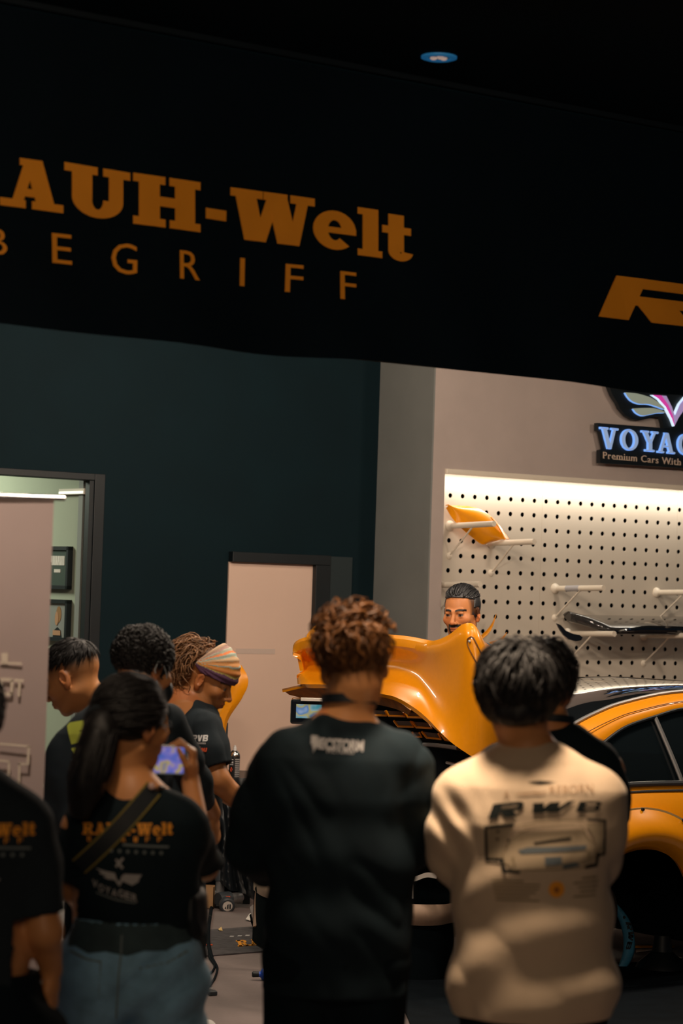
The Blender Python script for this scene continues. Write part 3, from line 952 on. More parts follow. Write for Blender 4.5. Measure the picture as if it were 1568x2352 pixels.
_G = np.random.default_rng(5).random((32, 32, 32)).astype(np.float32)


def vnoise(x, y, z):
    """smooth value noise in -1..1"""
    xi = np.floor(x).astype(np.int32); yi = np.floor(y).astype(np.int32); zi = np.floor(z).astype(np.int32)
    fx, fy, fz = x - xi, y - yi, z - zi
    fx = fx * fx * (3 - 2 * fx); fy = fy * fy * (3 - 2 * fy); fz = fz * fz * (3 - 2 * fz)
    a = xi & 31; b = yi & 31; c = zi & 31; a1 = (a + 1) & 31; b1 = (b + 1) & 31; c1 = (c + 1) & 31
    l = lambda p, q, t: p + (q - p) * t
    r = l(l(l(_G[a, b, c], _G[a1, b, c], fx), l(_G[a, b1, c], _G[a1, b1, c], fx), fy),
          l(l(_G[a, b, c1], _G[a1, b, c1], fx), l(_G[a, b1, c1], _G[a1, b1, c1], fx), fy), fz)
    return r * 2 - 1


def s_rcone(a, b, ra, rb):
    ba = b - a; L2 = float(ba @ ba) + 1e-12
    def f(X, Y, Z):
        px, py, pz = X - a[0], Y - a[1], Z - a[2]
        t = np.clip((px * ba[0] + py * ba[1] + pz * ba[2]) / L2, 0, 1)
        return np.sqrt((px - t * ba[0]) ** 2 + (py - t * ba[1]) ** 2 + (pz - t * ba[2]) ** 2) - (ra + t * (rb - ra))
    m = max(ra, rb)
    return f, np.minimum(a, b) - m, np.maximum(a, b) + m


def s_ell(c, r, R=None):
    R = np.eye(3) if R is None else R                 # columns are the axes
    c = np.array(c, float)
    def f(X, Y, Z):
        px, py, pz = X - c[0], Y - c[1], Z - c[2]
        q = [(px * R[0, i] + py * R[1, i] + pz * R[2, i]) / r[i] for i in range(3)]
        k0 = np.sqrt(q[0] ** 2 + q[1] ** 2 + q[2] ** 2)
        k1 = np.sqrt((q[0] / r[0]) ** 2 + (q[1] / r[1]) ** 2 + (q[2] / r[2]) ** 2) + 1e-9
        return k0 * (k0 - 1) / k1
    ex = np.sqrt(((R * np.array(r)) ** 2).sum(1))
    return f, c - ex, c + ex


def s_slab(a, b, A0, A1, B0, B1, lat):
    """elliptic tapered segment: half widths A along lat, B across"""
    ba = b - a; L = np.linalg.norm(ba); u = ba / L
    lat = nrm(lat - u * (lat @ u)); dep = np.cross(u, lat)
    def f(X, Y, Z):
        px, py, pz = X - a[0], Y - a[1], Z - a[2]
        h = px * u[0] + py * u[1] + pz * u[2]
        t = np.clip(h / L, 0, 1); ax = h - t * L
        p = px * lat[0] + py * lat[1] + pz * lat[2]; q = px * dep[0] + py * dep[1] + pz * dep[2]
        A = A0 + (A1 - A0) * t; B = B0 + (B1 - B0) * t
        m = np.minimum(A, B)
        return (np.sqrt((p / A) ** 2 + (q / B) ** 2 + (ax / m) ** 2) - 1) * m
    m = max(A0, A1, B0, B1)
    return f, np.minimum(a, b) - m, np.maximum(a, b) + m


class Field:
    def __init__(self, lo, hi, h):
        self.lo = np.array(lo, float); self.h = h
        self.n = np.ceil((np.array(hi) - self.lo) / h).astype(int) + 1
        self.a = np.full(tuple(self.n), .5, np.float32)
        self.ax = [(self.lo[i] + h * np.arange(self.n[i])).astype(np.float32) for i in range(3)]

    def _sl(self, lo, hi, pad):
        i0 = np.clip(np.floor((np.array(lo) - pad - self.lo) / self.h).astype(int), 0, self.n)
        i1 = np.clip(np.ceil((np.array(hi) + pad - self.lo) / self.h).astype(int) + 1, 0, self.n)
        sl = tuple(slice(i0[i], i1[i]) for i in range(3))
        if any(i1[i] <= i0[i] for i in range(3)): return None, None
        X = self.ax[0][sl[0]][:, None, None]; Y = self.ax[1][sl[1]][None, :, None]; Z = self.ax[2][sl[2]][None, None, :]
        return sl, (X, Y, Z)

    def add(self, pr, k=.0):
        f, lo, hi = pr
        sl, g = self._sl(lo, hi, max(k, .0) * 1.2 + 3 * self.h)
        if sl is None: return self
        d = f(*g).astype(np.float32); A = self.a[sl]
        if k > 0:
            hh = np.clip(.5 + .5 * (A - d) / k, 0, 1)
            self.a[sl] = A + (d - A) * hh - k * hh * (1 - hh)
        else:
            self.a[sl] = np.minimum(A, d)
        return self

    def cut(self, pr, k=.0):
        f, lo, hi = pr
        sl, g = self._sl(lo, hi, k * 1.2 + 3 * self.h)
        if sl is None: return self
        d = -f(*g).astype(np.float32); A = self.a[sl]
        if k > 0:
            hh = np.clip(.5 - .5 * (A - d) / k, 0, 1)
            self.a[sl] = A + (d - A) * hh + k * hh * (1 - hh)
        else:
            self.a[sl] = np.maximum(A, d)
        return self

    def mod(self, fn, lo=None, hi=None):
        """a = fn(a, X, Y, Z) over a region"""
        lo = self.lo if lo is None else lo; hi = self.lo + self.h * self.n if hi is None else hi
        sl, g = self._sl(lo, hi, 0)
        if sl is None: return self
        A = self.a[sl]
        X, Y, Z = np.broadcast_arrays(*g)
        m = np.abs(A) < .12
        if m.any():
            B = A.copy(); B[m] = fn(A[m], X[m], Y[m], Z[m]); self.a[sl] = B
        return self

    def mesh(self, relax=1):
        a = self.a.copy()
        a[0] = a[-1] = .5; a[:, 0] = a[:, -1] = .5; a[:, :, 0] = a[:, :, -1] = .5
        s = a < 0
        c = np.zeros(tuple(np.array(a.shape) - 1), np.int8)
        for i in (0, 1):
            for j in (0, 1):
                for k in (0, 1):
                    c += s[i:a.shape[0] - 1 + i, j:a.shape[1] - 1 + j, k:a.shape[2] - 1 + k]
        act = (c > 0) & (c < 8)
        idx = np.argwhere(act)
        ids = np.full(act.shape, -1, np.int32); ids[act] = np.arange(len(idx))
        acc = np.zeros((len(idx), 3)); cnt = np.zeros(len(idx))
        I = idx.T
        cor = [(i, j, k) for i in (0, 1) for j in (0, 1) for k in (0, 1)]
        val = {q: a[I[0] + q[0], I[1] + q[1], I[2] + q[2]].astype(float) for q in cor}
        for q in cor:
            for d in range(3):
                if q[d]: continue
                r = list(q); r[d] = 1; r = tuple(r)
                v0, v1 = val[q], val[r]
                m = (v0 < 0) != (v1 < 0)
                t = np.where(m, v0 / np.where(v0 - v1 == 0, 1, v0 - v1), 0)
                p = np.tile(np.array(q, float), (len(idx), 1)); p[:, d] = t
                acc[m] += p[m]; cnt[m] += 1
        vs = (idx + acc / cnt[:, None]) * self.h + self.lo
        quads = []
        for d in range(3):
            e = [1, 1, 1]; e[d] = 0
            sh = a.shape
            sl0 = [slice(1, sh[i] - 1) for i in range(3)]; sl1 = list(sl0)
            sl0[d] = slice(0, sh[d] - 1); sl1[d] = slice(1, sh[d])
            s0, s1 = s[tuple(sl0)], s[tuple(sl1)]
            cr = s0 != s1
            q = np.argwhere(cr)
            if not len(q): continue
            fl = s0[cr]
            off = np.array([1, 1, 1]); off[d] = 0
            q = q + off
            u, w = (d + 1) % 3, (d + 2) % 3
            def cell(du, dw):
                r = q.copy(); r[:, u] -= du; r[:, w] -= dw
                return ids[r[:, 0], r[:, 1], r[:, 2]]
            Q = np.stack([cell(1, 1), cell(0, 1), cell(0, 0), cell(1, 0)], 1)
            Q[~fl] = Q[~fl][:, ::-1]
            quads.append(Q)
        fs = np.concatenate(quads)
        fs = fs[(fs >= 0).all(1)]
        for _ in range(relax):
            nb = np.zeros_like(vs); nc = np.zeros(len(vs))
            for k in range(4):
                np.add.at(nb, fs[:, k], vs[fs[:, (k + 1) % 4]]); np.add.at(nb, fs[:, (k + 1) % 4], vs[fs[:, k]])
                np.add.at(nc, fs[:, k], 1); np.add.at(nc, fs[:, (k + 1) % 4], 1)
            vs = vs * .5 + .5 * nb / np.maximum(nc, 1)[:, None]
        return vs, fs


def np_mesh(name, vs, fs, m, parent, col=None):
    org = np.array(parent_loc(parent))
    me = bpy.data.meshes.new(name)
    me.vertices.add(len(vs)); me.vertices.foreach_set('co', (vs - org).astype(np.float32).ravel())
    k = fs.shape[1]
    me.loops.add(len(fs) * k); me.loops.foreach_set('vertex_index', fs.astype(np.int32).ravel())
    me.polygons.add(len(fs))
    me.polygons.foreach_set('loop_start', (np.arange(len(fs)) * k).astype(np.int32))
    me.polygons.foreach_set('loop_total', np.full(len(fs), k, np.int32))
    me.update(calc_edges=True); me.validate()
    me.materials.append(m)
    if col is not None:
        at = me.color_attributes.new('Col', 'FLOAT_COLOR', 'POINT')
        c = np.ones((len(vs), 4), np.float32); c[:, :3] = col
        at.data.foreach_set('color', c.ravel())
    me.shade_smooth()
    o = bpy.data.objects.new(name, me); COL.objects.link(o); o.parent = parent
    return o


def bvh_of(vs, fs):
    return BVHTree.FromPolygons([tuple(v) for v in vs], [tuple(int(i) for i in f) for f in fs])


# ------------------------------------------------------------------ the head
def frame(f, up=(0, 0, 1), roll=0.0):
    f = nrm(np.array(f, float)); up = np.array(up, float)
    r = nrm(np.cross(f, up)); u = np.cross(r, f)
    c, s = math.cos(roll), math.sin(roll)
    r2 = r * c + u * s; u2 = u * c - r * s
    return np.stack([r2, f, u2], 1)                   # columns right, forward, up


class Head:
    """origin between the ears; axes right, forward, up; about 0.235 m tall"""
    def __init__(self, c, f, scale=1.0, up=(0, 0, 1), roll=0.0, skin=(.50, .25, .12)):
        self.c = np.array(c, float); self.R = frame(f, up, roll); self.s = scale; self.skin = np.array(skin)

    def w(self, x, y, z): return self.c + self.R @ (np.array((x, y, z), float) * self.s)
    def loc(self, v): return ((v - self.c) @ self.R) / self.s
    def ell(self, c, r, yaw=0.0, tilt=0.0):
        R = self.R
        if yaw or tilt:
            cy, sy = math.cos(yaw), math.sin(yaw); ct, st = math.cos(tilt), math.sin(tilt)
            R = R @ np.array([[cy, -sy, 0], [sy, cy, 0], [0, 0, 1]]) @ np.array([[1, 0, 0], [0, ct, -st], [0, st, ct]])
        return s_ell(self.w(*c), [q * self.s for q in r], R)
    def cone(self, a, b, ra, rb): return s_rcone(self.w(*a), self.w(*b), ra * self.s, rb * self.s)

    def build(self, F_, face=True):
        F_.add(self.ell((0, -.014, .034), (.076, .098, .086)), .02)
        F_.add(self.ell((0, .028, -.025), (.062, .066, .088)), .025)
        F_.add(self.ell((0, .026, -.072), (.052, .052, .034)), .022)
        F_.add(self.ell((0, .068, -.098), (.021, .018, .017)), .02)
        for s in (-1, 1):
            F_.add(self.ell((s * .042, .062, -.022), (.024, .024, .022)), .02)
            F_.add(self.cone((s * .050, -.005, -.055), (s * .030, .055, -.093), .017, .014), .018)
            F_.add(self.cone((s * .036, .080, .021), (s * .010, .090, .017), .0085, .008), .012)
            # ear
            F_.add(self.ell((s * .080, -.010, -.006), (.0085, .019, .033), yaw=s * -.35, tilt=-.15), .006)
            F_.add(self.ell((s * .076, -.006, -.034), (.007, .010, .011)), .006)
            F_.cut(self.ell((s * .0875, -.004, -.002), (.007, .011, .020), yaw=s * -.35, tilt=-.15), .004)
        if face:
            for s in (-1, 1):
                F_.cut(self.ell((s * .032, .101, .002), (.019, .018, .0115)), .012)
                F_.add(self.ell((s * .0315, .0785, .001), (.0128, .0128, .0125)), .0)
                F_.add(self.ell((s * .0315, .083, .0085), (.0155, .010, .0055), tilt=.3), .003)
                F_.add(self.ell((s * .0315, .082, -.0080), (.0145, .0095, .0045)), .004)
            F_.add(self.cone((0, .090, .010), (0, .113, -.030), .0075, .0105), .010)
            F_.add(self.ell((0, .113, -.033), (.011, .011, .0095)), .006)
            for s in (-1, 1): F_.add(self.ell((s * .0125, .102, -.036), (.0075, .010, .0075)), .005)
            F_.add(self.ell((0, .080, -.060), (.030, .022, .022)), .014)
            F_.add(self.ell((0, .098, -.0585), (.021, .0085, .0055)), .004)
            F_.add(self.ell((0, .0965, -.0705), (.018, .0085, .0060)), .004)
            F_.cut(self.ell((0, .108, -.0645), (.022, .009, .0014)), .002)
        return F_

    def colour(self, vs, beard=0.0, brow=1.0, stubble=0.0, hair_tint=(.03, .022, .018), eyes=True, shave=None):
        q = self.loc(vs); x, y, z = q[:, 0], q[:, 1], q[:, 2]
        near = (np.abs(x) < .11) & (np.abs(y) < .15) & (z > -.14) & (z < .14)
        col = np.tile(self.skin, (len(vs), 1))
        def mixin(w, c):
            w = np.clip(w, 0, 1)[:, None] * near[:, None]
            col[:] = col * (1 - w) + np.array(c) * w
        g = lambda d, r0: np.clip(1 - d / r0, 0, 1)
        red = self.skin * np.array((1.12, .85, .80))
        mixin(.5 * g(np.sqrt(((np.abs(x) - .045) / 1.2) ** 2 + (y - .08) ** 2 + (z + .025) ** 2), .03), red)
        mixin(.7 * g(np.sqrt((x / 2) ** 2 + (y - .12) ** 2 + (z + .035) ** 2), .018), red)
        mixin(.6 * ((np.abs(x) > .074) & (z < .035) & (y < .03)), red)
        lip = (np.abs(x) < .022) & (y > .086) & (z > -.0775) & (z < -.052)
        mixin(.75 * lip, self.skin * np.array((.95, .60, .58)))
        if eyes:
            ax = np.abs(x) - .0315
            e = np.sqrt(ax ** 2 + (z - .001) ** 2)
            eye = (e < .0118) & (y > .084) & (np.abs(z - .0005) < .0052)
            mixin(eye * 1.0, (.20, .17, .15)); mixin((eye & (e < .0060)) * 1.0, (.02, .012, .008))  # whites darkened, the shade of the sockets put into their colour
            mixin(.8 * g(np.abs(z - .0075) / .35 + np.abs(ax) * .2, .008) * (y > .07) * (np.abs(ax) < .015), (.03, .02, .015))
        if brow:
            zb = .0205 + .004 * (1 - ((np.abs(x) - .030) / .02) ** 2)
            w = g(np.abs(z - zb), .0065) * (np.abs(x) > .010) * (np.abs(x) < .052) * (y > .05)
            mixin(np.clip(w * 2.2, 0, 1) * brow, hair_tint)
        if beard:
            m1 = g(np.abs(z + .0475), .009) * (np.abs(x) < .030) * (y > .075)
            goat = g(np.sqrt((np.abs(x) - .027) ** 2 + ((z + .066) / 2.2) ** 2), .011) * (y > .05)
            chin = g(np.sqrt((x / 1.5) ** 2 + (z + .098) ** 2), .030) * (y > .03)
            mixin(np.clip(2.5 * m1, 0, 1) * beard, hair_tint); mixin(np.clip(2.2 * goat, 0, 1) * beard, hair_tint)
            mixin(np.clip(2.2 * chin, 0, 1) * beard, hair_tint)
        if stubble:
            jaw = np.clip((-.035 - z) / .03, 0, 1) * np.clip((z + .13) / .02, 0, 1) * (y > -.02)
            mixin(stubble * .5 * jaw, hair_tint)
        if shave is not None:
            sh = shave(x, y, z); mixin(sh, hair_tint)
        return col


# ------------------------------------------------------------------ hands
def hand(F_, wrist, f, n, thumb, curl=(.5, .5, .5, .5), tcurl=.4, s=1.0, k=.006, spread=.05):
    """f along the fingers, n the side the palm faces, thumb the sideways direction of the thumb"""
    f = nrm(np.array(f, float)); n = np.array(n, float); n = nrm(n - f * (n @ f))
    l = np.array(thumb, float); l = nrm(l - f * (l @ f) - n * (l @ n))
    w = np.array(wrist, float)
    F_.add(s_slab(w, w + f * .045 * s, .027 * s, .038 * s, .021 * s, .017 * s, l), .012)
    F_.add(s_slab(w + f * .04 * s, w + f * .088 * s, .039 * s, .040 * s, .016 * s, .0135 * s, l), .012)
    lens = ((.043, .026, .020), (.047, .030, .021), (.044, .028, .021), (.034, .021, .018))
    offs = (.030, .010, -.010, -.029); base = (.086, .091, .087, .078)
    def turn(v, a): return v * math.cos(a)
    for i in range(4):
        p = w + f * base[i] * s + l * offs[i] * s; a = 0; sp = spread * (1.5 - i)
        d0 = nrm(f + l * sp)
        for j in range(3):
            a += curl[i] * (1.0, 1.25, .8)[j]
            d = d0 * math.cos(a) + n * math.sin(a)
            q = p + d * lens[i][j] * s
            r0 = (.0092, .0082, .0074)[j] * s; r1 = (.0083, .0075, .0064)[j] * s
            F_.add(s_rcone(p, q, r0, r1), k if j == 0 else .003)
            p = q
    p = w + f * .022 * s + l * .026 * s + n * .004 * s
    d = nrm(f * .62 + l * .70 + n * .25)
    q = p + d * .040 * s; F_.add(s_rcone(p, q, .0145 * s, .0105 * s), .010)
    d = nrm(d * math.cos(tcurl) + (f * .8 - l * .5 + n * .6) * math.sin(tcurl)); p = q; q = p + d * .031 * s
    F_.add(s_rcone(p, q, .0100 * s, .0088 * s), .003)
    d = nrm(d * math.cos(tcurl) + (f * .8 - l * .6 + n * .5) * math.sin(tcurl)); p = q; q = p + d * .024 * s
    F_.add(s_rcone(p, q, .0088 * s, .0070 * s), .003)


# ------------------------------------------------------------------ hair
def strands(H, n, region, whorl=(0, -.05, .12), length=(.04, .07), r=.0032, lift=.004, seg=6, wild=.35, curl=0.0,
            crad=.006, base=(0, -.014, .036), rad=(.079, .101, .089), down=0.0, sweep=None, seed=1, flat=1.0, taper=.15):
    """tapered hair locks following the scalp; returns vertices and quads"""
    g = np.random.default_rng(seed)
    b = np.array(base); R = np.array(rad); Vs = []; Fs = []; nv = 0; made = 0; tries = 0
    wh = np.array(whorl)
    while made < n and tries < n * 30:
        tries += 1
        u = nrm(g.normal(size=3)); p = b + u * R
        if not region(*p): continue
        made += 1
        L = g.uniform(*length); st = L / seg
        nrm_ = nrm((p - b) / R ** 2)
        t = p - wh
        if sweep is not None:
            sv = np.array(sweep(p), float); t = nrm(t) * .15 + nrm(sv)
        t = nrm(t - nrm_ * (t @ nrm_)) + g.normal(size=3) * wild
        t = nrm(t - nrm_ * (t @ nrm_))
        ph = g.uniform(0, 6.28); pts = []; q = p.copy(); sid = nrm(np.cross(nrm_, t)); lf = lift * g.uniform(.3, 1.6)
        wv = g.normal(size=3) * .5 * wild
        for i in range(seg + 1):
            v = i / seg
            o = sid * math.sin(ph + v * 6.28 * (1.6 if curl else .5)) * (crad * curl + .0015) + \
                nrm_ * (math.cos(ph + v * 6.28 * 1.6) * crad * curl * .6)
            pts.append(q + nrm_ * (lf * (.35 + math.sin(v * 2.4))) + o)
            q = q + t * st
            dv = (q - b) / R; m = np.linalg.norm(dv)
            if m < 1.0 or down == 0: q = b + dv / m * R
            nrm_ = nrm((q - b) / R ** 2)
            t = t + wv * .12 + np.array((0, 0, -down)) * v
            if down == 0 or m < 1.05: t = t - nrm_ * (t @ nrm_)
            t = nrm(t); sid = nrm(np.cross(nrm_, t))
        pts = np.array(pts); rr = r * g.uniform(.6, 1.4)
        K = 4; ring = []
        for i in range(seg + 1):
            tt = nrm(pts[min(i + 1, seg)] - pts[max(i - 1, 0)])
            a = nrm(np.cross(tt, pts[i] - b)); c = np.cross(a, tt)
            w = rr * (1 - (1 - taper) * (i / seg) ** 1.5) * (1 if i else .7)
            for k in range(K):
                an = 2 * math.pi * k / K
                ring.append(pts[i] + a * (math.cos(an) * w) + c * (math.sin(an) * w * .55 * flat))
        Vs.append(np.array(ring))
        f = []
        for i in range(seg):
            for k in range(K): f.append((i * K + k, i * K + (k + 1) % K, (i + 1) * K + (k + 1) % K, (i + 1) * K + k))
        f.append((3, 2, 1, 0)); f.append(tuple(seg * K + k for k in range(K)))
        Fs.append(np.array(f) + nv); nv += len(ring)
    if not Vs: return np.zeros((0, 3)), np.zeros((0, 4), int)
    v = np.concatenate(Vs); f = np.concatenate(Fs)
    return H.c + (v * H.s) @ H.R.T, f


def merge(*parts):
    vs = []; fs = []; n = 0
    for v, f in parts:
        vs.append(v); fs.append(f + n); n += len(v)
    return np.concatenate(vs), np.concatenate(fs)


def hair_cap(H, keep, grow=.006, h=.005, base=(0, -.014, .036), rad=(.078, .100, .088), noise=.004, freq=60, extra=()):
    """close-fitting volume under the locks; keep(x, y, z) < 0 where hair grows"""
    c = H.w(*base); e = .15 * H.s
    F_ = Field(c - e, c + e, h)
    F_.add(H.ell(base, [q + grow for q in rad]), 0)
    for ex in extra: F_.add(ex, .015)
    def fn(a, X, Y, Z):
        q = H.loc(np.stack([X, Y, Z], -1)); x, y, z = q[..., 0], q[..., 1], q[..., 2]
        a = a + noise * vnoise(x * freq, y * freq * .6, z * freq * .6)
        return np.maximum(a, keep(x, y, z) * .7)
    F_.mod(fn)
    return F_.mesh(1)


# ------------------------------------------------------------------ prints that follow cloth
def decal(name, tris, o, ex, ey, cast, bvh, m, parent, off=.0025, maxlen=.012):
    """tris: polygons in 2D metres; laid from o along ex, ey and pressed along cast onto the cloth"""
    bm = bmesh.new()
    for p in tris:
        vs = [bm.verts.new((x, y, 0)) for x, y in p]
        try: bm.faces.new(vs)
        except ValueError: pass
    bmesh.ops.triangulate(bm, faces=bm.faces)
    for _ in range(7):
        es = [e for e in bm.edges if e.calc_length() > maxlen]
        if not es: break
        bmesh.ops.subdivide_edges(bm, edges=es, cuts=1)
        bmesh.ops.triangulate(bm, faces=[f for f in bm.faces if len(f.verts) > 3])
    o = Vector(o); ex = Vector(ex); ey = Vector(ey); cast = Vector(cast).normalized(); org = parent_loc(parent)
    bad = []
    for v in bm.verts:
        s = o + ex * v.co.x + ey * v.co.y - cast * .6
        hit, nn, _, _ = bvh.ray_cast(s, cast, 1.3)
        if hit is None: bad.append(v); continue
        v.co = hit - cast * off - org
    bmesh.ops.delete(bm, geom=bad, context='VERTS')
    me = bpy.data.meshes.new(name); bm.to_mesh(me); bm.free(); me.materials.append(m); me.shade_smooth()
    ob = bpy.data.objects.new(name, me); COL.objects.link(ob); ob.parent = parent
    return ob


# ------------------------------------------------------------------ bodies and clothes
def limb(F_, a, b, c, ra, rb, rc, k=.02):
    F_.add(s_rcone(a, b, ra, rb), k); F_.add(s_rcone(b, c, rb, rc), k)


def torso(F_, nodes, lat, k=.05, grow=0.0):
    """nodes: (point, half width, half depth)"""
    for (p, A, B), (q, A2, B2) in zip(nodes[:-1], nodes[1:]):
        F_.add(s_slab(p, q, A + grow, A2 + grow, B + grow, B2 + grow, lat), k)


def folds(seed, amp=.006, fx=9.0, fz=3.5, dirv=None, ridge=True):
    """cloth creases: ridged noise drawn out along dirv"""
    d = nrm(np.array(dirv if dirv is not None else (0, 0, 1), float)); a = nrm(np.cross(d, (0.3, 1, .2))); b = np.cross(d, a)
    def fn(X, Y, Z):
        u = X * d[0] + Y * d[1] + Z * d[2]; p = X * a[0] + Y * a[1] + Z * a[2]; q = X * b[0] + Y * b[1] + Z * b[2]
        w = vnoise(u * 4 + seed, p * 4, q * 4) * .5
        n = vnoise(u * fz + seed * 1.7, p * fx + w, q * fx + w)
        if ridge: n = 1 - 2 * np.abs(n)
        return amp * n
    return fn
# ------------------------------------------------------------------ people
def Q(px, py, Y): return npv(P(px, py, Y))


def figure(label, H, J, shirt=None, trousers=None, shoe=None, h=.005, face=True, hands=(), colour={}, neck_r=.054, cat='person',
           hip_w=.085, stand=None, arm_r=(.050, .042, .030), waist=None):
    """J: neck, shL, shR, elL, elR, wrL, wrR, hip (world points). Returns root, body, shirt BVH"""
    T0 = time.time()
    root = thing('person', label, cat, (float(J['hip'][0]), float(J['hip'][1]), 0))
    lat = nrm((J['shR'] - J['shL']) * V3(1, 1, 0))
    fwd = V3(-lat[1], lat[0], 0)
    hip = J['hip']; st = np.array(stand if stand is not None else (hip[0], hip[1], 0), float)
    pts = [v for k, v in J.items()] + [H.c + V3(0, 0, .14), H.c - V3(.13, .13, 0), H.c + V3(.13, .13, 0), st - V3(.25, .2, .0), st + V3(.25, .35, 0)]
    lo = np.min(pts, 0) - .2; hi = np.max(pts, 0) + .2; lo[2] = -.02
    B = Field(lo, hi, h)
    H.build(B, face)
    nb = J['neck']
    B.add(s_rcone(H.w(0, -.022, -.05), nb + fwd * .015, neck_r * H.s, neck_r * 1.1), .03)
    ch = nb * .62 + hip * .38
    torso(B, [(nb - V3(0, 0, .02), .07, .055), (nb * .82 + hip * .18, .15, .09), (ch, .15, .10), (nb * .3 + hip * .7, .135, .095), (hip, .15, .105)], lat)
    for s in 'LR':
        B.add(s_rcone(nb - V3(0, 0, .01), J['sh' + s], .05, .052), .05)
        limb(B, J['sh' + s], J['el' + s], J['wr' + s], *arm_r)
    sL, sR = hip - lat * hip_w, hip + lat * hip_w
    legs = []
    for sg_, hp in ((-1, sL), (1, sR)):
        an = st + lat * sg_ * .10 + V3(0, 0, .085); kn = hp * .48 + an * .52 + fwd * .03
        legs.append((hp, kn, an))
        B.add(s_rcone(hp, kn, .078, .052), .03); B.add(s_rcone(kn, an, .050, .036), .02)
        B.add(s_rcone(an - V3(0, 0, .04), an + fwd * .13 - V3(0, 0, .052), .036, .028), .02)
    for hd in hands: hand(B, **hd)
    for s, sg_ in (('L', -1), ('R', 1)):                # the other hands, loosely curled
        wr = J['wr' + s]
        if any(np.linalg.norm(np.array(hd['wrist']) - wr) < .03 for hd in hands): continue
        fd = nrm(wr - J['el' + s]); nn = -lat * sg_ if abs(fd @ lat) < .7 else -fwd
        hand(B, wr, fd, nn, V3(0, 0, 1) if abs(fd[2]) < .7 else fwd, (.35, .4, .45, .5))
    vs, fs = B.mesh(1)
    body = np_mesh('body', vs, fs, M['skin_a'], root, H.colour(vs, **colour))
    out = {'root': root, 'H': H, 'body': (vs, fs), 'body_obj': body, 'lat': lat, 'fwd': fwd}
    if shirt:
        hs = shirt.get('h', .006)
        sl = shirt['sleeves']
        pp = [n[0] for n in shirt['nodes']] + [q for s_ in sl for q in s_['pts']]
        S = Field(np.min(pp, 0) - .28, np.max(pp, 0) + .28, hs)
        torso(S, shirt['nodes'], lat, .05)
        for s_ in sl:
            q = s_['pts']; r = s_['r']
            for i in range(len(q) - 1): S.add(s_rcone(q[i], q[i + 1], r[i], r[i + 1]), shirt.get('k', .05) if i == 0 else .03)
        for ex in shirt.get('extra', ()): S.add(ex, .04)
        for fo in shirt.get('folds', ()):
            S.mod(lambda a, X, Y, Z: a + fo(X, Y, Z))
        S.mod(lambda a, X, Y, Z: np.maximum(a, -(a + .011)))
        # openings
        hz = shirt['hem']; hd_ = shirt.get('hem_dir', V3(0, 0, -1))
        ax_pts = shirt['nodes'][-1][0]
        def hem(a, X, Y, Z):
            wob = .006 * vnoise(X * 9, Y * 9, Z * 3)
            d = (X - hz[0]) * hd_[0] + (Y - hz[1]) * hd_[1] + (Z - hz[2]) * hd_[2] + wob
            near = (X - hz[0]) ** 2 + (Y - hz[1]) ** 2 < .29 ** 2
            return np.where(near, np.maximum(a, d), a)
        lo_h = hz - .33; hi_h = hz + .33; lo_h[2] = hz[2] - .35; hi_h[2] = hz[2] + .03
        S.mod(hem, lo_h, hi_h)
        for s_ in sl:
            e = s_['pts'][-1]; dr = nrm(s_.get('dir', s_['pts'][-1] - s_['pts'][-2])); rr = s_['r'][-1] + .05
            def scut(a, X, Y, Z):
                px, py, pz = X - e[0], Y - e[1], Z - e[2]
                d = px * dr[0] + py * dr[1] + pz * dr[2]
                rad = np.sqrt(np.maximum(px * px + py * py + pz * pz - d * d, 0))
                return np.where((rad < rr) & (d > -.03), np.maximum(a, d), a)
            S.mod(scut, e - rr - .1, e + rr + .1)
        nk = shirt['neck']                              # centre, radii, of the neck hole
        S.cut(s_ell(nk[0], nk[1], frame(fwd)), .004)
        v2, f2 = S.mesh(1)
        so = np_mesh('shirt', v2, f2, shirt['m'], root)
        out['shirt'] = so; out['bvh'] = bvh_of(v2, f2); out['shirt_mesh'] = (v2, f2)
        if shirt.get('label'): so['label'] = shirt['label']
        if 'collar' in shirt:                           # ribbed neckband
            c = shirt['collar']; ring = []
            bvh_s = out['bvh']
            b = MB(); pts_ = []
            Rf = frame(fwd)
            for k in range(41):
                a = 2 * math.pi * k / 40
                pts_.append(nk[0] + Rf @ V3(c[0] * math.cos(a), c[1] * math.sin(a), c[2] + c[3] * math.sin(a)))
            b.tube(pts_, .0085, 8, cap=False); b.build('neckband', shirt['m'], so)
    if trousers:
        hw = trousers.get('top', hip + V3(0, 0, .10)); tw = trousers.get('w', (.165, .115))
        lo = np.min([hw - .3, st - .32], 0); hi = np.max([hw + .3, st + .35], 0); lo[2] = -.01
        Tt = Field(lo, hi, trousers.get('h', .007))
        Tt.add(s_slab(hw, hip, tw[0], tw[0] * 1.04, tw[1], tw[1] * 1.1, lat), .02)
        lr = trousers.get('r', (.098, .082, .072))
        for hp, kn, an in legs:
            Tt.add(s_rcone(hp - V3(0, 0, .02) , kn, lr[0], lr[1]), .035); Tt.add(s_rcone(kn, an, lr[1], lr[2]), .02)
        for ex in trousers.get('extra', ()): Tt.add(ex, .05)
        for fo in trousers.get('folds', (folds(3.3, .006, 10, 4),)):
            Tt.mod(lambda a, X, Y, Z: a + fo(X, Y, Z))
        Tt.mod(lambda a, X, Y, Z: np.maximum(a, np.maximum(Z - hw[2], .035 - Z)))
        v3, f3 = Tt.mesh(1)
        to = np_mesh('trousers' if not trousers.get('name') else trousers['name'], v3, f3, trousers['m'], root)
        out['trousers'] = to; out['tbvh'] = bvh_of(v3, f3); out['trouser_mesh'] = (v3, f3)
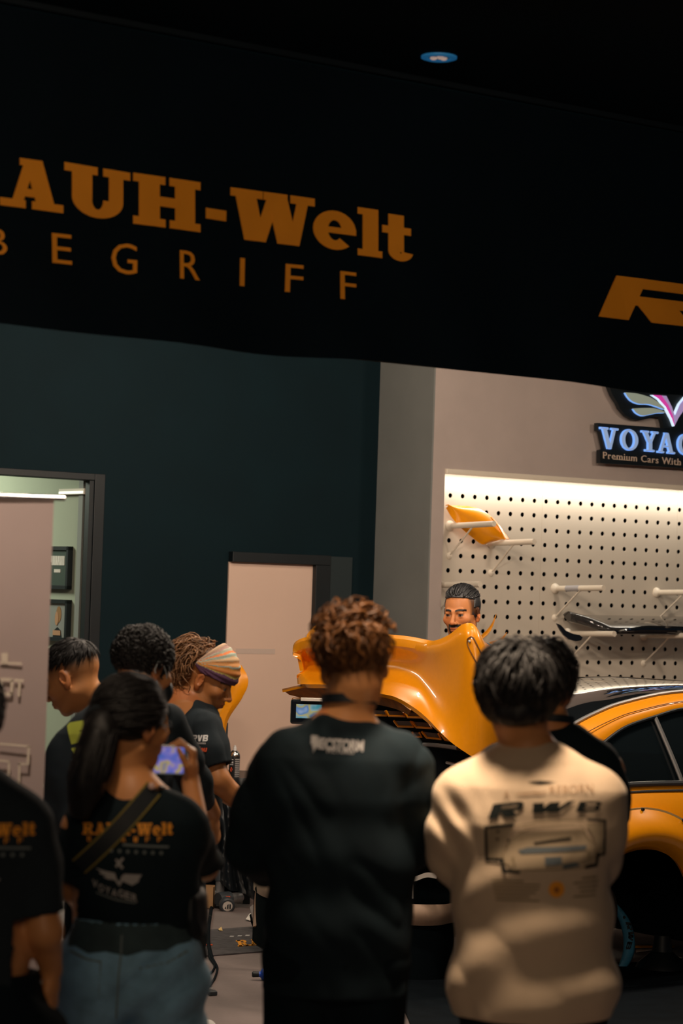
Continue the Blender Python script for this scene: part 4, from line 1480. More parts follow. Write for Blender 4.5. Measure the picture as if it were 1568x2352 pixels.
    if shoe:
        for sg_, (hp, kn, an) in zip((-1, 1), legs):
            g0 = V3(an[0], an[1], 0)
            Sh = Field(g0 - V3(.3, .3, .01), g0 + V3(.3, .3, .16), .006)
            a0, a1 = g0 - fwd * .055 + V3(0, 0, .045), g0 + fwd * .17 + V3(0, 0, .038)
            Sh.add(s_slab(a0, a1, .042, .046, .05, .036, lat), .01); Sh.add(s_rcone(g0 + V3(0, 0, .05), g0 + V3(0, 0, .10), .046, .044), .03)
            Sh.mod(lambda a, X, Y, Z: np.maximum(a, np.maximum(-Z + .002, Z - .115)))
            v4, f4 = Sh.mesh(1); np_mesh('shoe', v4, f4, shoe, root)
    print('figure', label[:30], round(time.time() - T0, 1), len(vs))
    return out


def add_hair(fig, m, cap, *locks, name='hair'):
    v, f = merge(cap, *locks)
    return np_mesh(name, v, f, m, fig['root'])


# ---- 1. man in the middle, seen from behind ------------------------------------------------
Y1 = 6.1
c1 = Q(812, 1527, Y1)
H1 = Head(c1, (.04, 1, -.20), 1.0, roll=.13, skin=(.64, .28, .105))
J = dict(neck=Q(788, 1672, Y1 + .0), shL=Q(645, 1765, Y1), shR=Q(932, 1765, Y1), elL=Q(588, 1955, Y1 + .05), elR=Q(950, 1945, Y1 + .06),
         wrL=Q(650, 1985, Y1 + .28), wrR=Q(900, 1985, Y1 + .28), hip=Q(770, 2190, Y1))
sh = dict(m=M['tee_black'], hem=Q(768, 2278, Y1), neck=(Q(789, 1622, Y1 + .02), (.070, .078, .052)), collar=(.068, .078, -.036, .012),
          nodes=[(Q(789, 1682, Y1), .085, .07), (Q(787, 1740, Y1), .185, .112), (Q(784, 1830, Y1), .200, .13), (Q(777, 1960, Y1), .182, .135),
                 (Q(770, 2120, Y1), .176, .135), (Q(766, 2330, Y1), .184, .14)],
          sleeves=[dict(pts=[Q(650, 1755, Y1), Q(598, 1880, Y1 + .02), Q(585, 1950, Y1 + .05), Q(618, 1985, Y1 + .17)], r=(.072, .074, .072, .070)),
                   dict(pts=[Q(928, 1755, Y1), Q(946, 1880, Y1 + .02), Q(952, 1930, Y1 + .05), Q(938, 1958, Y1 + .14)], r=(.072, .066, .062, .060))],
          folds=[folds(1.2, .005, 9, 3), folds(7.7, .006, 6, 5, (.6, 0, .8)), folds(9.1, .004, 16, 4, (-.5, .3, .8))])
MAN1 = figure('person seen from behind at centre in an oversized dark tee, brown tousled hair, black lanyard', H1, J, sh,
              dict(m=M['trouser'], w=(.165, .12)), M['shoe_black'], face=False, colour=dict(eyes=False, brow=0,
              shave=lambda x, y, z: np.clip((z + .055 - .3 * np.maximum(y, -.02)) / .05, 0, 1) * (y < .04) * .85, hair_tint=(.03, .018, .010)))
keep1 = lambda x, y, z: np.maximum(np.maximum(-.058 - z + .9 * np.maximum(y - .0, 0), y - .085), np.where((np.abs(x) > .066) & (z < .02) & (y > -.035), .02, -.1))
reg = lambda x, y, z: z > .02 - .35 * (y + .05) + 1.1 * max(y, 0) and y < .08
add_hair(MAN1, M['hair_brown'], hair_cap(H1, keep1, .002, noise=.0025, freq=60),
         strands(H1, 520, lambda x, y, z: -.05 < z < .045 and y < .02 and (abs(x) < .064 or z > .032), whorl=(.01, -.075, .10), length=(.025, .04), r=.0030, lift=.001, wild=.25, seed=3, rad=(.0795, .1025, .091)),
         strands(H1, 620, reg, whorl=(.01, -.075, .10), length=(.04, .065), r=.0046, lift=.008, wild=.55, seed=5, rad=(.080, .104, .094)),
         strands(H1, 300, lambda x, y, z: z > .06, whorl=(.01, -.09, .09), length=(.045, .075), r=.0058, lift=.020, wild=.8, seed=4, curl=.7, crad=.008, rad=(.079, .105, .099)))
# neck lanyard
pl = []
for k in range(41):
    a = 2 * math.pi * k / 40
    pl.append(Q(801, 1610, Y1 - .002) + frame((0, 1, 0)) @ V3(.068 * math.cos(a), .070 * math.sin(a), .012 * math.sin(a) * -1))
b = MB(); rows = [[Vector(p) + ZV * (.011 * s_) for p in pl] for s_ in (-1, -.3, .3, 1)]
b.sheet(rows, .0025); o = b.build('lanyard', M['bag_black'], MAN1['root'])
# lettering on the back
ps, w_ = font_polys('MECSTORM', bold=.05, shear=.08, spacing=.93)
o0 = P(716, 1724, Y1 - .2); e1 = P(836, 1731, Y1 - .2); kx = (e1 - o0).length / w_
b_ = [[(x * kx, y * .026) for x, y in p] for p in ps] + [[(-.004, .030), (.014, .030), (.010, .014), (.016, .014), (.002, -.012), (.004, .008), (-.004, .008)]]
decal('lettering', b_, o0, (e1 - o0).normalized(), (0, 0, 1), (0, 1, 0), MAN1['bvh'], M['grey_print'], MAN1['shirt'])
ps, w_ = font_polys('PICTURES', bold=.03, spacing=1.25); o0 = P(750, 1734.5, Y1 - .2); e1 = P(813, 1737, Y1 - .2); kx = (e1 - o0).length / w_
decal('small_lettering', [[(x * kx, y * .0085) for x, y in p] for p in ps], o0, (e1 - o0).normalized(), (0, 0, 1), (0, 1, 0), MAN1['bvh'], M['grey_print'], MAN1['shirt'])

# ---- 2. man in the beige printed shirt ------------------------------------------------------
Y2 = 6.05
c2 = Q(1190, 1602, Y2)
H2 = Head(c2, (.12, 1, -.22), 1.0, roll=.05, skin=(.64, .28, .105))
J = dict(neck=Q(1220, 1742, Y2), shL=Q(1052, 1838, Y2), shR=Q(1378, 1838, Y2), elL=Q(1036, 1978, Y2 + .05), elR=Q(1378, 1978, Y2 + .05),
         wrL=Q(1120, 1990, Y2 + .27), wrR=Q(1310, 1990, Y2 + .27), hip=Q(1222, 2260, Y2))
sh = dict(m=M['tee_beige'], hem=Q(1222, 2334, Y2), h=.005, neck=(Q(1220, 1690, Y2 + .03), (.068, .078, .052)), collar=(.066, .078, -.034, .012),
          nodes=[(Q(1221, 1752, Y2), .085, .07), (Q(1219, 1806, Y2), .188, .112), (Q(1217, 1890, Y2), .206, .135), (Q(1220, 2000, Y2), .186, .138),
                 (Q(1222, 2120, Y2), .184, .138), (Q(1222, 2220, Y2), .186, .134), (Q(1222, 2275, Y2), .196, .132), (Q(1222, 2350, Y2), .185, .135)],
          sleeves=[dict(pts=[Q(1056, 1830, Y2), Q(1036, 1920, Y2 + .01), Q(1036, 1978, Y2 + .04), Q(1080, 1992, Y2 + .18), Q(1115, 1990, Y2 + .27)], r=(.066, .058, .056, .05, .042)),
                   dict(pts=[Q(1372, 1830, Y2), Q(1380, 1920, Y2 + .01), Q(1378, 1978, Y2 + .04), Q(1345, 1992, Y2 + .18), Q(1312, 1990, Y2 + .27)], r=(.066, .056, .054, .05, .042))],
          folds=[folds(2.2, .0025, 7, 3), folds(4.1, .0025, 5, 5, (.8, .1, .45), False), folds(12.5, .0025, 9, 3, (-.6, .2, .7))])
def drape(X, Y, Z):                                    # long soft folds round the small of the back and at the left armpit
    w = np.clip((1.32 - Z) / .15, 0, 1)
    f = .0035 * w * np.sin((Z * 1.0 - .55 * X + .5 * (X - .45) ** 2) * 34 + 1.5 * vnoise(X * 5, Y * 5, Z * 4))
    v = np.clip(1 - np.abs(X - .29) / .09, 0, 1) * np.clip(1 - np.abs(Z - 1.23) / .13, 0, 1)
    return f + .006 * v * np.sin((X + .7 * Z) * 90)
sh['folds'].append(drape)
MAN2 = figure('person seen from behind in a beige long-sleeved shirt with a printed car, black hair', H2, J, sh,
              dict(m=M['trouser'], w=(.17, .125), top=Q(1222, 2215, Y2)), M['shoe_black'], face=False, colour=dict(eyes=False, brow=0,
              shave=lambda x, y, z: np.clip((z + .09) / .03, 0, 1) * (y < .03) * .9, hair_tint=(.012, .010, .008)))
keep2 = lambda x, y, z: np.maximum(np.maximum(-.085 - z + .9 * np.maximum(y + .03, 0), y - .085), np.where((np.abs(x) > .07) & (z < -.0) & (y > -.03), .02, -.1))
reg2 = lambda x, y, z: z > -.05 + 1.0 * max(y, 0) and y < .08
add_hair(MAN2, M['hair_black'], hair_cap(H2, keep2, .010, noise=.006, freq=40, extra=[H2.ell((0, -.075, -.045), (.058, .035, .045))]),
         strands(H2, 1300, reg2, whorl=(.015, -.06, .115), length=(.06, .10), r=.0042, lift=.012, wild=.30, seed=13, rad=(.090, .112, .098), down=.0),
         strands(H2, 260, lambda x, y, z: z < -.03 and y < -.05, whorl=(0, -.05, .12), length=(.05, .075), r=.0036, lift=.004, wild=.2, seed=14, rad=(.084, .110, .10), down=.3))
SB2 = MAN2['bvh']; S2 = MAN2['shirt']; YB = Y2 - .25
def back_map(px, py): q = P(px, py, YB); return (q.x, q.z)
def dec(name, polys, m, off=.0025): return decal(name, polys, (0, YB, 0), (1, 0, 0), (0, 0, 1), (0, 1, 0), SB2, m, S2, off)
def bm_(pts): return [back_map(*p) for p in pts]
# perspective of the pressed prints: rays run straight back, so draw at the depth of the back itself
YB = Y2 - .135
0 and dec('collar_head_shadow', [bm_([(1146, 1722), (1180, 1700), (1262, 1700), (1304, 1728), (1300, 1742), (1284, 1746), (1276, 1764), (1262, 1762), (1250, 1772), (1236, 1768), (1232, 1792), (1214, 1800), (1208, 1776), (1194, 1760), (1180, 1758), (1172, 1742), (1160, 1744), (1152, 1734)])], M['print_dark'])  # not drawn: painted shadow of the head on the collar
dec('neck_dark_bar', [bm_([(1210, 1797), (1240, 1794), (1280, 1797), (1240, 1801)])], M['print_dark'])  # thin dark bar below the collar
ps, w_ = font_polys('A', bold=-.01); a0 = back_map(1156, 1834); a1 = back_map(1170, 1832)
dec('slogan_lettering', [[(a0[0] + x * (a1[0] - a0[0]) / w_, a0[1] + y * .020) for x, y in p] for p in ps] + [bm_([(1178, 1823), (1196, 1822), (1212, 1821), (1226, 1819), (1240, 1820), (1254, 1818), (1254, 1821), (1236, 1824), (1222, 1823), (1206, 1826), (1190, 1825)])] +
    (lambda L: [[(L[0][0] + x * L[2] / L[3], L[0][1] + x / L[3] * L[4] + y * .021) for x, y in p] for p in L[1]])
    ((lambda q, e, f: (q, f[0], e[0] - q[0], f[1], e[1] - q[1]))(back_map(1262, 1824), back_map(1366, 1822), font_polys('REBORN', bold=-.012))), M['print_faint'])
def word(font, text, x0, yb0, x1, yb1, hpx, gap=.12, shear=.28):
    ps, w_ = layout(font, text, gap, shear); w_ += shear
    out = []
    for p in ps: out.append([back_map(x0 + (x1 - x0) * x / w_, yb0 + (yb1 - yb0) * x / w_ - hpx * y) for x, y in p])
    return out
dec('racing_lettering', word(RACE, 'R', 1120, 1882, 1208, 1872, 33) + word(RACE, 'W', 1208, 1868, 1326, 1863, 23) + word(RACE, 'B', 1322, 1866, 1390, 1868, 24), M['print_dark'])
def line_(pts, w): # ribbon polygon pieces in photo px
    out = []
    for (x0, y0), (x1, y1) in zip(pts[:-1], pts[1:]):
        dx, dy = x1 - x0, y1 - y0; L = math.hypot(dx, dy) + 1e-6; nx, ny = -dy / L * w / 2, dx / L * w / 2; ex, ey = dx / L * w / 3, dy / L * w / 3
        out.append(bm_([(x0 - ex + nx, y0 - ey + ny), (x1 + ex + nx, y1 + ey + ny), (x1 + ex - nx, y1 + ey - ny), (x0 - ex - nx, y0 - ey - ny)]))
    return out
dec('drawn_corner_brackets', line_([(1178, 1893), (1116, 1901), (1118, 1976), (1152, 1976)], 7) + line_([(1152, 1976), (1157, 2000), (1190, 2001)], 8) +
    line_([(1352, 1885), (1394, 1889), (1392, 1966), (1376, 1968)], 6) + line_([(1376, 1964), (1372, 1990), (1346, 1993)], 8), M['print_dark'])
dec('drawn_car_shade', [bm_([(1158, 1952), (1168, 1932), (1195, 1912), (1335, 1905), (1368, 1940), (1372, 1965), (1355, 1985), (1180, 1995), (1158, 1980)]), bm_([(1122, 1904), (1180, 1896), (1160, 1935), (1154, 1970), (1122, 1972)]), bm_([(1345, 1892), (1390, 1893), (1388, 1962), (1376, 1962), (1368, 1930)])], mat('faded_tan_print', (.40, .30, .19), .85), .0018)
dec('drawn_car_outline', line_([(1186, 1897), (1230, 1888), (1290, 1884), (1340, 1886)], 2.2) + line_([(1200, 1900), (1250, 1896), (1320, 1894)], 1.6) + line_([(1160, 1950), (1168, 1932), (1195, 1912), (1215, 1906)], 2) +
    line_([(1338, 1900), (1350, 1925), (1370, 1940), (1372, 1962)], 2) + line_([(1155, 1960), (1158, 1985), (1180, 1998), (1330, 1995), (1362, 1985), (1374, 1960)], 2) +
    line_([(1176, 1968), (1180, 1985)], 5) + line_([(1352, 1956), (1354, 1974)], 5) + line_([(1190, 1925), (1230, 1916), (1290, 1912), (1330, 1912)], 1.6), M['print_olive'])
dec('drawn_bumper', [bm_([(1188, 1952), (1210, 1945), (1348, 1942), (1346, 1952), (1196, 1960)]), bm_([(1249, 1967), (1288, 1966), (1289, 1985), (1250, 1986)]), bm_([(1290, 1984), (1325, 1980), (1332, 1990), (1292, 1995)])], M['print_blue'])
dec('drawn_plate', [bm_([(1224, 1934), (1262, 1928), (1310, 1922), (1312, 1928), (1264, 1933), (1226, 1938)])] + [bm_([(x - 4, y), (x, y - 4), (x + 4, y), (x, y + 4)]) for x, y in ((1143, 1910), (1142, 1928), (1167, 1930))], M['print_dark'])
tl = []
for i, (a, c) in enumerate(((1130, 1200), (1131, 1238), (1133, 1236), (1135, 1228), (1138, 1214), (1140, 1236))):
    yy = 2022 + i * 9
    tl += line_([(a, yy), ((a + c) / 2, yy - .5), (c, yy + (0 if i < 5 else 1))], 3.6)
for i, (a, c) in enumerate(((1338, 1374), (1318, 1378), (1330, 1376), (1334, 1372), (1318, 1370))):
    yy = 2018 + i * 10.5
    tl += line_([(a, yy), (c, yy)], 3.4)
dec('print_text_lines', tl, M['print_olive'])
disc = [(1277 + 18.5 * math.cos(2 * math.pi * i / 28), 2042 + 19 * math.sin(2 * math.pi * i / 28)) for i in range(28)]
dec('orange_roundel', [bm_(disc)], M['orange_flat'])
dec('roundel_centre', [bm_([(1277 + 6 * math.cos(2 * math.pi * i / 12), 2043 + 7 * math.sin(2 * math.pi * i / 12)) for i in range(12)])], mat('roundel_brown', (.40, .12, .02), .7), .004)

# ---- 3. man in black behind the beige shirt ---------------------------------------------------
Y3 = 6.9
c3 = Q(1246, 1578, Y3)
H3 = Head(c3, (.42, .9, -.12), 1.0, skin=(.62, .27, .10))
J = dict(neck=Q(1268, 1696, Y3), shL=Q(1130, 1770, Y3), shR=Q(1388, 1770, Y3 + .03), elL=Q(1125, 1950, Y3 + .1), elR=Q(1388, 1930, Y3 + .08),
         wrL=Q(1200, 1960, Y3 + .3), wrR=Q(1330, 1960, Y3 + .3), hip=Q(1272, 2130, Y3))
sh = dict(m=M['tee_black'], hem=Q(1285, 2150, Y3), neck=(Q(1270, 1652, Y3 + .03), (.066, .075, .050)), collar=(.064, .074, -.034, .012),
          nodes=[(Q(1270, 1706, Y3), .085, .07), (Q(1268, 1756, Y3), .170, .11), (Q(1268, 1840, Y3), .180, .125), (Q(1274, 1980, Y3), .16, .125), (Q(1274, 2200, Y3), .155, .12)],
          sleeves=[dict(pts=[Q(1140, 1765, Y3), Q(1128, 1880, Y3 + .06)], r=(.064, .066)),
                   dict(pts=[Q(1378, 1765, Y3), Q(1390, 1830, Y3 + .02), Q(1396, 1884, Y3 + .05)], r=(.062, .064, .066))],
          folds=[folds(3.9, .005, 8, 3), folds(6.6, .005, 7, 5, (.5, 0, .8))])
MAN3 = figure('person in a plain black tee standing mostly hidden behind the beige printed shirt', H3, J, sh, dict(m=M['trouser'], w=(.150, .105), r=(.088, .075, .068)), M['shoe_black'], face=False,
              colour=dict(eyes=False, brow=1, shave=lambda x, y, z: np.clip((z + .06) / .03, 0, 1) * (y < .02) * .85, hair_tint=(.015, .012, .010)))
keep3 = lambda x, y, z: np.maximum(np.maximum(-.055 - z + .9 * np.maximum(y, 0), y - .085), np.where((np.abs(x) > .07) & (z < .015) & (y > -.035), .02, -.1))
add_hair(MAN3, M['hair_black'], hair_cap(H3, keep3, .012, noise=.005),
         strands(H3, 700, lambda x, y, z: z > .0 + .9 * max(y, 0), whorl=(.01, -.06, .11), length=(.05, .08), r=.004, lift=.010, wild=.4, seed=23, rad=(.086, .108, .098)))
pl = [Q(1262, 1655, Y3 + .004) + frame((0, 1, 0)) @ V3(.068 * math.cos(2 * math.pi * k / 40), .070 * math.sin(2 * math.pi * k / 40), -.012 * math.sin(2 * math.pi * k / 40)) for k in range(41)]
b = MB(); b.sheet([[Vector(p) + ZV * (.010 * s_) for p in pl] for s_ in (-1, -.3, .3, 1)], .0025); b.build('lanyard', M['bag_black'], MAN3['root'])
# ---- 4. bearded man behind the car ------------------------------------------------------------
Y4 = 12.42
H4 = Head(Q(1060, 1408, Y4), (-.42, -.85, -.13), 1.11, roll=-.03, skin=(.66, .26, .095))
J = dict(neck=Q(1074, 1478, Y4 + .12), shR=Q(1000, 1512, Y4 + .2), shL=Q(1140, 1520, Y4 + .22), elR=Q(980, 1640, Y4 + .45), elL=Q(1172, 1640, Y4 + .45),
         wrR=Q(1010, 1700, Y4 + .35), wrL=Q(1150, 1700, Y4 + .35), hip=Q(1078, 1740, 13.25))
sh = dict(m=mat('teal_black_cotton', (.030, .062, .080), .85, var=.2, vscale=20, bump=.12, bscale=350, sheen=.2), hem=Q(1078, 1780, 13.25), h=.006, neck=(Q(1073, 1464, Y4 + .10), (.070, .080, .055)),
          nodes=[(Q(1074, 1488, Y4 + .14), .09, .075), (Q(1072, 1522, Y4 + .22), .18, .11), (Q(1075, 1600, Y4 + .45), .19, .12), (Q(1078, 1850, 13.25), .17, .12)],
          sleeves=[dict(pts=[Q(1004, 1508, Y4 + .2), Q(986, 1600, Y4 + .38)], r=(.064, .066)), dict(pts=[Q(1134, 1516, Y4 + .22), Q(1165, 1600, Y4 + .4)], r=(.066, .066))],
          folds=[folds(5.5, .005, 9, 4)])
MAN4 = figure('bearded person with slicked-back dark hair looking down behind the raised orange car lid', H4, J, sh, dict(m=M['trouser'], w=(.16, .115)), M['shoe_black'], h=.0036,
              colour=dict(beard=1.0, brow=1.0, stubble=.5, hair_tint=(.016, .013, .012),
                          shave=lambda x, y, z: .85 * np.clip((.050 - np.abs(y + .0) ) / .02, 0, 1) * (z > -.005) * (np.abs(x) > .055) * (y < .048)), stand=(Q(1078, 1740, 13.25)[0], 13.25, 0))
keep4 = lambda x, y, z: np.maximum(np.maximum(.062 - z + .25 * np.maximum(y, 0) - .9 * np.maximum(-y - .005, 0), y - .088), -.02 - z)
keep4b = lambda x, y, z: np.minimum(keep4(x, y, z), np.maximum(np.maximum(y - .032 + .35 * np.maximum(z, 0), -.06 - z), np.where((np.abs(x) > .07) & (z < .027) & (y > -.03), .02, -.1)))
add_hair(MAN4, M['hair_slick'], hair_cap(H4, keep4b, .0045, h=.004, noise=.002, rad=(.0765, .099, .087)),
         strands(H4, 900, lambda x, y, z: z > .068 + .18 * max(y, 0), whorl=(0, .13, .06), length=(.06, .10), r=.0036, lift=.006, wild=.07, seed=33, rad=(.079, .099, .090), sweep=lambda p: (0, -1, .3)))

# ---- 5. man in the striped headscarf ------------------------------------------------------------
Y5 = 9.6
H5 = Head(Q(475, 1561, Y5), (.90, -.16, -.40), 1.02, skin=(.47, .19, .065))  # skin darkened, the shade on the bent face put into its colour
J = dict(neck=Q(412, 1605, Y5 + .0), shR=Q(466, 1677, Y5 - .16), shL=Q(424, 1660, Y5 + .2), elR=Q(500, 1792, Y5 - .22), elL=Q(470, 1790, Y5 + .3),
         wrR=Q(585, 1872, Y5 - .15), wrL=Q(560, 1850, Y5 + .25), hip=Q(408, 1905, Y5))
sh = dict(m=M['tee_grey'], hem=Q(408, 1960, Y5), h=.005, neck=(Q(428, 1598, Y5), (.052, .058, .048)),
          nodes=[(Q(424, 1625, Y5), .085, .075), (Q(436, 1660, Y5), .165, .11), (Q(440, 1740, Y5), .175, .13), (Q(425, 1850, Y5), .165, .135), (Q(410, 2000, Y5), .17, .14)],
          sleeves=[dict(pts=[Q(466, 1676, Y5 - .16), Q(484, 1725, Y5 - .2), Q(497, 1762, Y5 - .215)], r=(.080, .068, .063)),
                   dict(pts=[Q(424, 1660, Y5 + .18), Q(462, 1760, Y5 + .28)], r=(.064, .066))],
          folds=[folds(8.8, .007, 12, 2.5), folds(2.1, .004, 14, 4, (.3, 0, .9))])
MAN5 = figure('person in a striped multicoloured headscarf bending over the bench, seen in profile', H5, J, sh, dict(m=M['trouser'], w=(.155, .115)), M['sneaker'], h=.004,
              colour=dict(brow=.9, stubble=.35, hair_tint=(.03, .02, .014)), arm_r=(.055, .046, .034),
              hands=[dict(wrist=Q(585, 1872, Y5 - .15), f=(.75, .1, -.6), n=(-.4, .2, -.8), thumb=(0, -1, 0), curl=(.5, .55, .55, .6)),
                     dict(wrist=Q(560, 1850, Y5 + .25), f=(.75, -.1, -.6), n=(-.4, -.2, -.8), thumb=(0, 1, 0), curl=(.5, .5, .5, .5))])
# headscarf: wrapped from the brow round to a knot behind the ear
knot = np.array((.07, -.053, .050))
c = H5.c; Fb = Field(c - .17, c + .17, .004)
Fb.add(H5.ell((0, -.008, .046), (.090, .122, .112)), 0)
def scarf(a, X, Y, Z):
    q = H5.loc(np.stack([X, Y, Z], -1)); x, y, z = q[..., 0], q[..., 1], q[..., 2]
    low = (.024 + .55 * np.maximum(-.02 - y, 0)) - z              # lower edge over the brow
    back = (-.053 + .50 * (z - .054)) - y                                                   # behind this line the hair shows
    ang = np.arctan2(z - knot[2], y - knot[1])
    pl_ = .0022 * np.sin(ang * 34) * np.clip((y + .06) / .05, 0, 1)
    return np.maximum(np.maximum(a + pl_, low * .8), back * .8)
Fb.mod(scarf)
v, f = Fb.mesh(1)
q = H5.loc(v); ang = np.degrees(np.arctan2(q[:, 2] - knot[2], q[:, 1] - knot[1])) + 2.5 * vnoise(q[:, 0] * 30, q[:, 1] * 30, q[:, 2] * 30)
BANDS = [(-40, (.10, .04, .09)), (-3, (.12, .05, .11)), (2, (.55, .45, .12)), (5, (.60, .22, .05)), (13, (.68, .30, .06)), (16, (.50, .58, .50)), (19, (.66, .30, .10)), (27, (.62, .40, .22)), (34, (.50, .60, .50)), (41, (.80, .22, .06)),
         (46, (.58, .60, .48)), (52, (.40, .24, .20)), (58, (.62, .42, .28)), (66, (.45, .22, .22)), (71, (.52, .58, .50)), (76, (.55, .14, .20)), (86, (.60, .10, .20)), (92, (.70, .58, .14)), (103, (.5, .3, .2))]
ks = np.array([x for x, _ in BANDS]); cs_ = np.array([c_ for _, c_ in BANDS])
ang2 = np.where(ang < -60, 103, ang)
ii = np.clip(np.searchsorted(ks, ang2, 'right') - 1, 0, len(ks) - 1)
np_mesh('headscarf', v, f, mat('striped_cotton', (.5, .5, .5), .8, attr='Col', bump=.1, bscale=300), MAN5['root'], cs_[ii])
# wavy hair bunched behind
hb = Field(c - .25, c + .25, .005)
hb.add(H5.ell((0, -.085, .010), (.080, .055, .075)), .0); hb.add(H5.ell((0, -.105, -.045), (.075, .045, .060)), .03); hb.add(H5.ell((.02, -.05, .075), (.05, .06, .045)), .03)
hb.mod(lambda a, X, Y, Z: a + .010 * vnoise(X * 38, Y * 38, Z * 38))
add_hair(MAN5, M['hair_light'], hb.mesh(1),
         strands(H5, 520, lambda x, y, z: y < -.055 and z > -.085, whorl=(0, .02, .12), length=(.08, .15), r=.0040, lift=.018, wild=.45, seed=43, rad=(.094, .135, .098), curl=1, crad=.012, seg=10, down=.22),
         strands(H5, 260, lambda x, y, z: y < -.045 + .3 * (z - .054) and z > .05, whorl=(0, .10, .09), length=(.06, .12), r=.0036, lift=.012, wild=.4, seed=44, rad=(.086, .115, .097), curl=1, crad=.008, seg=9))
# printed marks on the chest and sleeve side
bv = MAN5['bvh']; YC = Y5 - .28
def bmap5(px, py): q = P(px, py, YC); return (q.x, q.z)
YC = Y5 - .17
def dec5(name, polys, m): return decal(name, polys, (0, YC, 0), (1, 0, 0), (0, 0, 1), (0, 1, 0), bv, m, MAN5['shirt'], .003, .008)
ps, w_ = layout(RACE, 'RVB', .1, .2); w_ += .2
dec5('chest_lettering', [[bmap5(442 + 39 * x / w_, 1700 - 14 * y - 1.0 * x / w_) for x, y in p] for p in ps], M['white'])
ps, w_ = font_polys('BANGKOK', bold=.02); ps, w_ = font_polys('IIIIIIII', bold=.02, spacing=.9)
dec5('chest_small_lines', [[bmap5(449 + 26 * x / w_, 1705.5 - 4 * y) for x, y in p] for p in ps], M['grey_print'])
ps, w_ = font_polys('T', bold=.06, shear=.2)
dec5('chest_white_mark', [[bmap5(449 + 10 * x / w_, 1722 - 12 * y) for x, y in p] for p in ps], M['white'])
ps, w_ = font_polys('ieu', bold=.06, shear=.2)
dec5('chest_red_mark', [[bmap5(459 + 20 * x / w_, 1722 - 12 * y) for x, y in p] for p in ps], M['red'])

# ---- 6. curly-haired man with the face mask --------------------------------------------------------
Y6 = 8.0
H6 = Head(Q(329, 1533, Y6), (.66, .70, -.28), 1.03, skin=(.52, .22, .08))
J = dict(neck=Q(272, 1622, Y6), shL=Q(150, 1740, Y6 - .03), shR=Q(388, 1668, Y6 + .08), elL=Q(150, 1930, Y6 + .1), elR=Q(446, 1795, Y6 + .2),
         wrL=Q(230, 1980, Y6 + .3), wrR=Q(484, 1868, Y6 + .42), hip=Q(280, 2010, Y6 - .05))
sh = dict(m=M['tee_grey'], hem=Q(280, 2060, Y6), h=.006, neck=(Q(285, 1578, Y6 + .02), (.068, .076, .052)), collar=(.066, .076, -.038, .014),
          nodes=[(Q(270, 1634, Y6), .088, .075), (Q(266, 1690, Y6), .178, .12), (Q(262, 1780, Y6), .195, .14), (Q(270, 1900, Y6), .18, .14), (Q(278, 2120, Y6), .18, .14)],
          sleeves=[dict(pts=[Q(152, 1736, Y6 - .03), Q(148, 1840, Y6 + .05), Q(150, 1950, Y6 + .10)], r=(.076, .074, .076)),
                   dict(pts=[Q(384, 1662, Y6 + .08), Q(428, 1745, Y6 + .15), Q(448, 1795, Y6 + .2), Q(470, 1842, Y6 + .34)], r=(.068, .062, .056, .046))],
          folds=[folds(4.4, .006, 7, 3), folds(8.2, .006, 6, 6, (.7, 0, .6))])
MAN6 = figure('person with short curly black hair and a face mask, yellow-green lettering on the back', H6, J, sh, dict(m=M['trouser'], w=(.165, .12)), M['shoe_black'], h=.0045,
              colour=dict(brow=1, shave=lambda x, y, z: np.clip((z + .04) / .03, 0, 1) * (y < .03) * .8, hair_tint=(.012, .010, .009)), arm_r=(.052, .044, .034),
              hands=[dict(wrist=Q(484, 1868, Y6 + .42), f=(.22, .35, -.9), n=(-.8, .2, -.4), thumb=(.4, -.9, .1), curl=(.75, .8, .85, .9), s=1.08)])
keep6 = lambda x, y, z: np.maximum(np.maximum(-.030 - z + .9 * np.maximum(y - .02, 0), y - .088), np.where((np.abs(x) > .07) & (z < .03) & (y > -.03), .02, -.1))
add_hair(MAN6, M['hair_black'], hair_cap(H6, keep6, .006, noise=.006, freq=80),
         strands(H6, 900, lambda x, y, z: z > -.005 + .8 * max(y - .02, 0), whorl=(0, -.05, .11), length=(.03, .05), r=.0038, lift=.005, wild=.9, seed=53, rad=(.081, .103, .093), curl=1, crad=.006, seg=8))
# mask with ear loop
fm = Field(H6.c - .2, H6.c + .2, .004)
fm.add(H6.ell((0, .085, -.055), (.058, .042, .050)), 0)
fm.mod(lambda a, X, Y, Z: np.maximum(a, -(a + .006)))
fm.mod(lambda a, X, Y, Z: np.maximum(a, .060 - H6.loc(np.stack([X, Y, Z], -1))[..., 1]))
v, f = fm.mesh(1); mk = np_mesh('face_mask', v, f, M['bag_black'], MAN6['root'])
for s_ in (-1, 1):
    b = MB(); b.tube([H6.w(s_ * .045, .075, -.035), H6.w(s_ * .074, .04, -.012), H6.w(s_ * .084, .0, .022), H6.w(s_ * .088, -.022, .018), H6.w(s_ * .086, -.026, -.01), H6.w(s_ * .078, .0, -.04), H6.w(s_ * .05, .065, -.075)], .0022, 6); b.build('ear_loop', M['pale_blue'], mk)
YC = Y6 - .14
def bmap6(px, py): q = P(px, py, YC); return (q.x, q.z)
def dec6(name, polys, m): return decal(name, polys, (0, YC, 0), (1, 0, 0), (0, 0, 1), (0, 1, 0), MAN6['bvh'], m, MAN6['shirt'], .003, .012)
dec6('back_lettering', [[bmap6(*p) for p in pts] for pts in ([(146, 1664), (206, 1652), (262, 1648), (256, 1680), (200, 1676), (180, 1679), (180, 1681), (200, 1678), (256, 1684), (246, 1700), (190, 1703), (162, 1711)],
     [(162, 1720), (190, 1712), (245, 1706), (232, 1732), (176, 1740), (168, 1733)])], M['lime'])
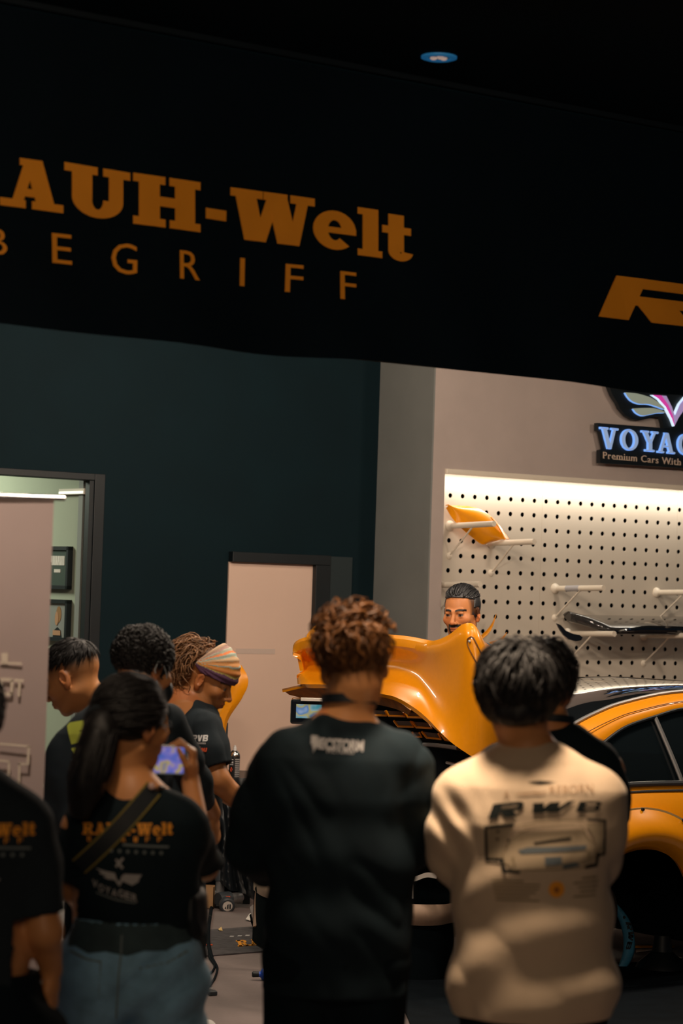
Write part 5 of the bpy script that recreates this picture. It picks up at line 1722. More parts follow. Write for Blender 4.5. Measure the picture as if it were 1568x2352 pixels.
dec6('back_lettering_lower', [[bmap6(*p) for p in pts] for pts in ([(160, 1744), (215, 1738), (210, 1748), (166, 1752)],)], mat('blue_grey_back_print', (.06, .12, .17), .7))

# ---- 7. man with the fade haircut ---------------------------------------------------------------
Y7 = 8.8
H7 = Head(Q(166, 1556, Y7), (-.80, .30, -.42), 1.06, skin=(.62, .27, .10))
J = dict(neck=Q(248, 1630, Y7 + .02), shL=Q(200, 1720, Y7 - .14), shR=Q(300, 1690, Y7 + .22), elL=Q(190, 1870, Y7 - .1), elR=Q(250, 1850, Y7 + .3), wrL=Q(235, 1925, Y7 + .15), wrR=Q(240, 1900, Y7 + .5), hip=Q(270, 1980, Y7 + .1))
sh = dict(m=M['tee_black'], hem=Q(265, 2030, Y7 + .1), neck=(Q(222, 1600, Y7), (.068, .078, .055)),
          nodes=[(Q(240, 1644, Y7), .088, .075), (Q(246, 1690, Y7 + .02), .17, .11), (Q(252, 1780, Y7 + .05), .18, .12), (Q(268, 2080, Y7 + .1), .17, .12)],
          sleeves=[dict(pts=[Q(202, 1718, Y7 - .14), Q(194, 1820, Y7 - .12)], r=(.072, .068)), dict(pts=[Q(296, 1690, Y7 + .2), Q(262, 1800, Y7 + .28)], r=(.066, .068))],
          folds=[folds(6.1, .005, 8, 3)])
MAN7 = figure('person with a faded undercut looking down beside the roll-up display', H7, J, sh, dict(m=M['trouser'], w=(.16, .115)), M['shoe_black'], h=.0045,
              colour=dict(brow=1, hair_tint=(.022, .018, .015), shave=lambda x, y, z: .9 * np.clip((z + .002 - .10 * np.maximum(y, 0)) / .055, 0, 1) * (y < .05) + .35 * np.clip((z + .05) / .05, 0, 1) * (y < -.02) * (np.abs(x) > .02)))
keep7 = lambda x, y, z: np.maximum(np.maximum(.052 - z + .45 * np.maximum(y, 0), y - .088), -.1 + 0 * z)
add_hair(MAN7, M['hair_black'], hair_cap(H7, keep7, .005, noise=.003),
         strands(H7, 800, lambda x, y, z: z > .058 + .3 * max(y, 0), whorl=(0, -.08, .09), length=(.03, .055), r=.0034, lift=.003, wild=.22, seed=63, rad=(.080, .103, .092)))

# ---- 8. woman filming with a phone ------------------------------------------------------------
Y8 = 6.3
H8 = Head(Q(303, 1664, Y8), (.68, .70, -.08), .97, skin=(.64, .28, .105))
hip8 = Q(302, 2215, Y8)
hn = dict(wrist=Q(438, 1796, Y8 + .46), f=(.02, .05, 1.0), n=(-1, -.05, .05), thumb=(-.1, -1, .1), curl=(.95, .95, .95, .95), tcurl=.55, s=.95, spread=.03)
J = dict(neck=Q(303, 1822, Y8), shL=Q(200, 1895, Y8), shR=Q(408, 1895, Y8), elL=Q(160, 2035, Y8 + .04), elR=Q(470, 1990, Y8 + .26),
         wrL=Q(176, 2060, Y8 + .24), wrR=Q(438, 1796, Y8 + .46), hip=hip8)
sh = dict(m=M['tee_black'], hem=Q(305, 2118, Y8), h=.005, neck=(Q(303, 1780, Y8 + .02), (.054, .060, .050)), collar=(.052, .060, -.040, .012),
          nodes=[(Q(303, 1834, Y8), .078, .065), (Q(302, 1876, Y8), .150, .098), (Q(303, 1950, Y8), .165, .115), (Q(304, 2050, Y8), .160, .115), (Q(305, 2170, Y8), .165, .12)],
          sleeves=[dict(pts=[Q(205, 1888, Y8), Q(176, 1960, Y8 + .02), Q(166, 2012, Y8 + .03)], r=(.060, .062, .064)),
                   dict(pts=[Q(404, 1888, Y8), Q(440, 1945, Y8 + .10), Q(462, 1988, Y8 + .19)], r=(.060, .060, .062), dir=V3(.1, .35, -.9))],
          folds=[folds(10.4, .005, 7, 3), folds(3.8, .006, 6, 6, (.6, 0, .7))])
def jean_folds(X, Y, Z):
    w = np.clip((.93 - Z) / .1, 0, 1) * np.clip((X + .58) / .1, 0, 1)
    return .007 * w * np.sin((Z * .75 - .66 * X) * 70 + 2 * vnoise(X * 8, Y * 8, Z * 8))
MAN8 = figure('person with a long dark ponytail and blue jeans filming with a phone, seen from behind', H8, J, sh,
              dict(name='jeans', m=M['denim'], top=Q(305, 2104, Y8), w=(.154, .122), r=(.106, .090, .082), h=.005, folds=(folds(7.2, .004, 12, 5), jean_folds),
                   extra=[s_ell(hip8 + V3(-.082, -.045, -.02), (.092, .085, .125)), s_ell(hip8 + V3(.078, -.045, -.02), (.086, .085, .125))]),
              M['sneaker'], h=.004, hands=[hn], colour=dict(brow=1, shave=lambda x, y, z: np.clip((z + .05) / .04, 0, 1) * (y < .0) * .9, hair_tint=(.012, .009, .007)),
              neck_r=.046, arm_r=(.040, .036, .026), hip_w=.10)
# hair drawn back into a ponytail that hangs over the left shoulder
keep8 = lambda x, y, z: np.maximum(np.maximum(-.045 - z + .75 * np.maximum(y + .02, 0), y - .080), np.where((x > .07) & (z < -.02) & (y > -.02), .01, -.1))
tail = catmull([H8.w(-.02, -.105, .015), Q(232, 1672, Y8 - .10), Q(217, 1730, Y8 - .125), Q(200, 1795, Y8 - .14), Q(184, 1858, Y8 - .135)], 26)
tf = Field(np.min(tail, 0) - .12, np.max(tail, 0) + .14, .006)
for i in range(25):
    u = i / 25; r0 = .030 + .018 * math.sin(math.pi * min(u * 1.2, 1) * .6) - .022 * max(0, u - .7) / .3
    tf.add(s_rcone(np.array(tail[i]), np.array(tail[i + 1]), r0, r0), .01)
tf.mod(lambda a, X, Y, Z: a + .004 * vnoise(X * 70, Y * 70, Z * 10))
tv, tfc = tf.mesh(1)
g = np.random.default_rng(81); lv = []; lf = []; nn_ = 0
for s_ in range(520):
    a = g.uniform(0, 6.28); rr = g.uniform(.92, 1.10); u0 = g.uniform(0, .45); u1 = min(1.0, u0 + g.uniform(.45, .75)); pts = []
    for k in range(9):
        u = u0 + (u1 - u0) * k / 8; ix = u * 25; i = min(int(ix), 24); p = np.array(tail[i]) * (1 - (ix - i)) + np.array(tail[i + 1]) * (ix - i)
        r0 = (.030 + .018 * math.sin(math.pi * min(u * 1.2, 1) * .6) - .022 * max(0, u - .7) / .3) * rr + .002
        a += g.normal() * .05
        pts.append(p + V3(math.cos(a), math.sin(a), 0) * r0)
    w = .003 * g.uniform(.6, 1.4)
    ring = []
    for k in range(9):
        wk = w * (1 - .8 * (k / 8) ** 2)
        for q4 in range(4): ring.append(pts[k] + V3(math.cos(q4 * 1.571), math.sin(q4 * 1.571), 0) * wk)
    lv.append(np.array(ring)); lf.append(np.array([(k * 4 + e, k * 4 + (e + 1) % 4, k * 4 + 4 + (e + 1) % 4, k * 4 + 4 + e) for k in range(8) for e in range(4)]) + nn_); nn_ += 36
hr = add_hair(MAN8, M['hair_black'], hair_cap(H8, keep8, .012, noise=.003),
         strands(H8, 900, lambda x, y, z: z > -.03 + .7 * max(y + .02, 0), whorl=(0, .12, .05), length=(.07, .12), r=.0030, lift=.004, wild=.10, seed=73, rad=(.087, .110, .098), sweep=lambda p: np.array((-.035, -.125, .02)) - p),
         (tv, tfc), (np.concatenate(lv), np.concatenate(lf)))
b = MB(); tq = nrm(np.array(tail[3]) - np.array(tail[0]))
b.lathe(Vector(tail[2]), Vector(tq), [(.030, -.012), (.042, -.008), (.043, .008), (.030, .012)], 20); b.build('hair_tie', M['bag_black'], hr)
# glasses
b = MB()
for s_ in (-1, 1):
    b.tube([H8.w(s_ * .032 + .022 * math.cos(t), .098, .0 + .018 * math.sin(t)) for t in [2 * math.pi * k / 20 for k in range(21)]], .0018, 6)
    b.tube([H8.w(s_ * .054, .096, .004), H8.w(s_ * .075, .03, .006), H8.w(s_ * .082, -.005, .004)], .0018, 6)
b.tube([H8.w(-.010, .099, .003), H8.w(.010, .099, .003)], .0018, 6)
b.build('glasses', M['black'], MAN8['root'])
# prints on her back
def printer(fig, YC):
    def mp(px, py): q = P(px, py, YC); return (q.x, q.z)
    def de(name, polys, m, ml=.012): return decal(name, [[mp(*p) for p in poly] for poly in polys], (0, YC, 0), (1, 0, 0), (0, 0, 1), (0, 1, 0), fig['bvh'], m, fig['shirt'], .003, ml)
    return de
def tee_back(fig, YC, ox, oy, k, rot=0.0):
    """the club print: orange title, grey rule, dotted line, cross, wings and name; ox, oy the title's left baseline in photo px"""
    de = printer(fig, YC)
    def T_(x, y): return (ox + k * (x + rot * y * -1), oy + k * (y + rot * x))
    ps, w_ = layout(SLAB, 'RAUH-Welt', .05)
    de('title_lettering', [[T_(208 * x / w_, -27 * y) for x, y in p] for p in ps], M['orange_flat'])
    out = []
    for i, ch in enumerate('BEGRIFF'):
        pp, w1 = font_polys(ch, bold=.02)
        out += [[T_(12 + 27 * i + 9 * x / w1, 15 - 12 * y) for x, y in p] for p in pp]
    de('subtitle_lettering', out, M['orange_flat'])
    de('rule', [[T_(95, 19), T_(200, 25), T_(200, 30), T_(95, 24)]], M['dim_print'])
    dots = []
    for i in range(8):
        cx, cy = 50 + 19 * i, 34 + 1.0 * i
        dots.append([T_(cx + 4 * math.cos(2 * math.pi * j / 10), cy + 4.5 * math.sin(2 * math.pi * j / 10)) for j in range(10)])
    de('dotted_line', dots, M['dim_print'])
    de('cross', [[T_(78, 56), T_(82, 53), T_(98, 74), T_(93, 77)], [T_(94, 50), T_(99, 53), T_(82, 74), T_(78, 70)]], M['grey_print'])
    wing_l = [(32, 76), (55, 82), (78, 86), (82, 100), (88, 106), (88, 116), (78, 102), (60, 100), (50, 95), (58, 93), (40, 88), (46, 85)]
    wing_r = [(94, 92), (100, 88), (140, 90), (134, 98), (132, 106), (118, 114), (104, 108), (96, 104), (89, 117), (88, 108)]
    de('wings', [[T_(*p) for p in wing_l], [T_(*p) for p in wing_r]], M['grey_print'])
    out = []
    for i, ch in enumerate('VOYAGER'):
        pp, w1 = font_polys(ch, bold=.035)
        x0, y0 = 24 + 15.5 * i, 118 + 5.0 * i + (4 if i in (1, 2, 3) else 0)
        out += [[T_(x0 + 13 * x / w1, y0 - 17 * y + 4 * x / w1) for x, y in p] for p in pp]
    de('name_lettering', out, M['grey_print'])
    de('lower_rule', [[T_(34, 130), T_(80, 145), T_(126, 152), T_(126, 156), T_(80, 149), T_(34, 134)]], M['dim_print'])
tee_back(MAN8, Y8 - .12, 187, 1918, 1.0, .005)
# jeans details
tb = MAN8['tbvh']
def dj(name, polys, m):
    def mp(px, py): q = P(px, py, Y8 - .15); return (q.x, q.z)
    return decal(name, [[mp(*p) for p in poly] for poly in polys], (0, Y8 - .15, 0), (1, 0, 0), (0, 0, 1), (0, 1, 0), tb, m, MAN8['trousers'], .004, .012)
def rib(pts, w):
    out = []
    for (x0, y0), (x1, y1) in zip(pts[:-1], pts[1:]):
        dx, dy = x1 - x0, y1 - y0; L = math.hypot(dx, dy); nx, ny = -dy / L * w / 2, dx / L * w / 2; ex, ey = dx / L * w / 3, dy / L * w / 3
        out.append([(x0 - ex + nx, y0 - ey + ny), (x1 + ex + nx, y1 + ey + ny), (x1 + ex - nx, y1 + ey - ny), (x0 - ex - nx, y0 - ey - ny)])
    return out
dj('hem_shadow', [[(150, 2100), (460, 2100), (462, 2160), (436, 2172), (404, 2176), (380, 2188), (330, 2186), (290, 2198), (240, 2188), (200, 2192), (170, 2178), (150, 2180)]], M['denim_shaded'])  # shadow of the shirt hem painted as a darker denim band
dj('back_pocket', [[(166, 2200), (228, 2212), (232, 2290), (200, 2300), (166, 2284)]], M['denim'])
dj('back_pocket', [[(322, 2218), (424, 2190), (432, 2270), (372, 2306), (338, 2300)]], M['denim'])
SEAM = mat('denim_seam', (.20, .25, .26), .8)
dj('seam', rib([(158, 2190), (200, 2206), (230, 2211)], 5) + rib([(322, 2226), (380, 2215), (426, 2192)], 5) + rib([(278, 2150), (276, 2200), (268, 2290), (262, 2350)], 4) + rib([(230, 2212), (226, 2290)], 3), SEAM)
dj('belt_loop', rib([(170, 2112), (168, 2150)], 8), M['denim_shaded']); dj('belt_loop', rib([(280, 2112), (279, 2150)], 8), M['denim_shaded']); dj('belt_loop', rib([(418, 2112), (420, 2148)], 8), M['denim_shaded'])

# phone in her right hand
phc = P(386, 1745, Y8 + .425); ph = thing('phone', 'phone held sideways by the ponytailed person, its screen showing blue and yellow', 'phone', phc)
pw, phh = .098 * .9, .066 * .9
ex_ = (Vector((1, .10, 0)) * .5).normalized(); ez_ = Vector((.02, 0, 1)).normalized(); ny_ = ex_.cross(ez_) * -1
W_, Hh = P(432, 1745, phc.y).x - P(338, 1745, phc.y).x, P(386, 1711, phc.y).z - P(386, 1779, phc.y).z
b = MB(); b.box(phc - ex_ * W_ / 2 - ez_ * Hh / 2, ex_ * W_, Vector((0, .009, 0)), ez_ * Hh); b.build('phone_body', M['chrome'], ph, smooth=False, bevel=.003)
sm = mat('phone_screen_picture', (.1, .1, .3), .2)
nt = sm.node_tree; bs = nt.nodes['Principled BSDF']; tc = nt.nodes.new('ShaderNodeTexCoord'); vo = nt.nodes.new('ShaderNodeTexNoise'); vo.inputs['Scale'].default_value = 28; vo.inputs['Detail'].default_value = 1.5
cr = nt.nodes.new('ShaderNodeValToRGB'); nt.links.new(tc.outputs['Object'], vo.inputs['Vector']); nt.links.new(vo.outputs['Fac'], cr.inputs['Fac']); nt.links.new(cr.outputs['Color'], bs.inputs['Emission Color'])
for p_, c_ in ((.30, (.01, .10, .42)), (.46, (.12, .14, .50)), (.54, (.25, .20, .50)), (.60, (.45, .36, .05)), (.70, (.10, .12, .35))):
    e = cr.color_ramp.elements.new(p_); e.color = (*c_, 1)
cr.color_ramp.elements.remove(cr.color_ramp.elements[0]); cr.color_ramp.elements.remove(cr.color_ramp.elements[-1])
bs.inputs['Emission Strength'].default_value = .75
b = MB(); b.box(phc - ex_ * W_ * .47 - ez_ * Hh * .45 - Vector((0, .0012, 0)), ex_ * W_ * .86, Vector((0, .001, 0)), ez_ * Hh * .88); b.build('screen', sm, ph, smooth=False)

# shoulder bag: strap across the back, pouch at the right hip
bg = thing('shoulder_bag', 'black shoulder bag with an olive-edged strap worn across the back over the club print', 'bag', tuple(Q(455, 2120, Y8 + .05)))
def strap_pts(off):
    out = []
    for k in range(40):
        u = k / 39; px = 352 + (182 - 352) * u; py = 1812 + (1990 - 1812) * u + 8 * math.sin(math.pi * u)
        o_ = P(px, py, Y8 - .5); dv = (P(px, py, Y8 + .3) - o_).normalized()
        hit, nn, _, _ = MAN8['bvh'].ray_cast(o_, dv, 1.2)
        if hit is not None: out.append(hit - dv * off)
    return out
sp = strap_pts(.008); across = Vector((.72, 0, -.69))
def strap_band(w0, w1, th): return [[p + across * (w0 + (w1 - w0) * k / 3) for p in sp] for k in range(4)]
b = MB(); b.sheet(strap_band(-.020, .020, 0), .003)
front = [Vector(Q(352, 1812, Y8 - .06)), Vector(Q(372, 1822, Y8 + .02)), Vector(Q(400, 1880, Y8 + .14)), Vector(Q(440, 2000, Y8 + .15)), Vector(Q(462, 2080, Y8 + .06))]
b.sheet([[Vector(p) + Vector((.018 * (k - 1), 0, .01 * (k - 1))) for p in catmull(front, 20)] for k in range(3)], .003)
b.build('strap', M['bag_black'], bg)
b = MB(); b.sheet(strap_band(-.0245, -.0195, 0), .004); b.sheet(strap_band(.0195, .0245, 0), .004); b.build('strap_edging', M['olive'], bg)
b = MB(); b.lathe(Vector(Q(348, 1806, Y8 - .07)), (.1, -1, .3), [(.001, 0), (.008, .001), (.009, .004), (.004, .007), (.001, .007)], 14); b.build('stud', mat('strap_stud', (.55, .35, .3), .4), bg)
pf = Field(Q(455, 2110, Y8) - V3(.14, .16, .2), Q(455, 2110, Y8) + V3(.14, .2, .2), .006)
pf.add(s_slab(Q(447, 2062, Y8 + .03), Q(444, 2130, Y8 + .03), .032, .036, .085, .09, V3(1, 0, 0)), .02)
pf.mod(lambda a, X, Y, Z: a + .005 * vnoise(X * 30, Y * 30, Z * 20))
v, f = pf.mesh(1); np_mesh('pouch', v, f, M['bag_black'], bg)
b = MB(); b.sheet([[Vector(Q(448 + 12 * (k - .5) + 12 * i / 9, 2125 + 78 * i / 9, Y8 - .02)) for i in range(10)] for k in range(3)], .003); b.build('hanging_strap_end', M['bag_black'], bg)

# ---- 9. man cut by the left edge ------------------------------------------------------------
Y9 = 5.6
H9 = Head(Q(-88, 1652, Y9), (.05, 1, -.15), 1.0, skin=(.62, .27, .10))
J = dict(neck=Q(-88, 1800, Y9), shL=Q(-235, 1905, Y9), shR=Q(58, 1908, Y9), elL=Q(-280, 2150, Y9), elR=Q(104, 2140, Y9 - .02), wrL=Q(-230, 2270, Y9 + .1), wrR=Q(116, 2225, Y9 + .06), hip=Q(-80, 2330, Y9))
sh = dict(m=M['tee_grey'], hem=Q(-80, 2400, Y9), neck=(Q(-88, 1752, Y9 + .02), (.068, .076, .052)),
          nodes=[(Q(-88, 1814, Y9), .088, .07), (Q(-88, 1872, Y9), .175, .115), (Q(-88, 1960, Y9), .182, .132), (Q(-84, 2120, Y9), .172, .132), (Q(-80, 2460, Y9), .175, .135)],
          sleeves=[dict(pts=[Q(-228, 1900, Y9), Q(-270, 2080, Y9)], r=(.066, .066)), dict(pts=[Q(50, 1898, Y9), Q(76, 1990, Y9), Q(97, 2098, Y9 - .01)], r=(.068, .062, .056), dir=V3(.16, 0, -1))],
          folds=[folds(14.4, .004, 7, 3)])
MAN9 = figure('person in a black club tee half cut off by the left edge of the frame', H9, J, sh,
              dict(m=M['trouser'], w=(.17, .13), extra=[s_ell(Q(62, 2390, Y9 + .06), (.10, .11, .10))]), M['shoe_black'], face=False, colour=dict(eyes=False, brow=0),
              hands=[dict(wrist=Q(116, 2225, Y9 + .06), f=(.05, .12, -1), n=(-.9, .1, 0), thumb=(.1, 1, 0), curl=(.3, .35, .4, .45))], arm_r=(.048, .038, .028))
add_hair(MAN9, M['hair_black'], hair_cap(H9, keep3, .012, noise=.005),
         strands(H9, 350, lambda x, y, z: z > .0 + .9 * max(y, 0), whorl=(.01, -.06, .11), length=(.05, .08), r=.004, lift=.010, wild=.4, seed=93, rad=(.086, .108, .098)))
tee_back(MAN9, Y9 - .13, -150, 1920, 1.08, .012)
# ------------------------------------------------------------------ the orange car, tail to the left, parallel to the peg board
CT = Vector((.759, 10.83, 0)); CA = -N; CW = 1.70        # near rear corner, direction across (away), width
def C(a, b, z): return CT + D * a + CA * b + ZV * z
car = thing('car', 'orange coupe with raised tail lid and a rear wheel off, below the peg board', 'car', tuple(C(2.0, .85, 0)))
AX, AZ, AR = .80, .27, .40                                  # rear wheel arch
def lerp_tab(x, tab):
    for (x0, y0), (x1, y1) in zip(tab[:-1], tab[1:]):
        if x <= x1: u = max(0, (x - x0) / (x1 - x0)); return y0 + (y1 - y0) * u
    return tab[-1][1]
BELT = [(-.05, .80), (.2, .865), (.5, .915), (.9, .935), (1.6, .925), (2.6, .90), (3.2, .86), (4.1, .62)]
RAIL = [(.0, .96), (.3, 1.07), (.61, 1.205), (.78, 1.262), (.95, 1.305), (1.3, 1.356), (1.7, 1.372), (2.1, 1.335), (2.4, 1.25), (2.75, 1.06), (3.0, .93)]
WTOP = [(.50, .965), (.58, 1.03), (.68, 1.105), (.764, 1.15), (.897, 1.203), (1.105, 1.249), (1.3, 1.284), (1.7, 1.295), (2.0, 1.265), (2.3, 1.17), (2.6, 1.02), (2.75, .94)]
def tab_s(x, tab):
    xs = np.array([t[0] for t in tab]); ys = np.array([t[1] for t in tab])
    i = int(np.clip(np.searchsorted(xs, x) - 1, 0, len(xs) - 2)); h = xs[i + 1] - xs[i]; u = np.clip((x - xs[i]) / h, 0, 1)
    def sl(j): return (ys[min(j + 1, len(ys) - 1)] - ys[max(j - 1, 0)]) / (xs[min(j + 1, len(xs) - 1)] - xs[max(j - 1, 0)])
    return float((2 * u ** 3 - 3 * u ** 2 + 1) * ys[i] + (u ** 3 - 2 * u ** 2 + u) * h * sl(i) + (-2 * u ** 3 + 3 * u ** 2) * ys[i + 1] + (u ** 3 - u ** 2) * h * sl(i + 1))
def inset(a, z):
    """how far the near side lies in from the flank plane"""
    bz = tab_s(a, BELT)
    if z >= bz: return .055 + .20 * min(1, (z - bz) / .42) ** 1.1
    u = (bz - z) / .7
    low = .055 * (1 - min(1, u * 3.2)) ** 2 + .05 * max(0, u - .45) ** 2
    tail = .30 * max(0, (.16 - a) / .21) ** 2
    return low + tail - .05 * math.exp(-((a - AX) / .5) ** 2) * math.sin(min(1, u * 1.4) * math.pi)
def arch_low(a, base=.17):
    z = base + (.50 * min(1, max(0, (.42 - a) / .06)) if a < .42 else 0)
    for ax_ in (AX, 3.12):
        r = AR if ax_ == AX else .35
        if abs(a - ax_) < r: z = max(z, AZ + math.sqrt(r * r - (a - ax_) ** 2))
    return z
for side in (0, 1):
    S_ = (lambda a, b, z: C(a, b, z)) if side == 0 else (lambda a, b, z: C(a, CW - b, z))
    # flank from sill to belt, open at the wheel arches
    cols = sorted(set([round(-.05 + 4.15 * i / 120, 4) for i in range(121)] + [AX - AR + .0005, AX + AR - .0005, 3.12 - .3495, 3.12 + .3495]))
    rows = []
    for k in range(15):
        v = k / 14
        rows.append([S_(a, inset(a, arch_low(a) + (tab_s(a, BELT) - arch_low(a)) * v), arch_low(a) + (tab_s(a, BELT) - arch_low(a)) * v) for a in cols])
    b = MB(); b.sheet(rows, .012 if side else -.012)
    b.build('side_panel', M['orange'], car, ang=50)
    # pillar and roof rail between window and roof
    al = [.02 + 2.9 * i / 90 for i in range(91)]
    rows = []
    for k in range(7):
        v = k / 6
        rr = []
        for a in al:
            zt_ = tab_s(a, RAIL); zw = max(tab_s(a, BELT), tab_s(a, WTOP) if .50 < a < 2.75 else tab_s(a, BELT)); zw = min(zw, zt_ - .01)
            z = zw + (zt_ - zw) * v
            bi = inset(a, z) + .06 * v ** 3
            rr.append(S_(a, bi - .010 * math.sin(math.pi * v), z))
        rows.append(rr)
    b = MB(); b.sheet(rows, .014 if side else -.014); b.build('roof_pillar', M['orange'], car, ang=50)
    # side glass
    rows = []
    al = [.50 + 2.25 * i / 60 for i in range(61)]
    for k in range(9):
        v = k / 8
        rows.append([S_(a, inset(a, tab_s(a, BELT) + (max(tab_s(a, WTOP), tab_s(a, BELT)) - tab_s(a, BELT)) * v) + .012, tab_s(a, BELT) - .01 + (max(tab_s(a, WTOP), tab_s(a, BELT)) - tab_s(a, BELT) + .012) * v) for a in al])
    b = MB(); b.sheet(rows, .006 if side else -.006); b.build('side_window', M['glass_dark'], car)
    # rubber and trim round the window
    b = MB(); b.tube([S_(a, inset(a, tab_s(a, WTOP)) - .004, tab_s(a, WTOP) + .002) for a in al], .0085, 8); b.build('window_seal', M['black'], car)
    b = MB(); b.tube([S_(a, inset(a, tab_s(a, BELT)) - .004, tab_s(a, BELT) + .010) for a in al], .013, 8)
    b.tube([S_(a, inset(a, tab_s(a, BELT) - .02) - .004, tab_s(a, BELT) - .024) for a in al], .006, 8); b.build('belt_trim', mat('belt_rubber', (.05, .055, .06), .35), car)
    b = MB(); b.tube([S_(1.105 + .055 * k / 8, inset(1.1, 1.247 - .305 * k / 8) - .002, 1.247 - .305 * k / 8) for k in range(9)], .011, 8); b.build('window_divider', M['steel'], car)
    b = MB(); b.tube([S_(a, inset(a, tab_s(a, RAIL) - .035) - .0075, tab_s(a, RAIL) - .035) for a in [.45 + 2.2 * i / 50 for i in range(51)]], .0022, 6); b.build('drip_seam', mat('seam_dark', (.22, .07, .005), .6), car)
    # widened wheel-arch flare
    for ax_, r in ((AX, AR), (3.12, .35)):
        rows = []
        for k in range(13):
            v = k / 12; rr = r - .004 + v * .172
            row = []
            for i in range(61):
                t_ = math.radians(-14 + 208 * i / 60)
                a = ax_ + rr * math.cos(t_); z = max(AZ + rr * math.sin(t_), .16)
                zz = min(z, tab_s(a, BELT) - .012)
                row.append(S_(a, inset(a, zz) - .020 - .085 * math.sin(math.pi * (.16 + .84 * (1 - v)) / 1.0) ** .8 * (1 - v * .92), zz))
            rows.append(row)
        b = MB(); b.sheet(rows, .012 if side else -.012); fl_ = b.build('arch_flare', M['orange'], car, ang=50)
        ed = [S_(ax_ + (r + .168) * math.cos(t_), inset(ax_ + (r + .168) * math.cos(t_), min(AZ + (r + .168) * math.sin(t_), tab_s(ax_ + (r + .168) * math.cos(t_), BELT) - .012)) - .040,
                 min(AZ + (r + .168) * math.sin(t_), tab_s(ax_ + (r + .168) * math.cos(t_), BELT) - .012)) for t_ in [math.radians(10 + 160 * i / 50) for i in range(51)]]
        b = MB(); b.sheet([[p + ZV * (.009 * s_) for p in ed] for s_ in (-1, 1)], .003); b.build('masking_tape', M['tape'], fl_)
        b = MB()
        for i in (9, 17, 25, 33, 41): b.lathe(ed[i] - CA * (.004 if not side else -.004), -CA if not side else CA, [(.0005, .012), (.007, .010), (.008, 0), (.0005, 0)], 10)
        b.build('rivets', M['black'], fl_)
# roof and rear window, one glossy dark skin from tail to windscreen
b = MB(); rows = []
for i in range(80):
    a = .40 + 2.55 * i / 79
    zt_ = tab_s(a, RAIL); bi = inset(a, zt_) + .055
    rows.append([C(a, bi + (CW - 2 * bi) * k / 16, zt_ - .004 + (.038 * (1 - (2 * k / 16 - 1) ** 4) if True else 0)) for k in range(17)])
b.sheet(rows, .008); b.build('rear_window', mat('tinted_rear_glass', (.008, .010, .012), .05, spec=1.0, coat=1), car, ang=60)
b = MB()
for bb in (0, 1):
    b.tube([C(a, (inset(a, tab_s(a, RAIL)) + .057) if not bb else CW - inset(a, tab_s(a, RAIL)) - .057, tab_s(a, RAIL) + .004) for a in [.40 + 2.5 * i / 60 for i in range(61)]], .010, 8)
b.build('rear_window_seal', M['steel'], car)
b = MB(); b.lathe(C(2.28, .86, 1.325), (0, 0, 1), [(.055, 0), (.050, .016), (.034, .032), (.012, .040), (.0005, .041)], 20); b.build('roof_antenna', M['black'], car)
# tail: engine deck, orange tail panel, dark engine bay
b = MB(); rows = []
for i in range(14):
    a = -.05 + .5 * i / 13; row = []
    for k in range(25):
        u = k / 24; e = abs(2 * u - 1)
        row.append(C(a + .10 * (1 - (1 - e ** 3)) * (1 if i == 0 else 1 - i / 13), .05 + (CW - .1) * u, .84 + .10 * (a + .05) / .5 - .03 * e ** 3))
    rows.append(row)
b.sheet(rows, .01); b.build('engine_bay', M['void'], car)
b = MB(); rows = []
for i in range(12):
    v = i / 11; row = []
    for k in range(31):
        u = k / 30; e = abs(2 * u - 1)
        row.append(C(-.06 - .02 * math.sin(math.pi * v) + .24 * e ** 4, .03 + (CW - .06) * u, .72 + .13 * v))
    rows.append(row)
b.sheet(rows, .012); b.build('tail_panel', M['orange'], car)
b = MB(); rows = []
for i in range(4):
    rows.append([C(-.115 + .24 * abs(2 * k / 30 - 1) ** 4, .2 + (CW - .4) * k / 30, .64 + .025 * i) for k in range(31)])
b.sheet(rows, -.01); b.build('light_bar', M['black_gloss'], car)
# bonnet, windscreen base, front end (beyond the frame)
b = MB(); rows = []
for i in range(24):
    a = 2.7 + 1.4 * i / 23; zt_ = min(tab_s(a, BELT) + .05, .95)
    rows.append([C(a, .04 + (CW - .08) * k / 14, zt_ - .05 * (2 * k / 14 - 1) ** 4) for k in range(15)])
b.sheet(rows, -.012); b.build('bonnet', M['orange'], car)
b = MB(); rows = [[C(4.1 - .12 * (2 * k / 14 - 1) ** 2, .04 + (CW - .08) * k / 14, .2 + .42 * i / 5) for k in range(15)] for i in range(6)]
b.sheet(rows, .012); b.build('front_panel', M['orange'], car)
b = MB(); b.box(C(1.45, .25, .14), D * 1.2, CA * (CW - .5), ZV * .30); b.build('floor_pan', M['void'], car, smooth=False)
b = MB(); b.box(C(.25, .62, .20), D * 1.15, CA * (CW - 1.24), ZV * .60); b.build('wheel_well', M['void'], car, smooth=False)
# hub and brake disc behind the empty arch, jack stands
for bb, sgn in ((.26, -1), (CW - .26, 1)):
    b = MB(); b.lathe(C(AX, bb, AZ + .05), CA * sgn, [(.0005, -.03), (.15, -.03), (.155, .0), (.06, .01), (.055, .06), (.0005, .062)], 32); b.build('brake_disc', mat('disc_dark', (.06, .05, .045), .5, metal=.6), car)
    b = MB(); b.lathe(C(3.12, bb - .1 * -sgn if False else (.10 if sgn < 0 else CW - .10), .333), CA * sgn, [(.20, -.12), (.30, -.12), (.318, -.10), (.318, .08), (.30, .10), (.20, .10), (.17, .02), (.05, .03), (.0005, .03)], 36); b.build('front_wheel', M['mat_black'], car)
    b = MB(); q = C(1.35, bb + .1 * -sgn, .0135)
    b.lathe(q, (0, 0, 1), [(.13, 0), (.12, .02), (.05, .08), (.04, .16), (.06, .165), (.0005, .17)], 16); b.build('jack_stand', M['black'], car)

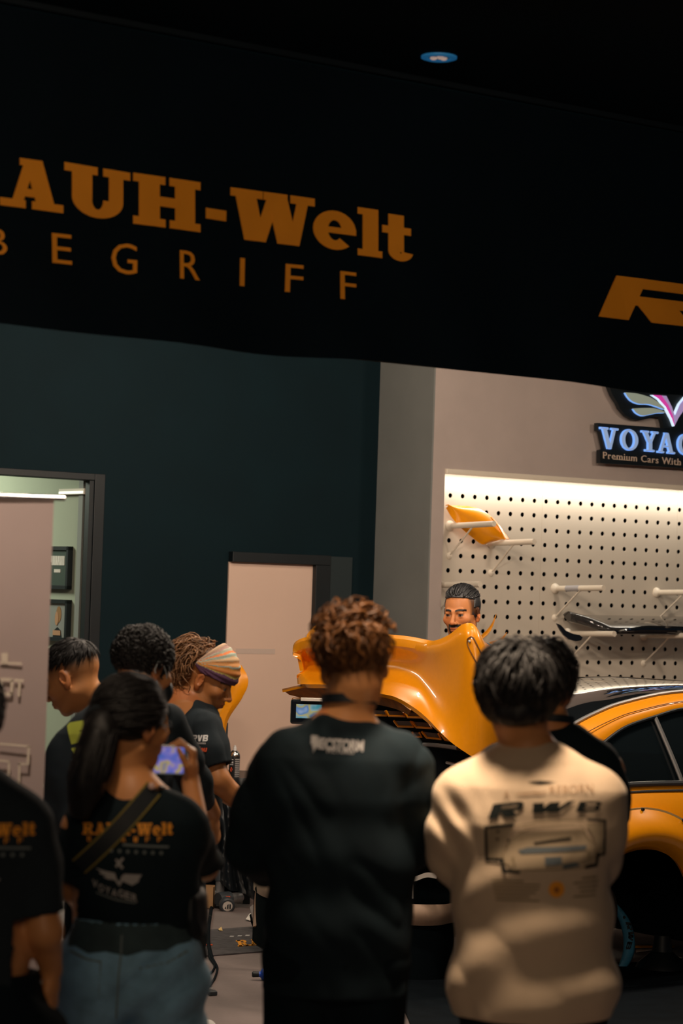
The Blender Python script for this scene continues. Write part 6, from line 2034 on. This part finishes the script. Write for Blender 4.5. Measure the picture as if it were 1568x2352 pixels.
# raised tail lid: scooped whale-tail seen from behind
lid = MB()
cols = [((681, 1502), (692, 1560), 12.22), ((686, 1481), (700, 1574), 12.2), ((722, 1470), (752, 1576), 12.08), ((790, 1466), (800, 1583), 11.85), ((862, 1466), (860, 1593), 11.62), ((930, 1471), (905, 1603), 11.42),
        ((985, 1480), (945, 1627), 11.25), ((1012, 1478), (985, 1660), 11.12), ((1042, 1464), (1021, 1692), 11.0), ((1070, 1442), (1062, 1722), 10.9), ((1085, 1446), (1104, 1746), 10.86), ((1104, 1482), (1130, 1745), 10.88), ((1124, 1520), (1150, 1712), 10.92)]
tops = catmull([npv(P(*t_, y)) for t_, b_, y in cols], 70); lows = catmull([npv(P(*b_, y)) for t_, b_, y in cols], 70)
rows = []
NV = 26
for i in range(NV):
    v = i / (NV - 1); row = []
    for j in range(70):
        u = j / 69; p = lows[j] * (1 - v) + tops[j] * v
        s_ = min(1, u / .12) * min(1, max(0, (.86 - u) / .48)); s_ = s_ * s_ * (3 - 2 * s_)
        scoop = .17 * math.sin(math.pi * min(1, v * 1.05)) ** 1.2 * s_ - .16 * (1 - v) ** 3 * s_
        fin = -.05 * max(0, (u - .72) / .28) * math.sin(math.pi * v)
        lip = .05 * max(0, (v - .93) / .07) ** 2
        row.append(Vector(p) + FWD * (scoop + fin + lip))
    rows.append(row)
lid.sheet(rows, .022)
tl_ = lid.build('tail_lid', M['orange'], car, ang=60, bevel=.006)
b = MB(); b.tube([Vector(p) + FWD * .022 for p in tops], .010, 10); b.build('lid_lip', M['orange'], tl_)
# far fin standing up at the left end
b = MB(); rows = []
A_ = catmull([npv(P(700, 1484, 12.2)), npv(P(706, 1468, 12.3)), npv(P(722, 1448, 12.38)), npv(P(750, 1430, 12.42)), npv(P(775, 1424, 12.42)), npv(P(800, 1436, 12.4))], 30)
B_ = catmull([npv(P(702, 1500, 12.2)), npv(P(712, 1496, 12.2)), npv(P(736, 1490, 12.18)), npv(P(770, 1488, 12.15)), npv(P(800, 1486, 12.1)), npv(P(830, 1486, 12.05))], 30)
rows = [[Vector(B_[j] * (1 - i / 8) + A_[j] * (i / 8)) - FWD * (.03 * math.sin(math.pi * i / 8)) for j in range(30)] for i in range(9)]
b.sheet(rows, .018); b.build('side_fin', M['orange'], tl_, bevel=.006)
# lower flange and raw underside
b = MB()
fa = catmull([npv(P(648, 1586, 12.25)), npv(P(700, 1575, 12.1)), npv(P(760, 1574, 11.9)), npv(P(830, 1584, 11.6)), npv(P(905, 1602, 11.3)), npv(P(945, 1627, 11.12))], 40)
fb = catmull([npv(P(664, 1596, 12.3)), npv(P(710, 1606, 12.25)), npv(P(765, 1604, 12.05)), npv(P(830, 1612, 11.75)), npv(P(900, 1626, 11.45)), npv(P(938, 1642, 11.25))], 40)
fc = catmull([npv(P(652, 1584, 12.4)), npv(P(702, 1570, 12.3)), npv(P(762, 1568, 12.1)), npv(P(830, 1578, 11.8)), npv(P(905, 1596, 11.5)), npv(P(945, 1620, 11.3))], 40)
b.sheet([[Vector(p) for p in fc], [Vector(p) for p in fa]], .010); b.build('lid_flange', M['orange'], tl_)
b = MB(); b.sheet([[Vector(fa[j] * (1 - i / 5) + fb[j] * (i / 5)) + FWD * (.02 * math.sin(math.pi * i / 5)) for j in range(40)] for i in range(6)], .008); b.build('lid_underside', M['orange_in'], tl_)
# rounded inspection panel on the near fin
pan = [(1073, 1468), (1080, 1463), (1086, 1465), (1090, 1471), (1118, 1528), (1132, 1562), (1118, 1568), (1100, 1534), (1075, 1486)]
tb_ = BVHTree.FromPolygons([tuple(p) for r_ in rows for p in r_] if False else [tuple(v_) for v_ in lid.v], [tuple(f_) for f_ in lid.f])
def on_lid(px, py, off=.002):
    r = ray(px, py); r.normalize(); hit, nn, _, _ = tb_.ray_cast(CAM, r, 30)
    return (hit - r * off) if hit is not None else P(px, py, 10.9)
b = MB(); b.tube([on_lid(float(p[0]), float(p[1]), .003) for p in catmull(pan + pan[:1], 90)], .0034, 6); b.build('panel_seam', mat('panel_seam_dark', (.20, .07, .006), .6), tl_)
b = MB(); b.lathe(on_lid(1078, 1473), (-.4, -1, .2), [(.0005, .006), (.006, .005), (.007, 0), (.0005, -.002)], 12); b.build('panel_bolt', M['steel'], tl_)

# slotted grille below the lid
gr = MB()
gq = [P(800, 1600, 11.72), P(1190, 1782, 10.99), P(1190, 1640, 11.2), P(800, 1560, 11.9)]
g0, g1 = P(835, 1690, 11.6), P(1165, 1775, 11.0)
def GR(px, py): # grille plane, leaning back
    u = (px - 835) / 330; v = (1740 - py) / 120
    return P(px, py, 11.62 - .60 * u + .06 * v + .05)
gr.sheet([[GR(px, py) + FWD * 0 for px in range(800, 1181, 20)] for py in (1800, 1760, 1720, 1680, 1640, 1600)], -.02)
g_o = gr.build('engine_grille', M['black_gloss'], car)
slots = [((846, 1630), (884, 1632), (888, 1643), (852, 1642)), ((886, 1632), (925, 1634), (932, 1645), (893, 1644)), ((929, 1635), (966, 1637), (970, 1648), (936, 1647)),
         ((904, 1655), (942, 1656), (950, 1669), (914, 1668)), ((946, 1657), (984, 1660), (992, 1672), (956, 1670)), ((946, 1681), (962, 1682), (968, 1692), (950, 1692)),
         ((968, 1680), (1006, 1684), (1012, 1697), (980, 1694)), ((1012, 1686), (1040, 1690), (1046, 1702), (1022, 1699))]
for sl_ in slots:
    pts_ = [GR(*p) - FWD * .012 for p in sl_]
    b = MB(); b.add(pts_, [(0, 1, 2, 3)]); s_o = b.build('slot_light_stand_in', mat('slot_grey', (.17, .14, .13), .5), g_o, smooth=False)  # grey face stands in for the light showing through the slot
    b = MB(); b.tube([p - FWD * .004 for p in (pts_[0], pts_[3], pts_[2], pts_[1])], .0055, 6); b.build('slot_rim', M['orange'], g_o)
b = MB(); b.tube([GR(px, 1708 + (px - 975) * .11 + .0008 * (px - 1010) ** 2) - FWD * .02 for px in range(972, 1056, 6)], .010, 8); b.build('grille_bar', M['steel'], g_o)
b = MB(); b.tube([GR(px, 1752 + (px - 1025) * .10 - .004 * (px - 1043) ** 2) - FWD * .02 for px in range(1025, 1062, 4)], .008, 8); b.build('latch', M['chrome'], g_o)

# ------------------------------------------------------------------ pieces of bodywork round the car
def curved_strip(name, label, cat, pts, prof, th, m):
    t = thing(name, label, cat, (pts[len(pts) // 2][0], pts[len(pts) // 2][1], 0))
    return t
# unpainted bumper lying behind the car
bl = catmull([npv(P(586, 2075, 12.35)), npv(P(612, 2090, 12.1)), npv(P(700, 2095, 11.75)), npv(P(820, 2098, 11.5)), npv(P(930, 2095, 11.3)), npv(P(1000, 2078, 11.3)), npv(P(1042, 2072, 11.42))], 60)
t = thing('bumper_cover', 'unpainted beige bumper lying on the floor behind the dark-tee person at centre', 'bumper', (float(bl[30][0]), float(bl[30][1]), 0))
rows = []
for k in range(10):
    v = k / 9; row = []
    for j in range(60):
        p = Vector(bl[j]); q = Vector((p.x, p.y, 0)); zt_ = .42 if j > 8 else .42 + .10 * (8 - j) / 8
        out_ = -.04 * math.sin(math.pi * v * .8)
        row.append(Vector((p.x, p.y + out_, .275 + (.085 + (zt_ - .42)) * v)))
    rows.append(row)
b = MB(); b.sheet(rows, .012); b.build('bumper_skin', M['primer'], t, ang=60)
b = MB(); rows = [[Vector((bl[j][0], bl[j][1] + .02, .0145 + .255 * k / 4)) for j in range(60)] for k in range(5)]
b.sheet(rows, .01); b.build('lower_grille', M['void'], t)
b = MB(); b.lathe(P(594, 2042, 12.24), (-.3, -1, 0), [(.0005, .004), (.018, .004), (.02, 0), (.0005, 0)], 14); b.build('mounting_hole', M['void'], t)
# left return of the bumper, turned up
b = MB(); rows = []
for i in range(12):
    v = i / 11
    rows.append([P(584 + 6 * v + (k / 7) * 40, 2130 - 128 * v - 2 * k, 12.28 - .05 * k / 7 + .05 * math.sin(v * 3)) for k in range(8)])
b.sheet(rows, .012); b.build('bumper_return', M['primer'], t)
# pale rod and strip of paper in the shade of the tail
t = thing('masking_paper_strip', 'pale strip of masking paper hanging across the dark gap behind the car', 'paper', tuple(P(968, 2018, 11.25)))
b = MB(); b.sheet([[P(936 + 66 * i / 12, 2012 + 3 * math.sin(i * .6) + 11 * k - .6 * i, 11.25 - .05 * i / 12) for i in range(13)] for k in range(2)], .003)
b.sheet([[P(944 + 5 * k, 2024 + 40 * i / 5, 11.25) for i in range(6)] for k in range(2)], .003); b.build('paper_strip', M['paper'], t)

# orange panel leaning behind the headscarf
t = thing('fender_panel', 'orange body panel standing upright behind the face of the headscarf person', 'car panel', (P(520, 1700, 13.95).x, 13.95, .727))
LFT = catmull([npv(P(512, 1530, 13.95)), npv(P(500, 1580, 13.95)), npv(P(494, 1630, 13.95)), npv(P(497, 1662, 13.95)), npv(P(500, 1740, 13.95))], 30)
RGT = catmull([npv(P(548, 1534, 13.88)), npv(P(567, 1562, 13.86)), npv(P(552, 1594, 13.86)), npv(P(512, 1656, 13.87)), npv(P(506, 1740, 13.9))], 30)
rows = [[Vector(LFT[i] * (1 - k / 8) + RGT[i] * (k / 8)) - FWD * (.05 * math.sin(math.pi * k / 8)) for k in range(9)] for i in range(30)]
b = MB(); b.sheet(rows, -.03); b.build('panel_skin', M['orange'], t, bevel=.006)
b = MB(); b.box((P(504, 1700, 13.92).x, 13.92, .727), (.045, 0, 0), (0, .04, 0), ZV * .30); b.build('panel_stand', M['tool'], t, smooth=False)

# ------------------------------------------------------------------ bench under a black sheet
wb = thing('work_bench', 'work bench under a hanging black plastic sheet, standing before the cream door', 'bench', (P(500, 1800, 13.9).x, 14.1, 0))
bz_ = .72; bx0, bx1 = P(300, 1800, 13.9).x, P(592, 1800, 13.7).x
b = MB(); b.box((bx0, 13.84, bz_ - .04), (bx1 - bx0, 0, 0), (0, .56, 0), (0, 0, .04)); b.build('bench_top', M['bag_black'], wb, smooth=False, bevel=.004)
for x in (bx0 + .05, bx1 - .05):
    for y in (13.92, 14.34):
        b = MB(); b.box((x - .02, y - .02, 0), (.04, 0, 0), (0, .04, 0), (0, 0, bz_ - .04)); b.build('leg', M['black'], wb, smooth=False)
b = MB(); b.box((bx0 + .07, 14.0, .05), (bx1 - bx0 - .14, 0, 0), (0, .3, 0), (0, 0, .3)); b.build('under_bench_shade', M['void'], wb, smooth=False)  # black box standing in for the shade under the bench
b = MB(); rows = []
for k in range(30):
    v = k / 29; row = []
    for i in range(121):
        u = i / 120; x = bx0 - .02 + (bx1 - bx0 + .03) * u
        ux = (x - P(487, 2000, 13.6).x) / (P(585, 2000, 13.6).x - P(487, 2000, 13.6).x)
        low = .19 + .02 * math.sin(u * 21) - .17 * max(0, min(1, ux)) ** 1.3
        z = bz_ + .004 - (bz_ - low) * v
        f_ = v ** .7 * (.030 * math.sin(u * 46 - 9 * v * (1 - u) + 2 * math.sin(u * 9 + 2 * v)) + .014 * math.sin(u * 101 + 2 - 14 * v))
        row.append(Vector((x + .03 * v * math.sin(v * 4 + u * 9), 13.815 - .10 * v + f_, z)))
    rows.append(row)
b.sheet(rows, -.003); b.build('plastic_sheet', M['plastic_sheet'], wb)
b = MB(); b.sheet([[Vector((bx0 - .02 + (bx1 - bx0 + .03) * i / 20, 13.815 + .58 * k, bz_ + .002)) for i in range(21)] for k in range(2)], .002); b.build('sheet_top', M['plastic_sheet'], wb)

# aerosol can, paint tin, on the bench
can = P(538, 1760, 13.92)
t = thing('spray_can', 'black and silver spray can standing on the bench beside the bent forearm', 'spray can', (can.x, can.y, bz_))
o_ = Vector((can.x, can.y, bz_ + .005)); ztop_ = P(538, 1714, 13.92).z; Hc = ztop_ - bz_
b = MB(); b.lathe(o_, (0, 0, 1), [(.0005, 0), (.030, .002), (.031, .006), (.031, Hc - .066), (.030, Hc - .060), (.0005, Hc - .060)], 28); b.build('can_body', mat('can_black', (.02, .02, .022), .3), t)
b = MB(); b.lathe(o_, (0, 0, 1), [(.0305, Hc - .061), (.031, Hc - .056), (.026, Hc - .042), (.018, Hc - .032), (.012, Hc - .028), (.0005, Hc - .028)], 28); b.build('can_shoulder', M['chrome'], t)
b = MB(); b.lathe(o_, (0, 0, 1), [(.010, Hc - .029), (.010, Hc - .012), (.007, Hc - .011), (.0065, Hc), (.0005, Hc)], 20); b.build('nozzle', M['white'], t)
b = MB()
def on_can(ang, z, dr=.0012): return o_ + Vector((math.sin(ang) * (.031 + dr), -math.cos(ang) * (.031 + dr), z))
zt0 = Hc - .075
for i in range(11):
    zz = zt0 - .011 * i
    b.sheet([[on_can(.15 + 1.1 * k / 6, zz - .006 * r) for k in range(7)] for r in range(2)], .0004)
b.build('label_lines', M['grey_print'], t)
b = MB()
for i, (zz, hh) in enumerate(((zt0 - .002, .006), (zt0 - .016, .010), (zt0 - .032, .004))):
    for j in range(3): b.sheet([[on_can(-.95 + .28 * j + .2 * k / 3, zz - hh * r) for k in range(4)] for r in range(2)], .0004)
b.build('label_marks', M['white'], t)
b = MB(); b.tube([on_can(-.55 + .20 * math.cos(k * math.pi / 2), zt0 - .062 + .013 * math.sin(k * math.pi / 2), .0005) for k in range(5)], .0022, 6); b.build('hazard_diamond', M['red'], t)
tin = P(484, 1782, 13.9)
t = thing('paint_tin', 'small green tin with an orange-red band on the bench behind the forearm', 'tin', (tin.x, tin.y, bz_))
o_ = Vector((tin.x, tin.y, bz_ + .006)); 
b = MB(); b.lathe(o_, (0, 0, 1), [(.0005, 0), (.036, .001), (.036, .11), (.032, .116), (.0005, .116)], 26); b.build('tin_body', mat('tin_green', (.18, .42, .30), .4), t)
b = MB(); b.lathe(o_, (0, 0, 1), [(.0365, .012), (.0372, .014), (.0372, .034), (.0365, .036)], 26); b.build('tin_band', M['red'], t)
# small monitor behind the man in the middle
mq = P(700, 1628, 11.4)
t = thing('monitor_case', 'dark cased device with a small colourful lit screen, beside the raised lid', 'device', (mq.x, 11.4, 0))
b = MB(); b.box((P(667, 1640, 11.4).x, 11.35, P(690, 1662, 11.4).z), (.34, 0, 0), (0, .22, 0), (0, 0, .115)); b.build('case', M['black_gloss'], t, smooth=False, bevel=.01)
b = MB(); b.box((P(680, 1640, 11.4).x, 11.344, P(690, 1648, 11.4).z), (.12, 0, 0), (0, .004, 0), (0, 0, .065))
msn = mat('device_screen', (.05, .1, .15), .2); nt = msn.node_tree; bs = nt.nodes['Principled BSDF']; tc = nt.nodes.new('ShaderNodeTexCoord'); nz = nt.nodes.new('ShaderNodeTexNoise'); nz.inputs['Scale'].default_value = 22; nz.inputs['Detail'].default_value = .5
cr = nt.nodes.new('ShaderNodeValToRGB'); nt.links.new(tc.outputs['Object'], nz.inputs['Vector']); nt.links.new(nz.outputs['Fac'], cr.inputs['Fac']); nt.links.new(cr.outputs['Color'], bs.inputs['Emission Color'])
for p_, c_ in ((.35, (.05, .35, .42)), (.47, (.35, .5, .55)), (.55, (.6, .5, .10)), (.65, (.1, .25, .6))):
    e = cr.color_ramp.elements.new(p_); e.color = (*c_, 1)
bs.inputs['Emission Strength'].default_value = .5
b.build('screen', msn, t, smooth=False)
b = MB(); b.box((P(690, 1640, 11.4).x, 11.33, P(690, 1608, 11.4).z), (.16, 0, 0), (0, .05, 0), (0, 0, .013)); b.build('top_tray', M['paper'], t, smooth=False)
b = MB(); b.tube([(mq.x + .1, 11.46, 0), (mq.x + .1, 11.46, P(690, 1655, 11.4).z)], .03, 12); b.lathe((mq.x + .1, 11.46, 0), (0, 0, 1), [(.12, .014), (.11, .03), (.03, .04)], 20); b.build('stand', M['black'], t)

# ------------------------------------------------------------------ things on the floor
def Fp(px, py, z=.0):
    r = ray(px, py); t_ = (z - HC) / r.z; return CAM + r * t_
def flat(name, pts, m, parent, z=.004, th=.003):
    b = MB(); b.prism([(Fp(*p).x, Fp(*p).y) for p in pts], th, lambda x, y, o: Vector((x, y, z + o))); return b.build(name, m, parent, smooth=False)
q = Fp(540, 2160); t = thing('floor_mat', 'charcoal floor mat with orange and white lettering, in front of the bench', 'mat', (q.x, q.y, 0))
flat('mat_sheet', [(180, 2160), (620, 2128), (1200, 2086), (1200, 2140), (620, 2186), (180, 2222)], M['mat_dark'], t, .001, .006)
b = MB()
ps, w_ = layout(SLAB, 'RAUH-Welt', .05)
f0, f1, f2_ = Fp(748, 2163), Fp(546, 2178), Fp(740, 2150)
def FM(x, y): return f0 + (f1 - f0) * x + (f2_ - f0) * y
for p in ps: b.prism([(x / w_, y) for x, y in p], .002, lambda x, y, o: Vector((FM(1 - x, y).x, FM(1 - x, y).y, .008 + o)))
b.build('mat_lettering', M['orange_flat'], t, smooth=False)
b = MB()
for i in range(9):
    c0 = Fp(532 + 18 * i, 2155 - 1.2 * i); b.prism([(c0.x - .011, c0.y - .02), (c0.x + .010, c0.y - .015), (c0.x + .012, c0.y + .02), (c0.x - .009, c0.y + .018)], .002, lambda x, y, o: Vector((x, y, .008 + o)))
b.build('mat_dots', M['grey_print'], t, smooth=False)
flat('mat_stripe', [(462, 2173), (488, 2173), (488, 2175), (462, 2175)], M['red'], t, .008, .002)
q = Fp(1300, 2300); t = thing('rubber_mat', 'large black rubber mat on the floor, nearer than the car', 'mat', (q.x, q.y, 0))
a_, c_ = Fp(955, 2248), Fp(946, 2216)
flat('rubber_sheet', [(900, 2252), (1240, 2238), (1420, 2216), (1800, 2212), (2300, 2500), (1000, 2500)], M['mat_black'], t, .001, .012)
# drill and heat gun
q = Fp(520, 2085)
t = thing('cordless_drill', 'dark cordless drill with orange-red accents lying on the floor below the sheet', 'drill', (q.x, q.y, 0))
a_, c_ = Fp(500, 2086), Fp(556, 2078); zb_ = .055
A0 = Vector((a_.x, a_.y - .04, zb_)); A1 = Vector((c_.x, c_.y - .10, zb_)); dx_ = (A1 - A0).normalized()
b = MB(); b.tube([A0, A0 + dx_ * .02, A0 + dx_ * .085], [.036, .040, .040], 18); b.build('drill_body', M['tool'], t)
b = MB(); b.tube([A0 + dx_ * .085, A0 + dx_ * .10, A1 - dx_ * .012, A1], [.034, .030, .028, .020], 18); b.build('chuck', M['steel'], t)
b = MB(); hv = Vector((.02, -.09, -.018)); b.tube([A0 + dx_ * .045, A0 + dx_ * .045 + hv], [.026, .028], 14); b.build('grip', M['tool'], t)
b = MB(); hc = A0 + dx_ * .045 + hv; b.lathe(hc, hv, [(.0005, -.01), (.040, -.01), (.044, .0), (.044, .03), (.036, .036), (.0005, .036)], 20); bt = b.build('battery', M['tool'], t)
b = MB(); b.lathe(hc + hv.normalized() * .0365, hv, [(.0005, 0), (.028, 0), (.028, .001), (.0005, .001)], 18); b.build('battery_label', M['paper'], bt)
b = MB()
for i in range(3): b.box(hc + hv.normalized() * .0382 + Vector((-.016 + .013 * i, 0, -.014)), (.008, 0, 0), (0, -.001, 0), (0, 0, .026))
b.build('battery_marks', M['black'], bt, smooth=False)
b = MB(); b.box(A0 + dx_ * .055 + Vector((0, -.046, -.02)), (.03, 0, 0), (0, .012, 0), (0, 0, .04)); b.build('trigger', M['red'], t, smooth=False, bevel=.004)
q = Fp(498, 2084)
t = thing('heat_gun', 'grey heat gun standing nose-up on the floor beside the cordless drill', 'heat gun', (q.x, q.y + .02, 0))
b = MB(); o_ = Vector((q.x, q.y + .02, 0)); b.tube([o_ + Vector((-.03, 0, .045)), o_ + Vector((.0, 0, .05)), o_ + Vector((.012, 0, .09)), o_ + Vector((.012, 0, .17))], [.045, .04, .026, .024], 16); b.build('barrel', mat('gun_grey', (.16, .16, .165), .45), t)
b = MB(); b.tube([o_ + Vector((.012, 0, .15)), o_ + Vector((.008, 0, .21))], [.030, .026], 16); b.build('nozzle', M['tool'], t)
# cardboard box
q = Fp(472, 2088)
t = thing('cardboard_box', 'small open brown cardboard box standing on the floor left of the cordless drill', 'box', (q.x, q.y, 0))
b = MB()
for (ox, oy, lx, ly, hz_) in ((-.045, 0, .09, .005, .125), (-.045, .085, .09, .005, .125), (-.045, 0, .005, .09, .125), (.04, 0, .005, .09, .125), (-.045, 0, .09, .09, .005)):
    b.box((q.x + ox, q.y + oy, 0), (lx, 0, 0), (0, ly, 0), (0, 0, hz_))
b.build('carton', M['cardboard'], t, smooth=False)
# grey moulding on the floor and paper under it
t = thing('body_moulding', 'grey plastic body moulding with a dark underside, lying by the bumper', 'car part', tuple(Fp(600, 2135)))
b = MB(); rows = []
for i in range(12):
    v = i / 11
    rows.append([Vector((Fp(572 + 58 * k / 9 + 14 * v, 2135).x, Fp(600, 2135).y + .04 * k / 9 - .06 * math.sin(math.pi * v), .012 + .105 * (1 - v) + .015 * math.sin(k))) for k in range(10)])
b.sheet(rows, .008); b.build('moulding_skin', mat('moulding_grey', (.17, .14, .13), .5), t)
b = MB(); b.sheet([[p + Vector((-.01, .03, -.012)) for p in r_] for r_ in rows[3:]], .006); b.build('moulding_inside', M['void'], t)
def scrap(label, pts, m=None, lift=.012):
    c0 = Fp(*pts[0]); t = thing('paper_scrap', label, 'paper', (c0.x, c0.y, 0), 'paper scraps on the workshop floor')
    w3 = [Fp(*p) for p in pts]; cen = sum(w3, Vector()) / len(w3)
    b = MB(); n_ = len(w3)
    top_ = [p + ZV * (lift + .006 * math.sin(i * 2.1)) for i, p in enumerate(w3)]
    b.add(top_ + [p - ZV * .0015 for p in top_], [tuple(range(n_)), tuple(range(2 * n_ - 1, n_ - 1, -1))] + [(i, (i + 1) % n_, (i + 1) % n_ + n_, i + n_) for i in range(n_)])
    b.build('sheet', m or M['paper'], t, smooth=False)
scrap('white paper scrap beside the grey moulding on the floor', [(564, 2116), (572, 2106), (596, 2090), (598, 2096), (580, 2112), (578, 2118)])
scrap('large torn paper under the empty wheel arch', [(1458, 2178), (1476, 2174), (1500, 2176), (1544, 2182), (1520, 2186), (1460, 2190)])
scrap('folded grey paper at the right edge under the arch', [(1500, 2190), (1568, 2184), (1600, 2186), (1566, 2206), (1540, 2204)])
scrap('tiny crumpled yellow paper scrap on the charcoal mat', [(501, 2140), (508, 2137), (511, 2141), (504, 2143)], M['tape'], .014)
t = thing('orange_rod', 'thin orange rod lying on the floor under the empty wheel arch', 'rod', tuple(Fp(1510, 2188)))
b = MB(); b.tube([Fp(1456, 2188) + ZV * .03, Fp(1546, 2183) + ZV * .02], .007, 8); b.build('rod', M['orange'], t)
# blue brake caliper standing under the arch
q = Fp(1432, 2226)
t = thing('brake_caliper', 'blue crescent-shaped brake caliper with dark lettering standing by the wheel arch', 'brake caliper', (q.x, q.y, 0))
outer = catmull([(1410, 2070), (1428, 2088), (1446, 2114), (1456, 2146), (1458, 2178), (1450, 2206), (1437, 2226)], 30)
inner = catmull([(1404, 2084), (1414, 2100), (1424, 2124), (1430, 2152), (1430, 2182), (1424, 2206), (1416, 2224)], 30)
rows = []
Yc = q.y
for k in range(12):
    a = 2 * math.pi * k / 12; row = []
    for i in range(30):
        m_ = (np.array(outer[i]) + np.array(inner[i])) / 2; h_ = (np.array(outer[i]) - np.array(inner[i])) / 2
        c2_ = m_ + h_ * (abs(math.cos(a)) ** .6 * (1 if math.cos(a) > 0 else -1))
        row.append(P(c2_[0], min(c2_[1], 2225), Yc + .035 + .035 * abs(math.sin(a)) ** .6 * (-1 if math.sin(a) > 0 else 1)))
    rows.append(row)
b = MB(); b.grid([[rows[k][i] for k in range(12)] for i in range(30)], closed=True)
b.add([rows[k][0] for k in range(12)], [tuple(range(12))]); b.add([rows[k][29] for k in range(12)], [tuple(range(11, -1, -1))])
b.build('caliper_body', M['caliper'], t, ang=50)
b = MB()
ps, w_ = layout(RACE, 'RWB', .15, .1)
for p in ps:
    pts_ = [P(1436 + 7 * math.sin(math.pi * (x / w_)) + 11 * y, 2118 + 62 * x / w_, Yc - .004) for x, y in p]
    n_ = len(pts_); b.add(pts_ + [v_ + Vector((0, .004, 0)) for v_ in pts_], [tuple(range(n_)), tuple(range(2 * n_ - 1, n_ - 1, -1))])
b.build('caliper_lettering', M['black'], t, smooth=False)
b = MB(); b.lathe(P(1433, 2107, Yc), (0, -1, 0), [(.0005, .008), (.006, .008), (.007, 0)], 12); b.build('bleed_bolt', M['black'], t)
# blue bottle lying near the middle
q = Fp(596, 2252); t = thing('blue_bottle', 'small blue bottle lying on the floor left of the dark-tee person at centre', 'bottle', (q.x, q.y, 0))
b = MB(); o_ = Vector((q.x - .01, q.y, .028)); b.lathe(o_, (1, .12, 0), [(.0005, 0), (.012, 0), (.013, .012), (.026, .02), (.027, .10), (.024, .105), (.0005, .105)], 20); b.build('bottle_body', M['blue'], t)
b = MB(); b.lathe(o_, (-1, -.12, 0), [(.013, -.005), (.014, .022), (.010, .026), (.0005, .026)], 16); b.build('cap', M['black'], t)
b = MB(); b.lathe(o_ + Vector((.05, .006, 0)), (1, .12, 0), [(.0272, 0), (.0276, .001), (.0276, .04), (.0272, .041)], 20); b.build('label_band', M['paper'], t)
# cable on the floor with its plug
q = Fp(483, 2180); t = thing('power_cable', 'thin black cable snaking down the floor to a small plug, right of the jeans', 'cable', (q.x, q.y, 0))
cp = catmull([Fp(492, 2040), Fp(488, 2066), Fp(484, 2096), Fp(479, 2130), Fp(478, 2165), Fp(484, 2196), Fp(492, 2212), Fp(499, 2228), Fp(493, 2250), Fp(482, 2268), Fp(484, 2282)], 60)
b = MB(); b.tube([Vector(p) + ZV * .008 for p in cp], [.010 if i < 32 else .0055 for i in range(60)], 8)
cp2 = catmull([Fp(479, 2188), Fp(481, 2202), Fp(489, 2214), Fp(493, 2222), Fp(488, 2234), Fp(478, 2242), Fp(464, 2250)], 30)
b.tube([Vector(p) + ZV * .007 for p in cp2], .0055, 8); b.build('cord', M['mat_black'], t)
e = Fp(489, 2286); b = MB(); b.box(e + Vector((-.016, -.03, .001)), (.036, .02, 0), (-.012, .05, 0), (0, 0, .018)); b.build('plug', M['tool'], t, smooth=False, bevel=.003)
b = MB(); b.box(Fp(484, 2278) + Vector((-.008, -.02, .002)), (.016, 0, 0), (0, .06, 0), (0, 0, .012)); b.build('strain_relief', M['steel'], t, smooth=False)
b = MB(); b.lathe(Fp(481, 2110) + ZV * .008, (0, 1, 0), [(.010, -.01), (.0125, 0), (.010, .012)], 12); b.build('ring', M['chrome'], t)
